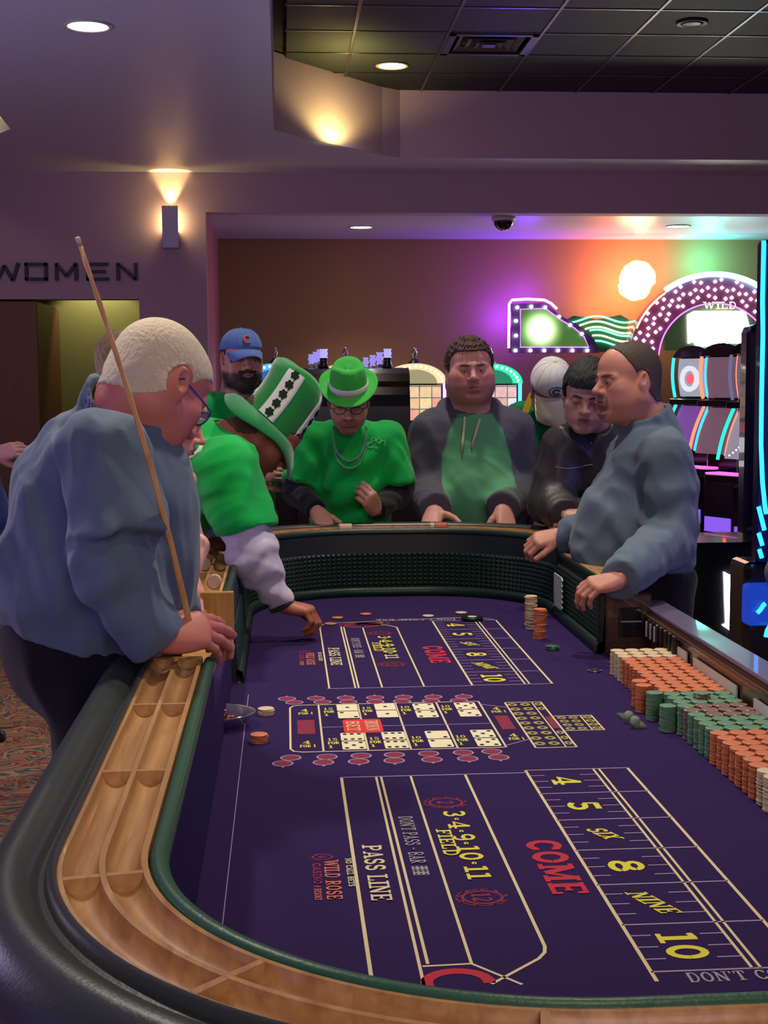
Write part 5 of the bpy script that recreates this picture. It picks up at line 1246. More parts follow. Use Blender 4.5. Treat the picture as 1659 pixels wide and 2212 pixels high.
def head_field(c, R, neck, h=.0028, w=1.0, jaw=1.0, nose=1.0, fat=0.0, eyes=.5, neck_r=.056, s=1.0, brow=1.0, ear=1.0, mouth=0.0):
    c = np.asarray(c, float); T = lambda x, y, z: c+R@(np.array([x, y, z])*s)
    lo = np.minimum(c, neck)-.155*s; hi = np.maximum(c, neck)+.155*s
    F = Field(lo, hi, h)
    E = lambda p, r, k=.02, op='+', Q=None: F.ell(T(*p), np.array(r)*s, R if Q is None else R@Q, k*s, op)
    Cn = lambda a, b, ra, rb, k=.02, op='+': F.cone(T(*a), T(*b), ra*s, rb*s, k*s, op)
    E((0, -.018, .030), (.076*w, .098, .090), 0)
    E((0, .030, .038), (.062*w, .060, .060), .03)
    E((0, .034, -.030), (.057*w+fat*.5, .058, .072), .03)
    for q in (-1, 1):
        Cn((q*.052*w, .000, -.052), (q*.018*jaw, .072, -.096), .024+fat, .018+fat*.6, .035)
        E((q*.043*w, .056, -.020), (.024+fat, .022+fat, .020+fat), .025)
        E((q*.040*w, .045, -.060), (.022+fat*1.3, .030+fat, .030+fat), .03)
    E((0, .078, -.098), (.022*jaw, .017, .016), .022)
    if fat > .004: E((0, .030, -.100), (.050, .045, .024+fat), .03)
    for q in (-1, 1):
        Cn((q*.010, .0885, .020), (q*.047, .074, .018), .0085*brow, .008, .014)
        E((q*.0325, .0985, .000), (.0175, .0125, .0120), .012, '-')
    # nose
    Cn((0, .088, .012), (0, .109+.004*nose, -.024), .0075, .0105*nose, .012)
    E((0, .1115+.004*nose, -.0265), (.0115*nose, .0105, .0100), .007)
    for q in (-1, 1):
        E((q*.0125*nose, .1000, -.0300), (.0078, .0105, .0078), .007); E((q*.0065, .1060, -.0385), (.0036, .0055, .004), .003, '-')
    # mouth
    E((0, .074, -.058), (.033*jaw, .026, .027), .022)
    Cn((-.019, .0930, -.0575), (0, .0995, -.0545), .0042, .0052, .006); Cn((.019, .0930, -.0575), (0, .0995, -.0545), .0042, .0052, .006)
    Cn((-.017, .0915, -.0665), (0, .0975, -.0685), .0045, .0060, .006); Cn((.017, .0915, -.0665), (0, .0975, -.0685), .0045, .0060, .006)
    E((0, .1030, -.0612-mouth), (.0225, .0080, .0013+mouth), .002, '-')
    E((0, .1010, -.083), (.022, .008, .006), .012, '-')
    # eyes
    for q in (-1, 1):
        E((q*.0318, .0790, .0005), (.0148, .0140, .0132), .004)
        E((q*.0318, .0955, -.0010), (.0132, .0080, .0010+.0048*eyes), .0015, '-')
    # ears
    for q in (-1, 1):
        Q = rot('X', radians(12))@rot('Z', q*radians(-22))
        E((q*.080*w, -.012, -.004), (.0065, .0185*ear, .031*ear), .006, '+', Q)
        E((q*.086*w, -.008, .002), (.0060, .0110*ear, .0195*ear), .004, '-', Q)
        E((q*.0805*w, .0005, -.012), (.0055, .006, .009), .005)
    F.cone(T(0, -.028, -.045), neck, neck_r*s+fat, neck_r*s*1.06+fat, .045)
    return F
def head_colors(c, R, s, skin, lips=(150, 80, 74), brow=(60, 44, 34), stubble=None, shaded=0, hairline=None, hair=None, rosy=.0, beard=None, goatee=None):
    c = np.asarray(c, float)
    sk = np.array(lin(skin)); lp = np.array(lin(lips)); br = np.array(lin(brow))
    def f(V):
        L = (V-c)@R/s; x, y, z = L[:, 0], L[:, 1], L[:, 2]; C_ = np.tile(sk, (len(V), 1))
        def mixin(m, col):
            nonlocal C_
            m = np.clip(m, 0, 1)[:, None]; C_ = C_*(1-m)+np.array(col)*m
        ax = np.abs(x); front = smooth01(y, .03, .06)
        mixin(rosy*smooth01(-np.hypot((ax-.045)/.03, (z+.028)/.022), -1.2, -.3)*front, lin((190, 84, 74)))
        mixin(.5*rosy*smooth01(-np.hypot(x/.014, (z+.027)/.014), -1.3, -.4)*smooth01(y, .09, .1), lin((190, 84, 74)))
        if stubble is not None:
            m = smooth01(-z, .040, .062)*smooth01(y, -.03, .01)*(1-smooth01(-np.hypot(x/.026, (z+.062)/.012), -1.1, -.8)*.85); mixin(m*stubble[1]*smooth01(z, -.135, -.115), lin(stubble[0]))
            mixin(stubble[1]*smooth01(-np.hypot(x/.028, (z+.046)/.008), -1.1, -.7)*front, lin(stubble[0]))
        if goatee is not None:
            m = np.maximum(smooth01(-np.hypot(x/.027, (z+.090)/.024), -1.15, -.85), smooth01(-np.hypot(x/.033, (z+.047)/.0085), -1.2, -.8)); m = np.maximum(m, smooth01(-np.hypot((ax-.029)/.006, (z+.066)/.026), -1.3, -.8))
            mixin(m*front*goatee[1]*(1-smooth01(-np.hypot(x/.024, (z+.062)/.0095), -1.1, -.9)), lin(goatee[0]))
        mixin(.85*smooth01(-np.hypot(x/.0235, (z+.062)/.0095), -1.1, -.85)*smooth01(y, .08, .09), lp)
        mixin(.9*smooth01(-np.hypot((ax-.030)/.021, (z-.0215-.10*(ax-.03)*(ax < .03))/.0052), -1.25, -.75)*front, br)
        mixin(.35*smooth01(-np.hypot((ax-.0318)/.019, (z-.001)/.012), -1.2, -.6)*front, lin((110, 62, 60)))
        if hairline is not None:
            mixin(hairline(x, y, z), lin(hair))
        return C_
    return f
def eyeballs(c, R, s, look=(0, 0)):
    """returns a mesh part list for whites and irises"""
    out = []
    for q in (-1, 1):
        for r, off, m in ((.0118, 0, 0), (.0062, .0078, 1)):
            bm = bmesh.new(); bmesh.ops.create_uvsphere(bm, u_segments=14, v_segments=10, radius=r*s)
            p = np.array([q*.0318, .0800, .0])+np.array([look[0]*off*.5, off*.82, look[1]*off*.5]); p = np.asarray(c)+R@(p*s)
            for v in bm.verts: v.co = Vector(v.co)+Vector(p)
            bm.verts.index_update(); out.append((np.array([v.co[:] for v in bm.verts]), [[v.index for v in f.verts] for f in bm.faces], m)); bm.free()
    return out
def hair_field(c, R, s, thick=.008, h=.0035, w=1.0, front=.070, temple=.040, side=-.030, back=-.055, seed=1, clump=.003, lam=.02, recede=0.0, top=0.0):
    c = np.asarray(c, float); F = Field(c-.17*s, c+.17*s, h)
    F.ell(c+R@(np.array([0, -.018, .030+top*.5])*s), (np.array([.076*w, .098, .090])+thick+np.array([0, 0, top*.5]))*s, R, 0)
    F.ell(c+R@(np.array([0, .030, .038])*s), (np.array([.062*w, .060, .060])+thick)*s, R, .02)
    F.ell(c+R@(np.array([0, -.045, -.03])*s), (np.array([.062*w, .05, .055])+thick*.8)*s, R, .02)
    if clump: F.disp(lambda P: clump*s*snoise((P-c)@R, (lam, lam*1.5, lam*2), seed))
    def mask(P):
        L = (P-c)@R/s; x, y, z = np.abs(L[:, 0]), L[:, 1], L[:, 2]
        ang = np.clip((y+.04)/.12, 0, 1)      # 0 at the back, 1 at the front
        zl = np.interp(y, [-.12, -.045, -.03, -.012, .006, .012, .03, .055, .09], [back, back, -.03, .020, side, side+.01, temple-.005, temple+.022, front])
        zl = zl+recede*np.clip((x-.018)/.03, 0, 1)*np.clip((y-.02)/.05, 0, 1)
        return (zl-z)*.8*s+.0015*s*snoise(L, (.014, .014, .02), seed+5)
    i = np.indices(F.D.shape).reshape(3, -1)
    P = np.stack([F.ax[0][i[0]], F.ax[1][i[1]], F.ax[2][i[2]]], 1); m = np.abs(F.D.ravel()) < .05
    E = np.full(F.D.size, -1.0, np.float32); E[m] = mask(P[m]); E = E.reshape(F.D.shape)
    F.D = np.maximum(F.D, E); return F

def hand_field(F, wrist, f, n, thumb, L=1.0, curl=(20, 25, 15), spread=4, thumb_dir=(.65, .6, -.35), tcurl=(10, 15), per=None, k=.0035):
    """f: wrist to knuckles; n: back of the hand; thumb=+1 if the thumb is on the side f x n"""
    f = nrm(f); n = nrm(np.asarray(n, float)-f*(np.asarray(n, float)@f)); sd = np.cross(f, n)*thumb; w = np.asarray(wrist, float)
    K = [(.026, .086, .0120), (.009, .092, .0122), (-.009, .088, .0115), (-.0255, .080, .0102)]
    for (a, b, r) in K: F.cone(w+sd*a*.62*L+f*.012*L, w+sd*a*L+f*b*L-n*.002*L, .0150*L, r*L, .016*L)
    F.ell(w+f*.045*L-n*.006*L, np.array([.036, .046, .0150])*L, np.stack([sd, f, n], 1), .014*L)
    fl = [(.043, .027, .022), (.047, .031, .023), (.043, .029, .022), (.034, .022, .019)]
    for q in range(4):
        a, b, r = K[q]; c = curl if per is None else per[q]; p = w+sd*a*L+f*b*L-n*.002*L
        sp_ = radians(spread*(1.5-q)); d0 = nrm(f*cos(sp_)+sd*sin(sp_)); ang = 0; rr = r*.90
        for j in range(3):
            ang += radians(c[j]); d = d0*cos(ang)-n*sin(ang); e = p+d*fl[q][j]*L
            F.cone(p, e, rr*L, rr*.88*L, k if j or q == 0 else k); rr *= .90; p = e
    t = np.asarray(thumb_dir, float); d = nrm(f*t[0]+sd*t[1]+n*t[2]); p = w+f*.018*L+sd*.016*L-n*.004*L; rr = .0155
    axis = nrm(np.cross(d, -n*.5-sd*.8+f*.2)) if True else None
    for j, (ln, cu) in enumerate(((.042, 0), (.034, tcurl[0]), (.027, tcurl[1]))):
        if cu: d = np.array(Matrix.Rotation(radians(cu), 3, Vector(axis))@Vector(d))
        e = p+d*ln*L; F.cone(p, e, rr*L, rr*.86*L, .010*L if j == 0 else k); rr *= .84; p = e
    return F
def hand_part(wrist, elbow, f, n, thumb, L=1.0, h=.0026, arm_r=.027, arm_len=.10, **kw):
    w = np.asarray(wrist, float); e = np.asarray(elbow, float); d = nrm(e-w); a = w+d*arm_len
    lo = np.minimum(np.minimum(a, w)-.05, w-.205*L); hi = np.maximum(np.maximum(a, w)+.05, w+.205*L)
    F = Field(lo, hi, h); F.cone(w+nrm(f)*.01, a, .0225*L, arm_r, 0, sq=(nrm(n), 1.18)); hand_field(F, w, f, n, thumb, L, **kw); return F.mesh()
# ------------------------------------------------------------------ clothes
def cut(F, p, n, k=.0):
    n = nrm(n); x, y, z = F.ax[0][:, None, None], F.ax[1][None, :, None], F.ax[2][None, None, :]
    F.merge((slice(None),)*3, ((x-p[0])*n[0]+(y-p[1])*n[1]+(z-p[2])*n[2]).astype(np.float32), k, '&'); return F
def lerp(a, b, t): return np.asarray(a, float)*(1-t)+np.asarray(b, float)*t
def arm_prims(F, A, grow=0.0, upto=2.0, k=.03, cuff=True, r=(.062, .050, .036), sq=None):
    """A = (shoulder, elbow, wrist); upto 0..1 ends on the upper arm, 1..2 on the forearm"""
    s, e, w = A
    if upto <= 1: F.cone(s, lerp(s, e, upto), r[0]+grow, r[0]*(1-upto)+r[1]*upto+grow, k, flat='b'); return
    F.cone(s, e, r[0]+grow, r[1]+grow, k); t = upto-1
    F.cone(e, lerp(e, w, t), r[1]+grow, r[1]*(1-t)+r[2]*t+grow, k*.8, flat='b')
def torso_prims(F, P, N, SR, SL, fwd, d, grow=0.0, k=.06):
    up = nrm(N-P); side = nrm(SR-SL); f = nrm(np.cross(up, side)); f = f if f@fwd > 0 else -f; side = np.cross(f, up); R = np.stack([side, f, up], 1); g = grow
    L = np.linalg.norm(N-P)
    F.ell(lerp(P, N, .70)+f*d.get('co', .0), (d['cw']+g, d['cd']+g, L*.36+g), R, 0)
    F.ell(lerp(P, N, .34)+f*d.get('bo', .02), (d['bw']+g, d['bd']+g, L*.36+g), R, k)
    F.ell(lerp(P, N, .02)+f*d.get('ho', 0), (d['hw']+g, d['hd']+g, L*.26+g), R, k)
    for S in (SR, SL):
        F.cone(lerp(N, P, .10), lerp(S, P, .02), .058+g, .062+g, .05)
    return R
def buzz_mesh(head, N, t=.0022, zl=None):
    hk = {k_: v_ for k_, v_ in head.items() if k_ in ('w', 'jaw', 'nose', 'fat', 'neck_r', 'brow', 'ear')}
    c, R_, s_ = head['c'], head['R'], head.get('s', 1.0); F = head_field(c, R_, N, s=s_, h=.0036, **hk); F.D -= t
    zl = zl or ([-.13, -.06, -.035, -.022, .004, .016, .03, .06, .09], [-.075, -.070, -.045, -.03, -.022, .015, .040, .060, .068])
    sh = F.D.shape; X = np.broadcast_to(F.ax[0][:, None, None], sh).ravel()-c[0]; Y = np.broadcast_to(F.ax[1][None, :, None], sh).ravel()-c[1]; Z = np.broadcast_to(F.ax[2][None, None, :], sh).ravel()-c[2]
    m = np.abs(F.D.ravel()) < .03; L = np.stack([X[m], Y[m], Z[m]], 1)@R_/s_; w = head.get('w', 1.0)
    e = (np.interp(L[:, 1], *zl)-L[:, 2])*.8+.0025*snoise(L, .02, 6)
    ear = .026*head.get('ear', 1)-np.hypot((L[:, 1]+.008), (L[:, 2]+.002)*.75); e = np.maximum(e, np.where(np.abs(L[:, 0]) > .055, ear, -1))
    E = np.full(m.size, 1.0, np.float32); E[m] = e; E = E.reshape(sh); E[F.D < -.02] = .001; F.D = np.maximum(F.D, E); return F.mesh()
def bounds(pts, pad): a = np.array(pts); return a.min(0)-pad, a.max(0)+pad
def const_col(c): cc = lin(c); return lambda V: np.tile(cc, (len(V), 1))
DEF = dict(cw=.175, cd=.115, bw=.165, bd=.12, bo=.02, hw=.17, hd=.12)
def person(label, base, P, N, SR, SL, AR, AL, fwd, dims, head, skin, shirt, trousers, hands=(None, None), under=None, forearm_skin=(False, False), group=None,
           leg_yaw=None, feet=None, sex='m'):
    base = np.array([base[0], base[1], 0.0]); d = dict(DEF); d.update(dims); f3 = np.array([fwd[0], fwd[1], 0.])
    hc, hR, hs = head['c'], head['R'], head.get('s', 1.0)
    hk = {k_: v_ for k_, v_ in head.items() if k_ in ('w', 'jaw', 'nose', 'fat', 'eyes', 'neck_r', 'brow', 'ear', 'mouth', 'h')}
    parts = [head_field(hc, hR, N, s=hs, **hk).mesh()]
    # inner body under the clothes: torso, arms, legs on a coarse grid
    hipR = P+nrm(np.cross(f3, [0, 0, 1]))*.09; hipL = P-nrm(np.cross(f3, [0, 0, 1]))*.09
    ft = feet or (base+nrm(np.cross(f3, [0, 0, 1]))*.13, base-nrm(np.cross(f3, [0, 0, 1]))*.13)
    kn = [lerp(h_, q, .48)+f3*.03 for h_, q in zip((hipR, hipL), ft)]
    an = [q+v3(0, 0, .09) for q in ft]
    lo, hi = bounds([P, N, SR, SL, *AR, *AL, *an, *kn], .20); lo[2] = 0
    B = Field(lo, hi, .016); torso_prims(B, P, N, SR, SL, f3, d, -.018)
    B.cone(lerp(N, hc, -.1), lerp(N, hc, .35), .05*hs, .05*hs, .04)
    for A in (AR, AL): B.cone(A[0], A[1], .048, .038, .03); B.cone(A[1], A[2], .038, .024, .02)
    for h_, k_, a_, in zip((hipR, hipL), kn, an): B.cone(h_, k_, .075, .05, .03); B.cone(k_, a_, .05, .035, .02); B.cone(a_, a_+f3*.12-v3(0, 0, .045), .035, .03, .02)
    parts.append(B.mesh())
    for side, (A, H) in enumerate(((AR, hands[0]), (AL, hands[1]))):
        if H: parts.append(hand_part(A[2], A[1], **H))
    hcol = head_colors(hc, hR, hs, skin, **head.get('paint', {})); sk = np.array(lin(skin))
    def col(V):
        C_ = np.tile(sk*.97, (len(V), 1)); m = np.linalg.norm(V-hc, axis=1) < .2; C_[m] = hcol(V[m]); return C_
    b = net_obj('person', parts, SKIN, loc=base, col=col); tag(b, label, 'person', group)
    if head.get('eyeballs', True):
        EV = {0: G(), 1: G()}
        for V, Fa, m in eyeballs(hc, hR, hs, head.get('look', (0, 0))): EV[m].add(V, Fa)
        if True:
            g = G(); g.mi = 0
            for mm in (0, 1):
                g.mi = mm; g.add(EV[mm].V, EV[mm].F)
            g.obj('eyes', [EYEW, IRIS], b, True, hc)
    # shirt
    sh = shirt; h = sh.get('h', .009); gr = sh.get('grow', .008)
    lo, hi = bounds([P, N, SR, SL, AR[0], AR[1], AL[0], AL[1]]+([AR[2], AL[2]] if sh.get('upto', 2) > 1 else []), .24); lo[2] = P[2]-sh.get('hem', .10)-.12
    F = Field(lo, hi, h); R = torso_prims(F, P, N, SR, SL, f3, d, gr)
    for i, A in enumerate((AR, AL)):
        u = sh.get('upto', 2.0); u = u[i] if isinstance(u, (list, tuple)) else u
        arm_prims(F, A, sh.get('sleeve', gr+.008), u, r=sh.get('arm_r', (.062, .052, .036)), k=sh.get('k', .03))
    if sh.get('extra'): sh['extra'](F, R)
    ndir = nrm(lerp(hc, hc+hR@v3(0, -.03, -.05), 1)-N)
    if sh.get('collar'): F.cone(N-ndir*.04, N+ndir*sh['collar'], .086*hs+head.get('fat', 0), (head.get('neck_r', .056)+.016)*hs+head.get('fat', 0), .008, flat='b')
    if sh.get('folds', 1): F.disp(lambda V: folds(V, sh.get('seed', 3), sh.get('lam', .075), sh.get('amp', .006), sh.get('st', (1, 1, 2.4)), R)+folds(V, sh.get('seed', 3)+9, .045, sh.get('amp', .006)*.42, (1.5, 1, 2.2), R))
    if sh.get('post'): sh['post'](F, R)
    hp = P+v3(0, 0, -sh.get('hem', .10)); cut(F, hp, sh.get('hem_n', (0, 0, -1)))
    nr = (head.get('neck_r', .056))*hs+head.get('fat', 0)+.004
    F.cone(N-ndir*.012, N+ndir*.22, nr, nr*1.02, .006, '-')
    pt = [F.mesh()]
    so = net_obj(sh.get('name', 'shirt'), pt, sh['mat'], b, base, sh.get('col')); 
    # under-sleeves
    if under:
        lo, hi = bounds([*AR, *AL], .12); U = Field(lo, hi, h)
        for i, A in enumerate((AR, AL)):
            if under['arms'][i]:
                U.cone(A[0], A[1], .055, .048, .02); U.cone(A[1], lerp(A[1], A[2], under.get('t', .97)), .048+under.get('g', .002), .034+under.get('g', .002), .03, flat='b')
        U.disp(lambda V: folds(V, 21, under.get('lam', .05), under.get('amp', .004), (1.4, 1.4, .8)))
        net_obj('undershirt', [U.mesh()], under['mat'], b, base)
    # bare forearms
    # trousers
    tr = trousers
    lo, hi = bounds([P, *kn, *an, hipR, hipL], .2); lo[2] = 0.02; hi[2] = P[2]+tr.get('rise', .04)+.03
    Tt = Field(lo, hi, .012)
    side_ = nrm(np.cross(f3, [0, 0, 1])); Rp = np.stack([side_, f3, [0, 0, 1]], 1)
    Tt.ell(P+v3(0, 0, -.02)+f3*d.get('ho', 0), (d['hw']+.012, d['hd']+.014, .17), Rp, 0)
    Tt.ell(P+v3(0, 0, .05)+f3*d.get('ho', 0), (d['hw']+.004, d['hd']+.006, .12), Rp, .04)
    for h_, k_, a_ in zip((hipR, hipL), kn, an): Tt.cone(h_, k_, .095+tr.get('g', 0), .068, .04); Tt.cone(k_, a_-v3(0, 0, .03), .068, .058, .03, flat='b')
    Tt.disp(lambda V: folds(V, 31, .08, .005, (1, 1, 2))); cut(Tt, P+v3(0, 0, tr.get('rise', .04)), (0, 0, 1))
    to = net_obj('trousers', [Tt.mesh()], tr['mat'], b, base)
    # shoes
    for q in ft:
        g = G(); a = atan2(f3[1], f3[0]); Rz = rot('Z', a-pi/2)
        prof = [(-.045, -.10), (.045, -.10), (.05, -.02), (.052, .08), (.04, .15), (.0, .175), (-.04, .15), (-.052, .08), (-.05, -.02)]
        V = [q+Rz@v3(x, y, 0) for x, y in prof]+[q+Rz@v3(x*.96, y*.98, .03) for x, y in prof]+[q+Rz@v3(x*.7, y*.85 if y < .05 else y*.8, .085 if y < .04 else .055) for x, y in prof]; n = len(prof)
        Fa = [tuple(range(n))[::-1], tuple(range(2*n, 3*n))]+[(j*n+i, j*n+(i+1) % n, (j+1)*n+(i+1) % n, (j+1)*n+i) for j in range(2) for i in range(n)]
        g.add(V, Fa); g.obj('shoe', SHOE, b, True, loc=q)
    # hair
    if 'hair' in head:
        hh = dict(head['hair']); hcol_ = hh.pop('col'); w = head.get('w', 1.0); nm = hh.pop('name', 'hair')
        if hh.pop('buzz', 0): net_obj(nm, [buzz_mesh(head, N, hh.get('t', .0022), hh.get('zl'))], HAIRM, b, hc, const_col(hcol_))
        else: net_obj(nm, [hair_field(hc, hR, hs, w=w, **hh).mesh()], HAIRM, b, hc, const_col(hcol_))
    return b, R
from mathutils.bvhtree import BVHTree
def surf(o):
    W_ = wloc(o); me = o.data; return BVHTree.FromPolygons([Vector(v.co)+W_ for v in me.vertices], [tuple(p.vertices) for p in me.polygons])
def on(bv, px, py, lift=.004):
    """the place on a garment's surface that lies along this line of sight, lifted off it a little"""
    d = nrm(_fw*FPX + _ri*(px-CX) + _dn*(py-CY)); h = bv.ray_cast(Vector(EYE), Vector(d), 12)
    if h[0] is None: return None
    n_ = np.array(h[1]); n_ = n_ if n_@d < 0 else -n_
    return np.array(h[0])+n_*lift
def kid(b, nm): return [c for c in b.children if c.name.split('.')[0] == nm][0]
SHOE = mat('black_shoe', (.01, .01, .012), .35)
def cl(name, c, **k): return mat('cloth_'+name, lin(c), **dict(dict(rough=.85, bump=.22, scale=500, spec=.2, sheen=.15, var=.05), **k))
DRESS = cl('dress_shirt', (88, 104, 122), rough=.72); GREEN = cl('kelly_green', (10, 168, 72)); GREEN2 = cl('kelly_green_b', (8, 158, 66)); BLKC = cl('black', (24, 24, 30)); CHAR = cl('charcoal', (72, 72, 88))
NAVYP = cl('black_trousers', (14, 14, 24)); JEAN = cl('dark_jeans', (24, 44, 58)); WHT = cl('white_sleeve', (196, 186, 206)); GRY = cl('grey_sleeve', (130, 130, 150))
def tube_obj(name, P, r, m, parent, n=8, closed=False):
    g = G(); g.tube(P, r, n, closed=closed); return g.obj(name, m, parent, True, loc=P[0])

# ================================================================== A: the stick man at the left
def glasses(b, hc, hR, s, m, lens=None, off=0.0):
    T_ = lambda x, y, z: hc+hR@(np.array([x, y+off, z])*s)
    fr = None
    g = G()
    for q in (-1, 1):
        P_ = [T_(q*(.034+.024*cos(t)), .104-.006*abs(cos(t)), .001+.015*sin(t)) for t in np.linspace(0, 2*pi, 18, endpoint=False)]; g.tube(P_, .0017*s, 6, closed=True)
        g.tube([T_(q*.058, .098, .006), T_(q*.074, .085, .006), T_(q*.083, .03, .008), T_(q*.084, -.008, .010), T_(q*.083, -.03, -.012)], .0019*s, 6)
    g.tube([T_(-.011, .106, .004), T_(0, .109, .007), T_(.011, .106, .004)], .0017*s, 6)
    fr = g.obj('glasses', m, b, True, loc=hc)
    for q in (-1, 1):
        g = G(); P_ = [T_(q*(.034+.023*cos(t)), .1035-.006*abs(cos(t)), .001+.014*sin(t)) for t in np.linspace(0, 2*pi, 16, endpoint=False)]; g.add(P_, [tuple(range(16))]); g.obj('lens', ACR, fr, loc=hc)
Ya = 2.86
def buzz(x, y, z):
    zl = np.interp(y, [-.13, -.06, -.035, -.022, .004, .016, .03, .06, .09], [-.075, -.070, -.045, -.03, -.022, .015, .040, .060, .068])
    return smooth01(z-zl, -.008, .010)*.92
hc = at(341, 833, Ya); hR = euler_frame(50, 40, 0)
N_ = at(262, 925, Ya); P_ = at(192, 1365, Ya+.10)
fw_ = nrm(v3(.97, .22, 0))
SRa = at(222, 975, Ya-.18); SLa = at(262, 980, Ya+.20)
ARa = (SRa, at(232, 1222, Ya-.22), at(340, 1374, 2.68)); ALa = (SLa, at(330, 1210, Ya+.22), at(380, 1348, 2.93))
def a_extra(F, R):
    # loose blouse of the shirt: belly, back and gathered waist
    F.ell(at(250, 1215, Ya), (.165, .165, .21), R, .06)
    F.ell(at(178, 1185, Ya), (.145, .15, .22), R, .06)
    F.ell(at(110, 1265, Ya), (.09, .10, .09), R, .05)
    F.ell(at(232, 1060, Ya), (.13, .17, .15), R, .06)
    F.cone(SRa, at(248, 1160, Ya-.215), .078, .097, .008, flat='b')
    F.cone(at(250, 1240, Ya-.22), at(322, 1352, 2.66), .060, .050, .03)
def a_post(F, R):
    # the sleeve's break above the elbow and drapes down the side
    def fn(V):
        L = V-at(230, 1180, 2.62); near = np.exp(-(np.linalg.norm(L, axis=1)/.16)**2)
        u = L@nrm(v3(.35, 0, -1)); dr = .0065*near*np.sin(u*60+2.4*np.sin(L[:, 0]*22+1)+1.5*np.sin(L[:, 1]*15))
        L2 = V-at(110, 1150, 2.8); low = np.exp(-(np.linalg.norm(L2*np.array([1, 1, .55]), axis=1)/.2)**2); dr += .007*low*np.sin((L2[:, 0]*1.0+L2[:, 2]*.22)*62+1.2*np.sin(L2[:, 2]*9))
        return dr
    F.disp(fn, .035)
a_hand = dict(f=(.70, .42, .02), n=(.05, -.78, .62), thumb=-1, per=[(30, 8, 6), (28, 10, 8), (32, 12, 8), (38, 18, 12)], spread=6, thumb_dir=(.75, .55, -.35), arm_r=.036, L=1.14, h=.0024)
a_hand2 = dict(f=(.62, -.05, -.02), n=(.1, .2, 1), thumb=1, per=[(30, 40, 20), (45, 55, 30), (50, 60, 40), (55, 60, 40)], thumb_dir=(.75, .5, .0), L=.92)
pa, Ra = person('grey-haired heavy man in blue-grey shirt and glasses leaning over the near left rail', (P_[0], P_[1]), P_, N_, SRa, SLa, ARa, ALa, fw_,
    dict(cw=.185, cd=.13, bw=.175, bd=.155, bo=.01, hw=.18, hd=.16, ho=-.01),
    dict(c=hc, R=hR, s=1.06, w=1.03, fat=.006, eyes=.3, neck_r=.066, nose=1.2, ear=1.12, h=.0026, jaw=1.1,
         paint=dict(brow=(150, 130, 110), rosy=.35, ), hair=dict(col=(206, 190, 160), buzz=1)),
    (196, 118, 102), dict(mat=DRESS, name='shirt', h=.0065, grow=.010, collar=.066, hem=.01, hem_n=(-.28, 0, -1), extra=a_extra, post=a_post, amp=.009, lam=.12, seed=4, sleeve=.010, arm_r=(.066, .054, .044), k=.016),
    dict(mat=NAVYP, rise=.06, g=.02), hands=(a_hand, a_hand2), leg_yaw=0)
glasses(pa, hc, hR, 1.06, mat('glasses_blue', lin((52, 70, 150)), .3))
# belt
bl = G(); c_ = P_+v3(-.012, 0, .045)
Rq = np.stack([nrm(np.cross(fw_, [0, 0, 1])), fw_, [0, 0, 1]], 1)@rot('X', radians(-10))
bl.lathe([(.185, -.016), (.190, -.014), (.190, .014), (.185, .016)], 40, c_, Rq, sx=1.02, sy=.93); bl.obj('belt', mat('belt_leather', lin((30, 28, 46)), .35), pa, True, loc=c_)
# his stick
s0, s1 = at(414, 1366, 2.73), at(173, 530, 2.38)
stt = thing('dice_stick', 'long thin pale wooden dice stick held upright by the grey-haired man', 'stick', s0)
n_ = 24; g = G(); Pp = [lerp(s0, s1, t)+v3(.012*sin(pi*t), 0, 0) for t in np.linspace(0, 1, n_)]; g.tube(Pp, [.0066-.0028*t+(.0007*sin(t*60) if t > .5 else 0) for t in np.linspace(0, 1, n_)], 10)
g.obj('shaft', wood('rattan', lin((226, 180, 112)), lin((190, 138, 78)), .3, (20, 20, 3), .4), stt, True, loc=s0)
g = G(); g.tube([Pp[-1], Pp[-1]+nrm(Pp[-1]-Pp[-2])*.014], .0042, 10); g.obj('tip', mat('stick_tip', lin((190, 170, 120)), .5), stt, True, loc=s1)

# ================================================================== J: the dealer at the right
Yj = 4.42
hc = at(1354, 822, Yj); hR = euler_frame(252, 4, 0)
N_ = at(1402, 935, Yj+.02); P_ = at(1392, 1262, Yj+.02); fw_ = nrm(v3(-.95, -.25, 0))
SLj = at(1432, 985, Yj-.18); SRj = at(1392, 975, Yj+.20)
ALj = (SLj, at(1450, 1160, Yj-.22), at(1340, 1252, 3.87)); ARj = (SRj, at(1330, 1150, Yj+.16), at(1213, 1157, 4.66))
def j_extra(F, R):
    F.ell(at(1332, 1155, Yj), (.155, .135, .17), R, .06); F.ell(at(1318, 1205, Yj), (.14, .11, .10), R, .05); F.ell(at(1400, 1080, Yj), (.15, .15, .18), R, .05); F.ell(at(1440, 1170, Yj), (.14, .085, .17), R, .05)
    F.cone(at(1445, 1080, Yj-.2), at(1440, 1170, Yj-.21), .072, .072, .03); F.cone(at(1235, 1156, 4.62), at(1215, 1157, 4.655), .038, .040, .01, flat='b')
def j_post(F, R):
    def fn(V):
        L = V-at(1440, 1140, Yj-.2); near = np.exp(-(np.linalg.norm(L, axis=1)/.17)**2); u = L@nrm(v3(-.4, 0, -1))
        return .0065*near*np.sin(u*58+2.4*np.sin(L[:, 0]*22)+1.5*np.sin(L[:, 1]*14))
    F.disp(fn, .035)
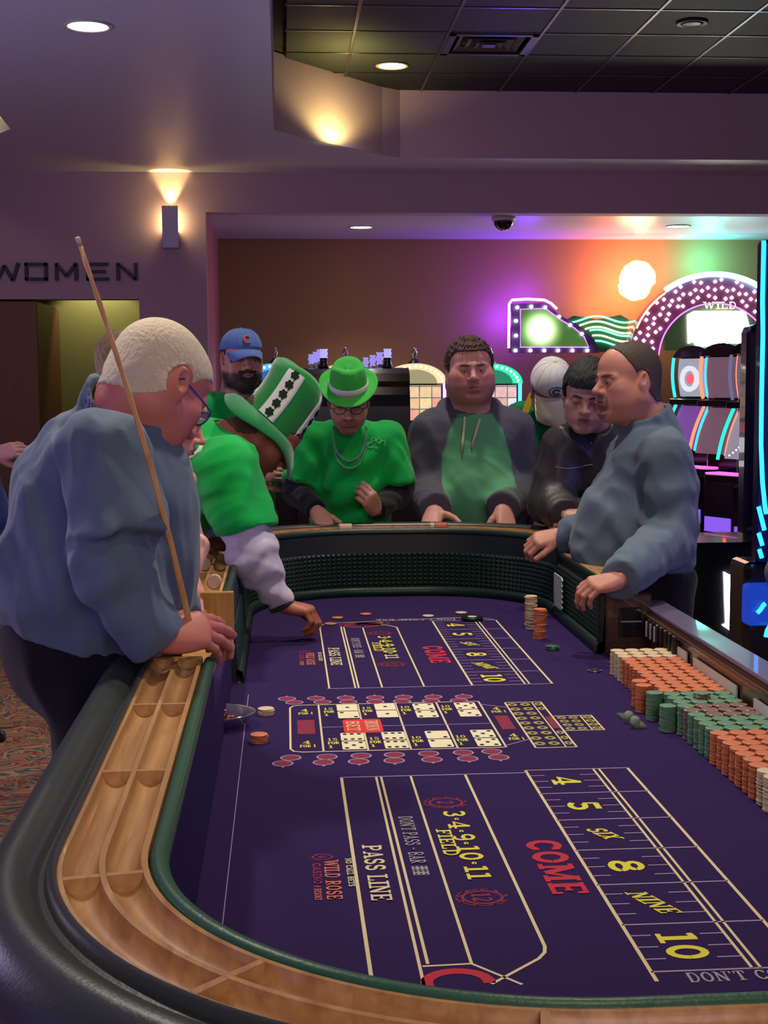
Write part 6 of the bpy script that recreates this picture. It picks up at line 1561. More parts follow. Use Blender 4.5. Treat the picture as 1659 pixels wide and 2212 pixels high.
pj, Rj = person('balding dealer with a goatee in a blue-grey shirt standing at the right side', (P_[0]+.06, P_[1]), P_, N_, SRj, SLj, ARj, ALj, fw_,
    dict(cw=.185, cd=.13, bw=.18, bd=.15, bo=.05, hw=.18, hd=.135, ho=.0),
    dict(c=hc, R=hR, s=1.02, w=1.0, fat=.006, eyes=.55, neck_r=.064, nose=1.1, ear=1.0, look=(-.1, 0),
         paint=dict(goatee=((96, 66, 60), .6), brow=(62, 46, 40), rosy=.12, ),
         hair=dict(col=(66, 52, 42), buzz=1, t=.0030, zl=([-.13, -.06, -.035, -.022, .004, .012, .03, .05, .07], [-.075, -.070, -.045, -.03, -.015, .030, .060, .100, .14]))),
    (190, 128, 110), dict(mat=DRESS, h=.008, grow=.008, collar=.062, hem=-.02, extra=j_extra, post=j_post, amp=.009, lam=.11, seed=8, k=.014, arm_r=(.068, .060, .042)),
    dict(mat=NAVYP, rise=.06, g=.01),
    hands=(dict(f=(-.95, -.15, -.12), n=(.05, -.55, .8), thumb=-1, curl=(45, 60, 40), thumb_dir=(.8, .5, -.2), L=1.02),
           dict(f=(-.88, -.16, -.12), n=(-.05, -.50, .86), thumb=1, curl=(42, 40, 24), spread=4, L=.94)))

# ================================================================== G: the man in the raglan hooded sweatshirt
Yg = 5.62
hc = at(1015, 800, Yg); hR = euler_frame(181, 2, 2)
N_ = at(1018, 893, Yg+.03); P_ = at(1030, 1190, Yg+.06); fw_ = nrm(v3(0, -1, 0))
SRg = at(936, 935, Yg+.04); SLg = at(1103, 932, Yg+.04)
ARg = (SRg, at(915, 1062, Yg+.02), at(940, 1100, 5.36)); ALg = (SLg, at(1132, 1058, Yg+.02), at(1086, 1098, 5.36))
GH, CHM = np.array(lin((86, 150, 112))), np.array(lin((78, 76, 90)))
def segd(V, a, b):
    d = b-a; t = np.clip(((V-a)@d)/(d@d), 0, 1); return np.linalg.norm(V-a-t[:, None]*d, axis=1)
def g_col(V):
    L = (V-lerp(SRg, SLg, .5)); ax = np.abs(L[:, 0]-.0); dz = L[:, 2]
    wid = np.interp(dz, [-.6, -.30, -.10, 0.02, .10], [.150, .148, .140, .105, .055]); m = smooth01(wid-ax, -.004, .004)[:, None]
    back = smooth01(L[:, 1], .06, .08)[:, None]; m = m*(1-back); ck = smooth01(dz, .072, .084)[:, None]; m = m*(1-ck)*smooth01(np.minimum(segd(V, *ARg[1:]), segd(V, *ALg[1:])), .068, .074)[:, None]
    return CHM*(1-m)+GH*m
def g_extra(F, R):
    F.ell(at(1028, 1085, Yg-.04), (.185, .15, .22), R, .06)
    for S in ((SRg, -1), (SLg, 1)): F.cone(S[0], lerp(S[0], (ARg if S[1] < 0 else ALg)[1], .8), .082, .074, .04)
    # hood lying round the neck
    t = np.linspace(-.2, pi+.2, 9); P0 = N_+v3(0, .0, .008)
    pts = [P0+v3(.098*cos(a), .02+.085*sin(a), .010+.022*sin(a)) for a in t]
    for a, b in zip(pts[:-1], pts[1:]): F.cone(a, b, .034, .034, .02)
pg_, Rg = person('heavy man with curly brown hair in a green hooded sweatshirt with charcoal sleeves', (P_[0], P_[1]+.02), P_, N_, SRg, SLg, ARg, ALg, fw_,
    dict(cw=.205, cd=.145, bw=.20, bd=.165, bo=.0, hw=.20, hd=.15),
    dict(c=hc, R=hR, s=1.08, w=1.06, fat=.014, eyes=.35, neck_r=.060, nose=1.15, jaw=1.1, brow=1.35,
         paint=dict(stubble=((120, 74, 60), .55), brow=(74, 50, 42), rosy=.38, lips=(160, 84, 84)),
         hair=dict(col=(74, 50, 42), thick=.009, front=.074, temple=.044, side=-.022, back=-.05, clump=.007, lam=.008, recede=.004, seed=12)),
    (202, 140, 126), dict(mat=CLOTH, name='hooded_sweatshirt', col=g_col, h=.0085, grow=.010, hem=.10, extra=g_extra, amp=.005, lam=.10, seed=5, arm_r=(.074, .066, .046)),
    dict(mat=JEAN), hands=(dict(f=(-.28, -.75, -.52), n=(-.15, -.55, .80), thumb=-1, curl=(32, 36, 20), thumb_dir=(.35, .85, .15), L=1.06),
                           dict(f=(.05, -.75, -.58), n=(.15, -.6, .80), thumb=1, curl=(36, 40, 24), thumb_dir=(.6, .6, -.3), L=1.06)))
bvg = surf(kid(pg_, 'hooded_sweatshirt'))
DRW = cl('drawstring', (196, 186, 150))
for pts in ([(1003, 888, -.02), (1004, 905, -.035), (1001, 935, -.04), (1000, 955, -.045), (998, 974, -.05)], [(1044, 886, -.02), (1035, 910, -.035), (1026, 940, -.04), (1018, 968, -.05)]):
    tube_obj('drawstring', [on(bvg, x, y, .006) for x, y, dy in pts], .0052, DRW, pg_)

# ================================================================== F: the man in the green fedora
Yf = 5.52
hc = at(753, 864, Yf-.12); hR = euler_frame(184, 24, 0)
N_ = at(752, 925, Yf); P_ = at(758, 1200, Yf+.14); fw_ = nrm(v3(0, -1, 0))
SRf = at(676, 952, Yf+.02); SLf = at(834, 952, Yf+.02)
ARf = (SRf, at(640, 1062, Yf-.02), at(685, 1103, 5.33)); ALf = (SLf, at(858, 1068, Yf-.02), at(812, 1103, 5.35))
def f_extra(F, R):
    for A in (ARf, ALf): F.cone(A[0], lerp(A[0], A[1], .84), .070, .078, .012, flat='b')
    F.ell(at(757, 1075, Yf+.03), (.150, .13, .22), R, .05)
def f_post(F, R):
    def fn(V):
        L = V-at(770, 1050, Yf-.1); a = np.exp(-(np.linalg.norm(L, axis=1)/.2)**2); u = L@nrm(v3(-.75, 0, 1)); return .008*a*np.sin(u*62+1.5*np.sin(L[:, 0]*25))
    F.disp(fn, .035)
    F.cone(at(693, 975, Yf-.12), at(705, 1060, Yf-.15), .010, .024, .03, '-'); F.cone(at(823, 975, Yf-.12), at(812, 1060, Yf-.15), .010, .024, .03, '-')
pf, Rf = person('man in a bright green fedora, glasses and bead necklaces over a green T-shirt', (P_[0], P_[1]+.02), P_, N_, SRf, SLf, ARf, ALf, fw_,
    dict(cw=.165, cd=.115, bw=.150, bd=.12, bo=.0, hw=.16, hd=.12),
    dict(c=hc, R=hR, s=.95, w=.98, eyes=.1, neck_r=.052, nose=1.15, paint=dict(stubble=((92, 66, 58), .45), brow=(60, 46, 40), goatee=((80, 58, 50), .4)),
         hair=dict(col=(66, 52, 44), buzz=1, t=.003)),
    (190, 136, 118), dict(mat=GREEN, name='t_shirt', h=.0085, grow=.008, upto=.8, hem=.12, extra=f_extra, post=f_post, amp=.008, lam=.10, seed=15, k=.010),
    dict(mat=NAVYP), under=dict(arms=(True, True), mat=BLKC, g=.004), hands=(dict(f=(.25, -.72, -.45), n=(.10, -.50, .85), thumb=-1, curl=(38, 48, 30), thumb_dir=(.5, .75, -.2), L=1.0),
                           dict(f=(-.25, -.55, .45), n=(.35, -.75, -.1), thumb=1, curl=(60, 70, 40), thumb_dir=(.7, .3, -.5), L=1.0)))
glasses(pf, hc, hR, .95, mat('glasses_black', (.01, .01, .012), .3), off=.003)
# his fedora: brim, crown with a pinch, white band
def hat_surface(rx0, rx1, h, top_pinch, n=36, m=10):
    V = []
    for j in range(m+1):
        t = j/m
        for k in range(n):
            a = 2*pi*k/n; r = rx0+(rx1-rx0)*t; V.append((r*cos(a)*.92, r*sin(a)*1.08, h*t-.012*max(0, cos(a)**2-.3)*t*t*0))
    return V
fdT = lambda p: hc+hR@rot('X', radians(-4))@(np.array(p)*v3(.84, .84, .86)+v3(0, 0, .006))
n = 40; V = []; prof = [(.100, .052), (.098, .085), (.092, .120), (.085, .148), (.074, .158), (.050, .148), (.020, .140), (0, .139)]
for r, z in prof:
    for k in range(n):
        a = 2*pi*k/n; pin = (.016*np.exp(-((a-pi/2-.75)/.35)**2)+.016*np.exp(-((a-pi/2+.75)/.35)**2))*smooth01(np.array(z), .09, .15); rr = max(r-pin*(r/.09), 0)
        V.append(fdT((rr*cos(a)*.90, rr*sin(a)*1.08-.012, z+(.010*abs(sin(a)) if r < .08 else .004*sin(a)))))
F = [(j*n+k, j*n+(k+1) % n, (j+1)*n+(k+1) % n, (j+1)*n+k) for j in range(len(prof)-1) for k in range(n)]
HATG = cl('fedora_green', (64, 186, 72)); 
fd = mesh_obj('fedora', V, F, HATG, pf, True, hc)
V = []; prof2 = [(.098, .056), (.118, .050), (.138, .046), (.150, .052), (.151, .055), (.138, .050), (.118, .054), (.098, .060)]
for r, z in prof2:
    for k in range(n):
        a = 2*pi*k/n; up = .022*(-sin(a))*(r-.098)/.05 if sin(a) < 0 else -.018*sin(a)*(r-.098)/.05
        up += .022*abs(cos(a))**2*(r-.098)/.05; V.append(fdT((r*cos(a)*.90, r*sin(a)*1.06-.012, z+up)))
F = [(j*n+k, j*n+(k+1) % n, (j+1)*n+(k+1) % n, (j+1)*n+k) for j in range(len(prof2)-1) for k in range(n)]
mesh_obj('brim', V, F, HATG, fd, True, hc)
g = G(); V = []
for r, z in ((.1005, .058), (.103, .060), (.1015, .082), (.098, .084)):
    for k in range(n): a = 2*pi*k/n; V.append(fdT((r*cos(a)*.90, r*sin(a)*1.08-.012, z+.004*sin(a))))
g.add(V, [(j*n+k, j*n+(k+1) % n, (j+1)*n+(k+1) % n, (j+1)*n+k) for j in range(3) for k in range(n)]); g.obj('hat_band', cl('band_white', (214, 214, 216)), fd, True, loc=hc)
# bead necklaces
bvf = surf(kid(pf, 't_shirt'))
BEAD = mat('bead_silver_green', lin((150, 190, 170)), .25, metal=.4)
bme2 = bpy.data.meshes.new('bead'); bm = bmesh.new(); bmesh.ops.create_icosphere(bm, subdivisions=1, radius=.0042); bm.to_mesh(bme2); bm.free(); bme2.materials.append(BEAD)
for nm, (xl, xr, yb, m) in enumerate(((719, 792, 1011, 64), (721, 790, 996, 58))):
    nk = thing('bead_necklace', ('longer' if nm == 0 else 'shorter')+' shiny bead necklace hanging on the green T-shirt', 'necklace', at(755, yb, Yf-.13))
    xm = (xl+xr)/2; bw = (xr-xl)/2; gb = G()
    for t in np.linspace(-1, 1, m):
        x = xm+bw*sin(t*pi/2)*(1 if abs(t) < .99 else 1); y = 905+(yb-905)*(cos(t*pi/2)**.55 if abs(t) < 1 else 0)
        q_ = on(bvf, x, y, .005+.003*nm)
        if q_ is not None: link('bead', bme2, nk, q_)
# faint white print on the shirt
g = G()
for (cx_b, cy_b, rr_, a0_, a1_) in ((800, 962, 6, 0, 300), (806, 950, 4, 90, 420), (818, 953, 5, 0, 360), (826, 958, 6, 200, 420), (812, 966, 3, 0, 200)):
    g.tube([on(bvf, cx_b+rr_*cos(radians(a)), cy_b+rr_*sin(radians(a)), .001) for a in np.linspace(a0_, a1_, 9)], .0022, 4)
g.obj('shirt_print', mat('faded_print', lin((110, 200, 150)), .9), pf, loc=on(bvf, 810, 955))

# ================================================================== E: the bearded man in the blue cap
def cap(b, hc, hR, s, m, mb, logo_m=None, brim_pitch=10, name='cap', w=1.0, high=0.0, back=0.0):
    T_ = lambda x, y, z: hc+hR@(np.array([x, y, z])*s)
    n = 36; V = []; rows_ = 10
    for j in range(rows_+1):
        t = j/rows_*pi/2
        for k in range(n):
            a = 2*pi*k/n; V.append(T_(.087*w*cos(t)**.8*cos(a), -.014+.108*cos(t)**.8*sin(a)+(.0), .038+(.088+high)*sin(t)+.008*cos(t)*sin(a)))
    F = [(j*n+k, j*n+(k+1) % n, (j+1)*n+(k+1) % n, (j+1)*n+k) for j in range(rows_) for k in range(n)]+[tuple(range(n))[::-1]]
    c = mesh_obj(name, V, F, m, b, True, hc)
    V = []; q = 14
    for th in (0, .004):
        for r in (0, .35, .7, 1):
            for k in range(q+1):
                a = pi*(.10+.80*k/q); V.append(T_(.080*w*cos(a)*(1-.12*r), .012+(.080+.072*r)*sin(a)**.8, .040+th-.020*r*r-radians(brim_pitch)*.09*r-.016*abs(cos(a))**2*(1+r)))
    F = []; o_ = 4*(q+1)
    for r in range(3):
        for k in range(q): i = r*(q+1)+k; F += [(i, i+q+1, i+q+2, i+1), (o_+i, o_+i+1, o_+i+q+2, o_+i+q+1)]
    for k in range(q): i = 3*(q+1)+k; F.append((i, o_+i, o_+i+1, i+1))
    for r in range(3): i = r*(q+1); F += [(i, o_+i, o_+i+q+1, i+q+1), (i+q, i+2*q+1, o_+i+2*q+1, o_+i+q)]
    mesh_obj('brim', V, F, mb, c, True, hc)
    g = G(); g.lathe([(.006, 0), (.005, .004), (0, .005)], 10, T_(0, -.014, .125+high), hR); g.obj('cap_button', m, c, True, loc=T_(0, -.014, .126+high))
    g = G()
    for a in np.linspace(0, pi, 7)[:-1]:
        pts = [T_(.0875*w*cos(t)**.8*cos(a)*(1 if t < pi/2 else 1), -.014+.1085*cos(t)**.8*sin(a), .038+(.0885+high)*sin(t)+.008*cos(t)*sin(a)) for t in np.linspace(0, pi/2-.01, 9)]; g.tube(pts, .0009, 4)
        pts = [T_(-.0875*w*cos(t)**.8*cos(a), -.014-.1085*cos(t)**.8*sin(a), .038+(.0885+high)*sin(t)-.008*cos(t)*sin(a)) for t in np.linspace(0, pi/2-.01, 9)]; g.tube(pts, .0009, 4)
    g.obj('seam', mb, c, loc=hc)
    return c, T_
def front_of_cap(T_, x, z, w=1.0, high=0.0, off=.003):
    t = math.asin(min(1, max(0, (z-.046)/(.088+high)))); ry = .108*cos(t)**.8+off; rx = .087*w*cos(t)**.8+off
    return T_(x, -.014+ry*sqrt(max(0, 1-(x/rx)**2)), z)
Ye = 5.95
hc = at(522, 776, Ye); hR = euler_frame(163, 3, 0)
N_ = at(508, 862, Ye+.03); P_ = at(505, 1130, Ye+.08); fw_ = nrm(v3(.28, -.96, 0))
SRe = at(436, 888, Ye+.0); SLe = at(585, 890, Ye+.08)
ARe = (SRe, at(440, 1010, Ye), at(545, 1030, Ye-.22)); ALe = (SLe, at(628, 1005, Ye+.05), at(602, 1022, Ye-.16))
pe, Re = person('bearded man in a blue ball cap and green T-shirt standing behind the bending man', (P_[0], P_[1]+.02), P_, N_, SRe, SLe, ARe, ALe, fw_,
    dict(cw=.18, cd=.125, bw=.17, bd=.14, hw=.17, hd=.13),
    dict(c=hc, R=hR, s=1.02, w=1.03, eyes=.25, neck_r=.060, fat=.004, paint=dict(stubble=((38, 30, 30), .9), brow=(40, 30, 28), rosy=.2),
         hair=dict(col=(34, 28, 28), buzz=1, t=.003)),
    (186, 128, 114), dict(mat=GREEN2, name='t_shirt', h=.010, upto=.75, hem=.0, amp=.006, seed=23), dict(mat=JEAN, rise=.14), under=dict(arms=(True, True), mat=GRY),
    hands=(dict(f=(.75, -.35, .2), n=(.2, -.85, .35), thumb=1, curl=(45, 50, 30), L=1.0), dict(f=(-.85, -.25, .0), n=(-.1, -.75, .55), thumb=1, curl=(30, 45, 30), L=1.05)))
BF = Field(hc-.16, hc+.16, .0035)
_sv = hc
BF.ell(hc+hR@v3(0, .034, -.060), (.068, .072, .075), hR, 0); BF.ell(hc+hR@v3(0, .062, -.108), (.040, .038, .030), hR, .03)
for q in (-1, 1): BF.cone(hc+hR@v3(q*.074, -.002, -.015), hc+hR@v3(q*.055, .03, -.09), .011, .026, .02)
BF.cone(hc+hR@v3(-.026, .090, -.052), hc+hR@v3(0, .099, -.047), .007, .0075, .008); BF.cone(hc+hR@v3(.026, .090, -.052), hc+hR@v3(0, .099, -.047), .007, .0075, .008)
BF.disp(lambda V: .003*snoise(V-_sv, (.012, .012, .03), 4))
BF.ell(hc+hR@v3(0, .085, -.016), (.055, .070, .030), hR, .008, '-'); BF.ell(hc+hR@v3(0, .108, -.062), (.020, .020, .006), hR, .004, '-'); BF.ell(hc+hR@v3(0, -.03, -.06), (.2, .028, .2), hR, 0, '-')
net_obj('beard', [BF.mesh()], HAIRM, pe, hc, const_col((36, 28, 28)))
CAPB = cl('cap_blue', (84, 112, 172)); cpE, T_ = cap(pe, hc, hR, 1.03, CAPB, CAPB, brim_pitch=2)
def cap_letter(c, T_, x0, z0, r, m, wd, name='cap_letter', a0=45, a1=315, rx=1.0, w=1.0, high=0.0):
    g = G(); P = [front_of_cap(T_, x0-r*rx*cos(radians(a)), z0+r*sin(radians(a)), w, high) for a in np.linspace(a0, a1, 16)]; g.tube(P, wd, 6); return g.obj(name, m, c, True, loc=P[0])
cap_letter(cpE, T_, .0, .083, .0135, cl('logo_red', (216, 80, 70)), .0042)

# ================================================================== H: the man in the white cap, head bowed
Yh = 5.95
hc = at(1190, 848, Yh-.12); hR = euler_frame(180, 38, 0)
N_ = at(1195, 890, Yh); P_ = at(1190, 1180, Yh+.10); fw_ = nrm(v3(0, -1, 0))
SRh = at(1128, 905, Yh+.02); SLh = at(1262, 905, Yh+.02)
ARh = (SRh, at(1140, 1030, Yh), at(1150, 1110, Yh-.2)); ALh = (SLh, at(1270, 1030, Yh), at(1220, 1100, Yh-.2))
PKG = cl('jacket_green', (6, 118, 72)); PKD = cl('dark_green', (22, 56, 48))
ph, Rh = person('man with bowed head in a white ball cap and green jacket with a yellow stripe', (P_[0], P_[1]+.02), P_, N_, SRh, SLh, ARh, ALh, fw_, {},
    dict(c=hc, R=hR, s=.98, eyes=.1, paint=dict(stubble=((90, 66, 60), .5)), hair=dict(col=(60, 46, 40), buzz=1, t=.003)),
    (176, 126, 118), dict(mat=PKG, name='jacket', h=.010, upto=2.0, hem=.10, collar=.03, amp=.010, lam=.10, st=(1, 1, 3), seed=27), dict(mat=JEAN),
    hands=(dict(f=(0, -.8, -.4), n=(0, -.4, .8), thumb=-1), dict(f=(-.2, -.8, -.4), n=(0, -.4, .8), thumb=1)))
WC = cl('cap_white', (226, 222, 226)); cpH, T_ = cap(ph, hc, hR, 1.04, WC, cl('cap_cream', (236, 226, 200)), brim_pitch=40, high=.020)
cap_letter(cpH, T_, .0, .075, .020, cl('logo_dark', (50, 50, 60)), .0022, 'logo_ring', 0, 360, 1.5, high=.02)
cap_letter(cpH, T_, .0, .075, .010, cl('logo_dark', (50, 50, 60)), .0035, 'logo_letter', 30, 330, 1.4, high=.02)
for k_, (pts, m_) in enumerate((([(1150, 850), (1142, 868), (1134, 892)], cl('stripe_yellow', (226, 190, 40))),)):
    g = G(); pp = [at(x, y, Yh-.085) for x, y in pts]; V = []
    for p in pp: V += [p+v3(-.012, 0, .004), p+v3(.014, -.006, .0), p+v3(.014, .012, 0), p+v3(-.012, .012, 0)]
    F = [];
    for i in range(len(pp)-1):
        for j in range(4): F.append((4*i+j, 4*i+(j+1) % 4, 4*i+4+(j+1) % 4, 4*i+4+j))
    F += [(0, 3, 2, 1), (4*len(pp)-4, 4*len(pp)-3, 4*len(pp)-2, 4*len(pp)-1)]
    g.add(V, F); g.obj('shoulder_stripe', m_, ph, loc=pp[0])

# ================================================================== I: the man in the leather jacket
Yi = 5.08
hc = at(1268, 853, Yi-.08); hR = euler_frame(196, 18, -6)
N_ = at(1290, 935, Yi+.05); P_ = at(1330, 1180, Yi+.16); fw_ = nrm(v3(-.5, -.87, 0))
SRi = at(1222, 965, Yi-.0); SLi = at(1362, 955, Yi+.10)
ARi = (SRi, at(1188, 1082, Yi-.02), at(1222, 1114, Yi-.20)); ALi = (SLi, at(1380, 1080, Yi+.1), at(1262, 1112, Yi-.14))
LTH = mat('black_leather', lin((52, 48, 50)), .46, bump=.3, scale=90, spec=.4, coat=.0)
LTHB = cl('leather_band', (150, 150, 130), rough=.4)
pi_, Ri = person('black-haired man in a black leather jacket looking down beside the dealer', (P_[0]+.05, P_[1]+.10), P_, N_, SRi, SLi, ARi, ALi, fw_, dict(cw=.175, cd=.12),
    dict(c=hc, R=hR, s=1.02, w=1.03, eyes=.12, jaw=1.05, nose=.9, neck_r=.054, paint=dict(brow=(26, 22, 24), lips=(150, 90, 84)),
         hair=dict(col=(18, 18, 24), thick=.013, front=.054, temple=.036, side=-.015, back=-.045, clump=.0022, lam=.022, recede=-.004, seed=9)),
    (196, 146, 124), dict(mat=LTH, name='leather_jacket', h=.009, grow=.012, collar=.040, hem=.10, amp=.006, lam=.10, st=(1, 1, 1.8), seed=31, arm_r=(.068, .060, .044)), dict(mat=NAVYP),
    hands=(dict(f=(.75, -.55, .05), n=(.0, -.45, .85), thumb=-1, curl=(32, 45, 30), thumb_dir=(.8, .45, -.2), L=1.0), dict(f=(-.75, -.5, .0), n=(0, -.4, .9), thumb=1, curl=(40, 50, 30))))
def sleeve_band(b, A, t, r, wd, m, name='sleeve_band'):
    s, e, w = A; p = lerp(e, w, t); d = nrm(w-e); a = nrm(np.cross(d, [0, 0, 1])); u = np.cross(a, d); g = G(); R_ = np.stack([a, u, d], 1)
    g.lathe([(r-.006, -wd), (r, -wd*.9), (r*.985, wd*.9), (r-.008, wd)], 24, p, R_); return g.obj(name, m, b, True, loc=p)
sleeve_band(pi_, ARi, .62, .062, .010, LTHB); 
bvi = surf(kid(pi_, 'leather_jacket'))
tube_obj('chest_seam', [on(bvi, x, y, .001) for x, y in ((1200, 1008), (1215, 1011), (1230, 1012), (1246, 1010), (1262, 1006), (1280, 1003))], .0016, LTHB, pi_, 6)
tube_obj('collar_snap', [on(bvi, 1275, 956, .002), on(bvi, 1276, 959, .003)], .0035, CHR, pi_, 8)

# ================================================================== D: the man bending over the rail in the shamrock hat
Yd = 4.42
hc = at(577, 934, Yd-.02); hR = euler_frame(86, 50, 0)
N_ = at(487, 955, Yd+.02); P_ = v3(-.66, Yd+.16, 1.00); fw_ = nrm(v3(.95, -.1, 0))
SRd = at(492, 1015, Yd-.16); SLd = at(478, 985, Yd+.20)
ARd = (SRd, at(548, 1205, Yd-.20), at(610, 1308, 4.24)); ALd = (SLd, at(462, 1095, Yd+.24), at(440, 1165, Yd+.10))
def d_extra(F, R):
    F.cone(SRd, lerp(SRd, ARd[1], .70), .086, .096, .03, flat='b'); F.cone(at(440, 1000, Yd-.04), SRd, .12, .085, .05); F.ell(at(432, 1040, Yd+.02), (.17, .15, .16), R, .06)
    F.ell(at(505, 1085, Yd-.14), (.085, .075, .075), R, .04)
pd_, Rd = person('man bending over the left rail in a tall green shamrock hat and green T-shirt', (P_[0]-.05, P_[1]), P_, N_, SRd, SLd, ARd, ALd, fw_, dict(cw=.20, cd=.14, bw=.19, bd=.16, bo=.02, hw=.18, hd=.15),
    dict(c=hc, R=hR, s=1.02, w=1.0, eyes=.1, neck_r=.060, fat=.005, ear=.9, paint=dict(stubble=((80, 50, 42), .5)),
         hair=dict(col=(84, 52, 40), buzz=1, t=.0016)),
    (160, 92, 72), dict(mat=GREEN, name='t_shirt', h=.008, grow=.010, upto=.6, hem=.06, extra=d_extra, amp=.006, lam=.10, seed=41, arm_r=(.075, .066, .05)), dict(mat=JEAN),
    hands=(dict(f=(.80, -.18, -.12), n=(.15, -.10, .95), thumb=-1, curl=(52, 58, 36), spread=4, thumb_dir=(.7, .5, -.4), L=.98), dict(f=(.8, -.2, -.2), n=(0, 0, 1), thumb=1)))
# white long sleeve
U = Field(*bounds([*ARd, *ALd], .14), .0065)
U.cone(ARd[0], ARd[1], .062, .070, .03); U.cone(lerp(ARd[0], ARd[1], .62), ARd[1], .070, .068, .03); U.cone(ARd[1], lerp(ARd[1], ARd[2], .98), .066, .040, .04, flat='b')
U.cone(ALd[0], ALd[1], .058, .05, .03); U.cone(ALd[1], ALd[2], .05, .04, .03)
axd = nrm(ARd[2]-ARd[0])
def dfold(V):
    L = V-ARd[1]; u = L@axd; v = L@v3(0, 1, 0); w_ = L@np.cross(axd, v3(0, 1, 0)); return .0060*np.sin(u*80+12*v+1.6*np.sin(w_*40+u*12))*smooth01(u, -.16, -.02)*1.0+.003*snoise(V, .05, 3)
U.disp(dfold, .04); net_obj('undershirt', [U.mesh()], WHT, pd_, v3(P_[0]-.05, P_[1], 0))
sleeve_band(pd_, ARd, .97, .043, .008, cl('cuff_dark', (40, 44, 60)), 'cuff_band')
# the hat
HU = hR@rot('X', radians(6)); hT = lambda p: hc+HU@(np.array(p, float)+v3(0, 0, -.028))
n = 48; V = []; profH = [(.094, .045), (.095, .08), (.094, .12), (.094, .165), (.096, .205), (.091, .230), (.074, .242), (.040, .240), (0, .236)]
HG = cl('hat_green', (18, 132, 52), sheen=.5); HGL = cl('hat_green_light', (40, 158, 62), sheen=.5); HB = cl('hat_brim_green', (14, 120, 60), sheen=.4)
def hat_pt(r, z, a, off=0.0):
    t = (z-.045)/.20; wob = .007*sin(3*a+z*30)*smooth01(np.array(z), .15, .26); rr = max(r+off+wob*(r/.1), 0)
    return hT((rr*cos(a)*.94-.0*t, rr*sin(a)*1.05-.012-.030*t*t, z+.010*sin(2*a+1)*t))
for r, z in profH:
    for k in range(n): V.append(hat_pt(r, z, 2*pi*k/n))
F = []; M_ = []
for j in range(len(profH)-1):
    for k in range(n): F.append((j*n+k, j*n+(k+1) % n, (j+1)*n+(k+1) % n, (j+1)*n+k)); M_.append(0)
ht = mesh_obj('shamrock_hat', V, F, [HG], pd_, True, hc, M_)
def pr_at(z): return np.interp(z, [p[1] for p in profH[:6]], [p[0] for p in profH[:6]])
BLKP = mat('felt_black_green', lin((12, 44, 26)), .9)
# stripes face the camera on the hat's right side
for a0, wd in ((radians(-18), .62), (radians(68), .62), (radians(160), .62), (radians(248), .62)):
    zz = np.linspace(.06, .222, 12); V = []
    for z in zz:
        for t in np.linspace(-wd/2, wd/2, 7): V.append(hat_pt(pr_at(z), z, a0+t, .0025))
    for z in zz:
        for t in np.linspace(-wd/2, wd/2, 7): V.append(hat_pt(pr_at(z), z, a0+t, -.003))
    m7 = 7; F = []; o_ = 12*7
    for j in range(11):
        for k in range(6): F += [(j*7+k, j*7+k+1, (j+1)*7+k+1, (j+1)*7+k)]
        F += [(j*7, (j+1)*7, o_+(j+1)*7, o_+j*7), (j*7+6, o_+j*7+6, o_+(j+1)*7+6, (j+1)*7+6)]
    st_ = mesh_obj('hat_stripe', V, F, cl('stripe_white', (226, 226, 220)), ht, True, hc)
    for q in range(5):
        zc = .078+q*.0335; g = G()
        def pt(u, v, e): return hat_pt(pr_at(zc+v), zc+v, a0+u/.1, .0032+e)
        for ang in (90, 210, 330):
            for s2 in (-1, 1):
                c2 = (.0084*cos(radians(ang))+.0046*s2*cos(radians(ang+90)), .0084*sin(radians(ang))+.0046*s2*sin(radians(ang+90)))
                e_ = .0003*(ang/90+s2); g.add([pt(c2[0]+.0054*cos(t), c2[1]+.0054*sin(t), e_) for t in np.linspace(0, 2*pi, 10, endpoint=False)], [tuple(range(10))])
        g.add([pt(.0075*cos(t), .0075*sin(t), .0012) for t in np.linspace(0, 2*pi, 10, endpoint=False)], [tuple(range(10))])
        g.add([pt(-.002, 0, .0014), pt(.002, -.001, .0014), pt(.009, -.0165, .0014), pt(.005, -.0175, .0014)], [(0, 1, 2, 3)])
        g.obj('shamrock', BLKP, st_, loc=hat_pt(pr_at(zc), zc, a0))
# brim drooping at the front and the side
V = []; pb = [(.092, .050), (.112, .040), (.135, .020), (.152, -.008), (.153, -.004), (.136, .026), (.112, .046), (.092, .056)]
for r, z in pb:
    for k in range(n):
        a = 2*pi*k/n; dr = (r-.092)/.06; V.append(hT((r*cos(a)*.95, r*sin(a)*1.08-.012, z+dr*(.030*cos(2*a)*.5+.016*sin(3*a+.6)+.030*(sin(a) < 0)*abs(sin(a))))))
F = [(j*n+k, j*n+(k+1) % n, (j+1)*n+(k+1) % n, (j+1)*n+k) for j in range(len(pb)-1) for k in range(n)]
mesh_obj('brim', V, F, HB, ht, True, hc)
# white curve of a print on the back of his shirt
g = G(); pts = [at(x, y, Yd-.205) for x, y in ((404, 990), (418, 986), (432, 974), (437, 960), (432, 948), (424, 944), (416, 950))]
bvd = surf(kid(pd_, 't_shirt')); pts = [on(bvd, x, y, .001) for x, y in ((400, 992), (418, 986), (432, 974), (437, 960), (432, 948), (424, 944), (416, 950))]; pts = [p for p in pts if p is not None]; g.tube(pts, [.004, .007, .008, .007, .006, .004, .002][:len(pts)], 6); g.obj('shirt_print', cl('print_white', (230, 240, 226)), pd_, True, loc=pts[0])

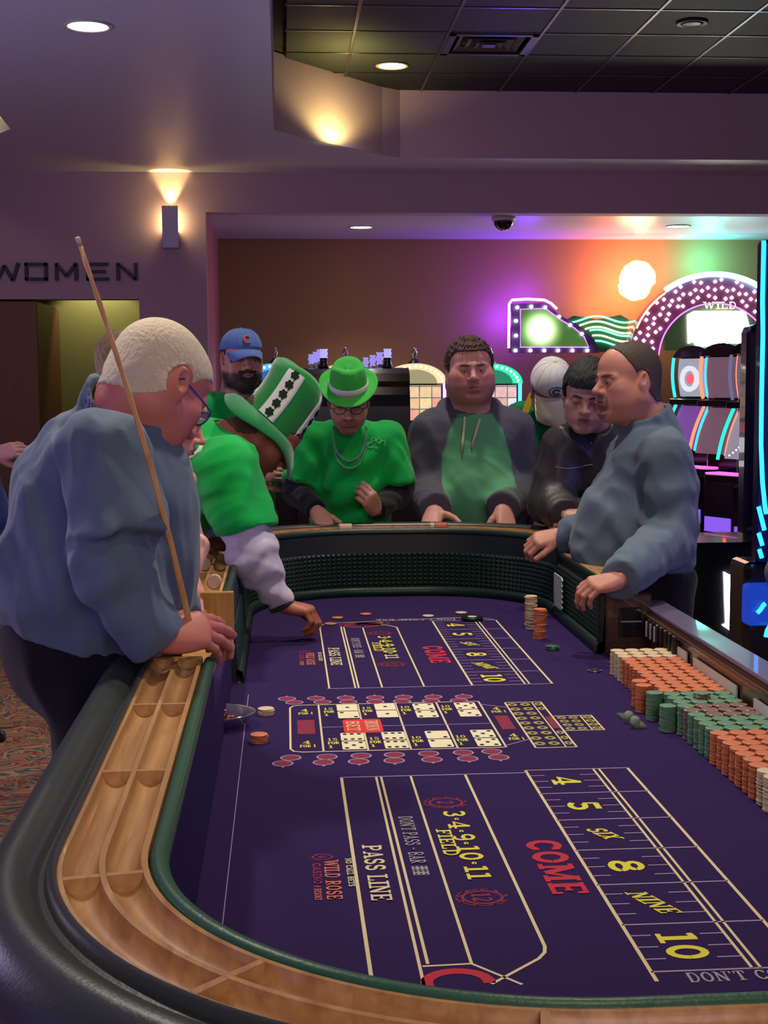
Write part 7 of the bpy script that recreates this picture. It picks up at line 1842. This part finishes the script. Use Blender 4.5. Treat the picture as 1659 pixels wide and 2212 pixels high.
# ================================================================== C: the woman behind the stick man
Yc = 3.95
hc = at(362, 908, Yc); hR = euler_frame(92, 20, 0)
N_ = at(312, 985, Yc+.02); P_ = v3(-.60, Yc+.05, .98); fw_ = nrm(v3(1, -.1, 0))
SRc = at(345, 1040, Yc-.12); SLc = at(330, 1025, Yc+.16)
ARc = (SRc, at(404, 1178, Yc-.12), at(415, 1158, Yc-.02)); ALc = (SLc, at(395, 1040, Yc+.1), at(400, 1060, Yc+.1))
ARc = (at(378, 1012, Yc-.14), at(410, 1172, Yc-.10), at(404, 1232, 3.70))
pc, Rc = person('woman with long blond hair and a tattooed arm behind the grey-haired man', (P_[0], P_[1]), P_, N_, SRc, SLc, ARc, ALc, fw_, dict(cw=.15, cd=.115, bw=.14, bd=.11, hw=.16, hd=.12),
    dict(c=hc, R=hR, s=.96, w=.95, eyes=.25, neck_r=.046, jaw=.85, nose=.9, brow=.6, paint=dict(brow=(120, 90, 60), lips=(176, 84, 86), rosy=.3),
         hair=dict(col=(176, 150, 108), thick=.012, front=.06, temple=.04, side=-.06, back=-.11, clump=.004)),
    (206, 146, 130), dict(mat=GREEN2, name='top', h=.009, upto=.06, hem=.06, seed=51, sleeve=-.012, arm_r=(.050, .045, .04)), dict(mat=JEAN), hands=(dict(f=(.3, -.6, -.5), n=(.5, .3, .8), thumb=-1), None))
Fm = Field(*bounds(ARc, .09), .005); Fm.cone(ARc[0], ARc[1], .043, .036, 0); Fm.cone(ARc[1], ARc[2], .038, .028, .02); Fm.cone(at(425, 1180, Yc-.16), at(410, 1235, 3.72), .036, .026, .02)
def tat(V):
    c = np.array(lin((206, 146, 130))); m = (smooth01(snoise(V, .035, 77), .25, .45)*smooth01(V[:, 2], 1.05, 1.1)*.7)[:, None]; return c*(1-m)+np.array(lin((90, 70, 84)))*m
net_obj('tattooed_arm', [Fm.mesh()], SKIN, pc, ARc[0], tat)
LH = Field(*bounds([at(352, 900, Yc), at(368, 1060, Yc-.1)], .10), .006)
for i, (xa, ya, xb, yb, dy) in enumerate(((318, 900, 352, 1050, -.08), (330, 930, 366, 1040, -.10), (340, 950, 374, 1020, -.11), (310, 920, 335, 1080, -.05))): LH.cone(at(xa, ya, Yc+dy+.02), at(xb, yb, Yc+dy-.02), .030, .012, .02)
LH.disp(lambda V: .004*snoise(V, (.012, .012, .08), 5)); net_obj('long_hair', [LH.mesh()], HAIRM, pc, hc, const_col((176, 156, 120)))

# ================================================================== B: the one in black behind the stick man; K and L at the edges
def simple(label, px, py, Y, yaw, pitch, shirt_m, skin, haircol, s=1.0, arms=None, hand=None, sit=False, hb=None, fat=0.0):
    hc = at(px, py, Y); f = v3(sin(radians(yaw)), cos(radians(yaw)), 0); R_ = euler_frame(yaw, pitch); sd = nrm(np.cross(f, [0, 0, 1]))
    N_ = hc+v3(0, 0, -.17)-f*.03; P_ = N_+v3(0, 0, -.50)-f*.02; SR_, SL_ = N_+sd*.18+v3(0, 0, -.05), N_-sd*.18+v3(0, 0, -.05)
    AR_ = (SR_, SR_+v3(0, 0, -.27)+sd*.03, SR_+v3(0, 0, -.36)+f*.22); AL_ = (SL_, SL_+v3(0, 0, -.27)-sd*.03, SL_+v3(0, 0, -.36)+f*.22)
    if arms: AR_, AL_ = arms(SR_, SL_, AR_, AL_)
    return person(label, (P_[0], P_[1]), P_, N_, SR_, SL_, AR_, AL_, f, {}, dict(c=hc, R=R_, s=s, fat=fat, paint={}, hair=dict(col=haircol, thick=.006, side=-.02)), skin,
                  dict(mat=shirt_m, h=.012, collar=.04, hem=.1, name='jacket'), dict(mat=JEAN), hands=(hand or dict(f=f, n=(0, 0, 1), thumb=-1), dict(f=f, n=(0, 0, 1), thumb=1)))
pb_, _ = simple('person in a black jacket standing far behind the grey-haired man', 268, 790, 5.1, 40, 5, BLKC, (196, 150, 130), (150, 130, 88))
g = G(); q0, q1 = at(212, 837, 4.86), at(235, 815, 4.86); g.lathe([(.014, 0), (.017, .036), (.0175, .038), (.015, .036), (.012, .002), (0, .002)], 20, ((q0[0]+q1[0])/2, 4.86, q0[2])); g.obj('white_cuff', mat('paper_white', lin((220, 214, 222)), .7), pb_, True, loc=q0)
def k_arms(a, b, c, d):
    w = at(2, 968, 5.95); return c, (b, lerp(b, w, .5)+v3(-.05, -.02, -.12), w)
pk_, _ = simple('person in blue mostly outside the left edge with one hand raised', -95, 830, 6.0, 60, 5, cl('blue_jacket', (50, 66, 124)), (196, 140, 130), (60, 50, 44), arms=None)
Fk = Field(*bounds([at(-60, 1000, 5.8), at(14, 965, 5.8), at(30, 1200, 5.8)], .12), .010); Fk.cone(at(-40, 1120, 5.8), at(2, 1190, 5.8), .07, .06, 0); Fk.cone(at(-40, 1010, 5.8), at(-6, 1120, 5.8), .06, .065, .03)
net_obj('sleeve', [Fk.mesh()], cl('blue_jacket', (50, 66, 124)), pk_, at(-40, 1100, 5.8))
hp_ = hand_part(at(-16, 985, 5.8), at(-50, 1080, 5.8), v3(.8, -.1, .25), v3(-.2, -.9, .4), 1, curl=(30, 40, 30)); net_obj('hand', [hp_], SKIN, pk_, at(-16, 985, 5.8), const_col((196, 140, 136)))
pl_, _ = simple('person in grey-blue mostly outside the right edge before the neon cabinet', 1900, 860, 5.2, 340, 5, cl('grey_blue', (92, 104, 140)), (190, 140, 124), (60, 50, 44))
Fl = Field(*bounds([at(1730, 1100, 5.0), at(1665, 1330, 5.0)], .12), .010); Fl.cone(at(1740, 1090, 5.0), at(1684, 1235, 5.0), .06, .05, 0); Fl.cone(at(1684, 1235, 5.0), at(1690, 1320, 5.0), .05, .045, .02)
net_obj('sleeve', [Fl.mesh()], MATS['cloth_grey_blue'], pl_, at(1690, 1200, 5.0))
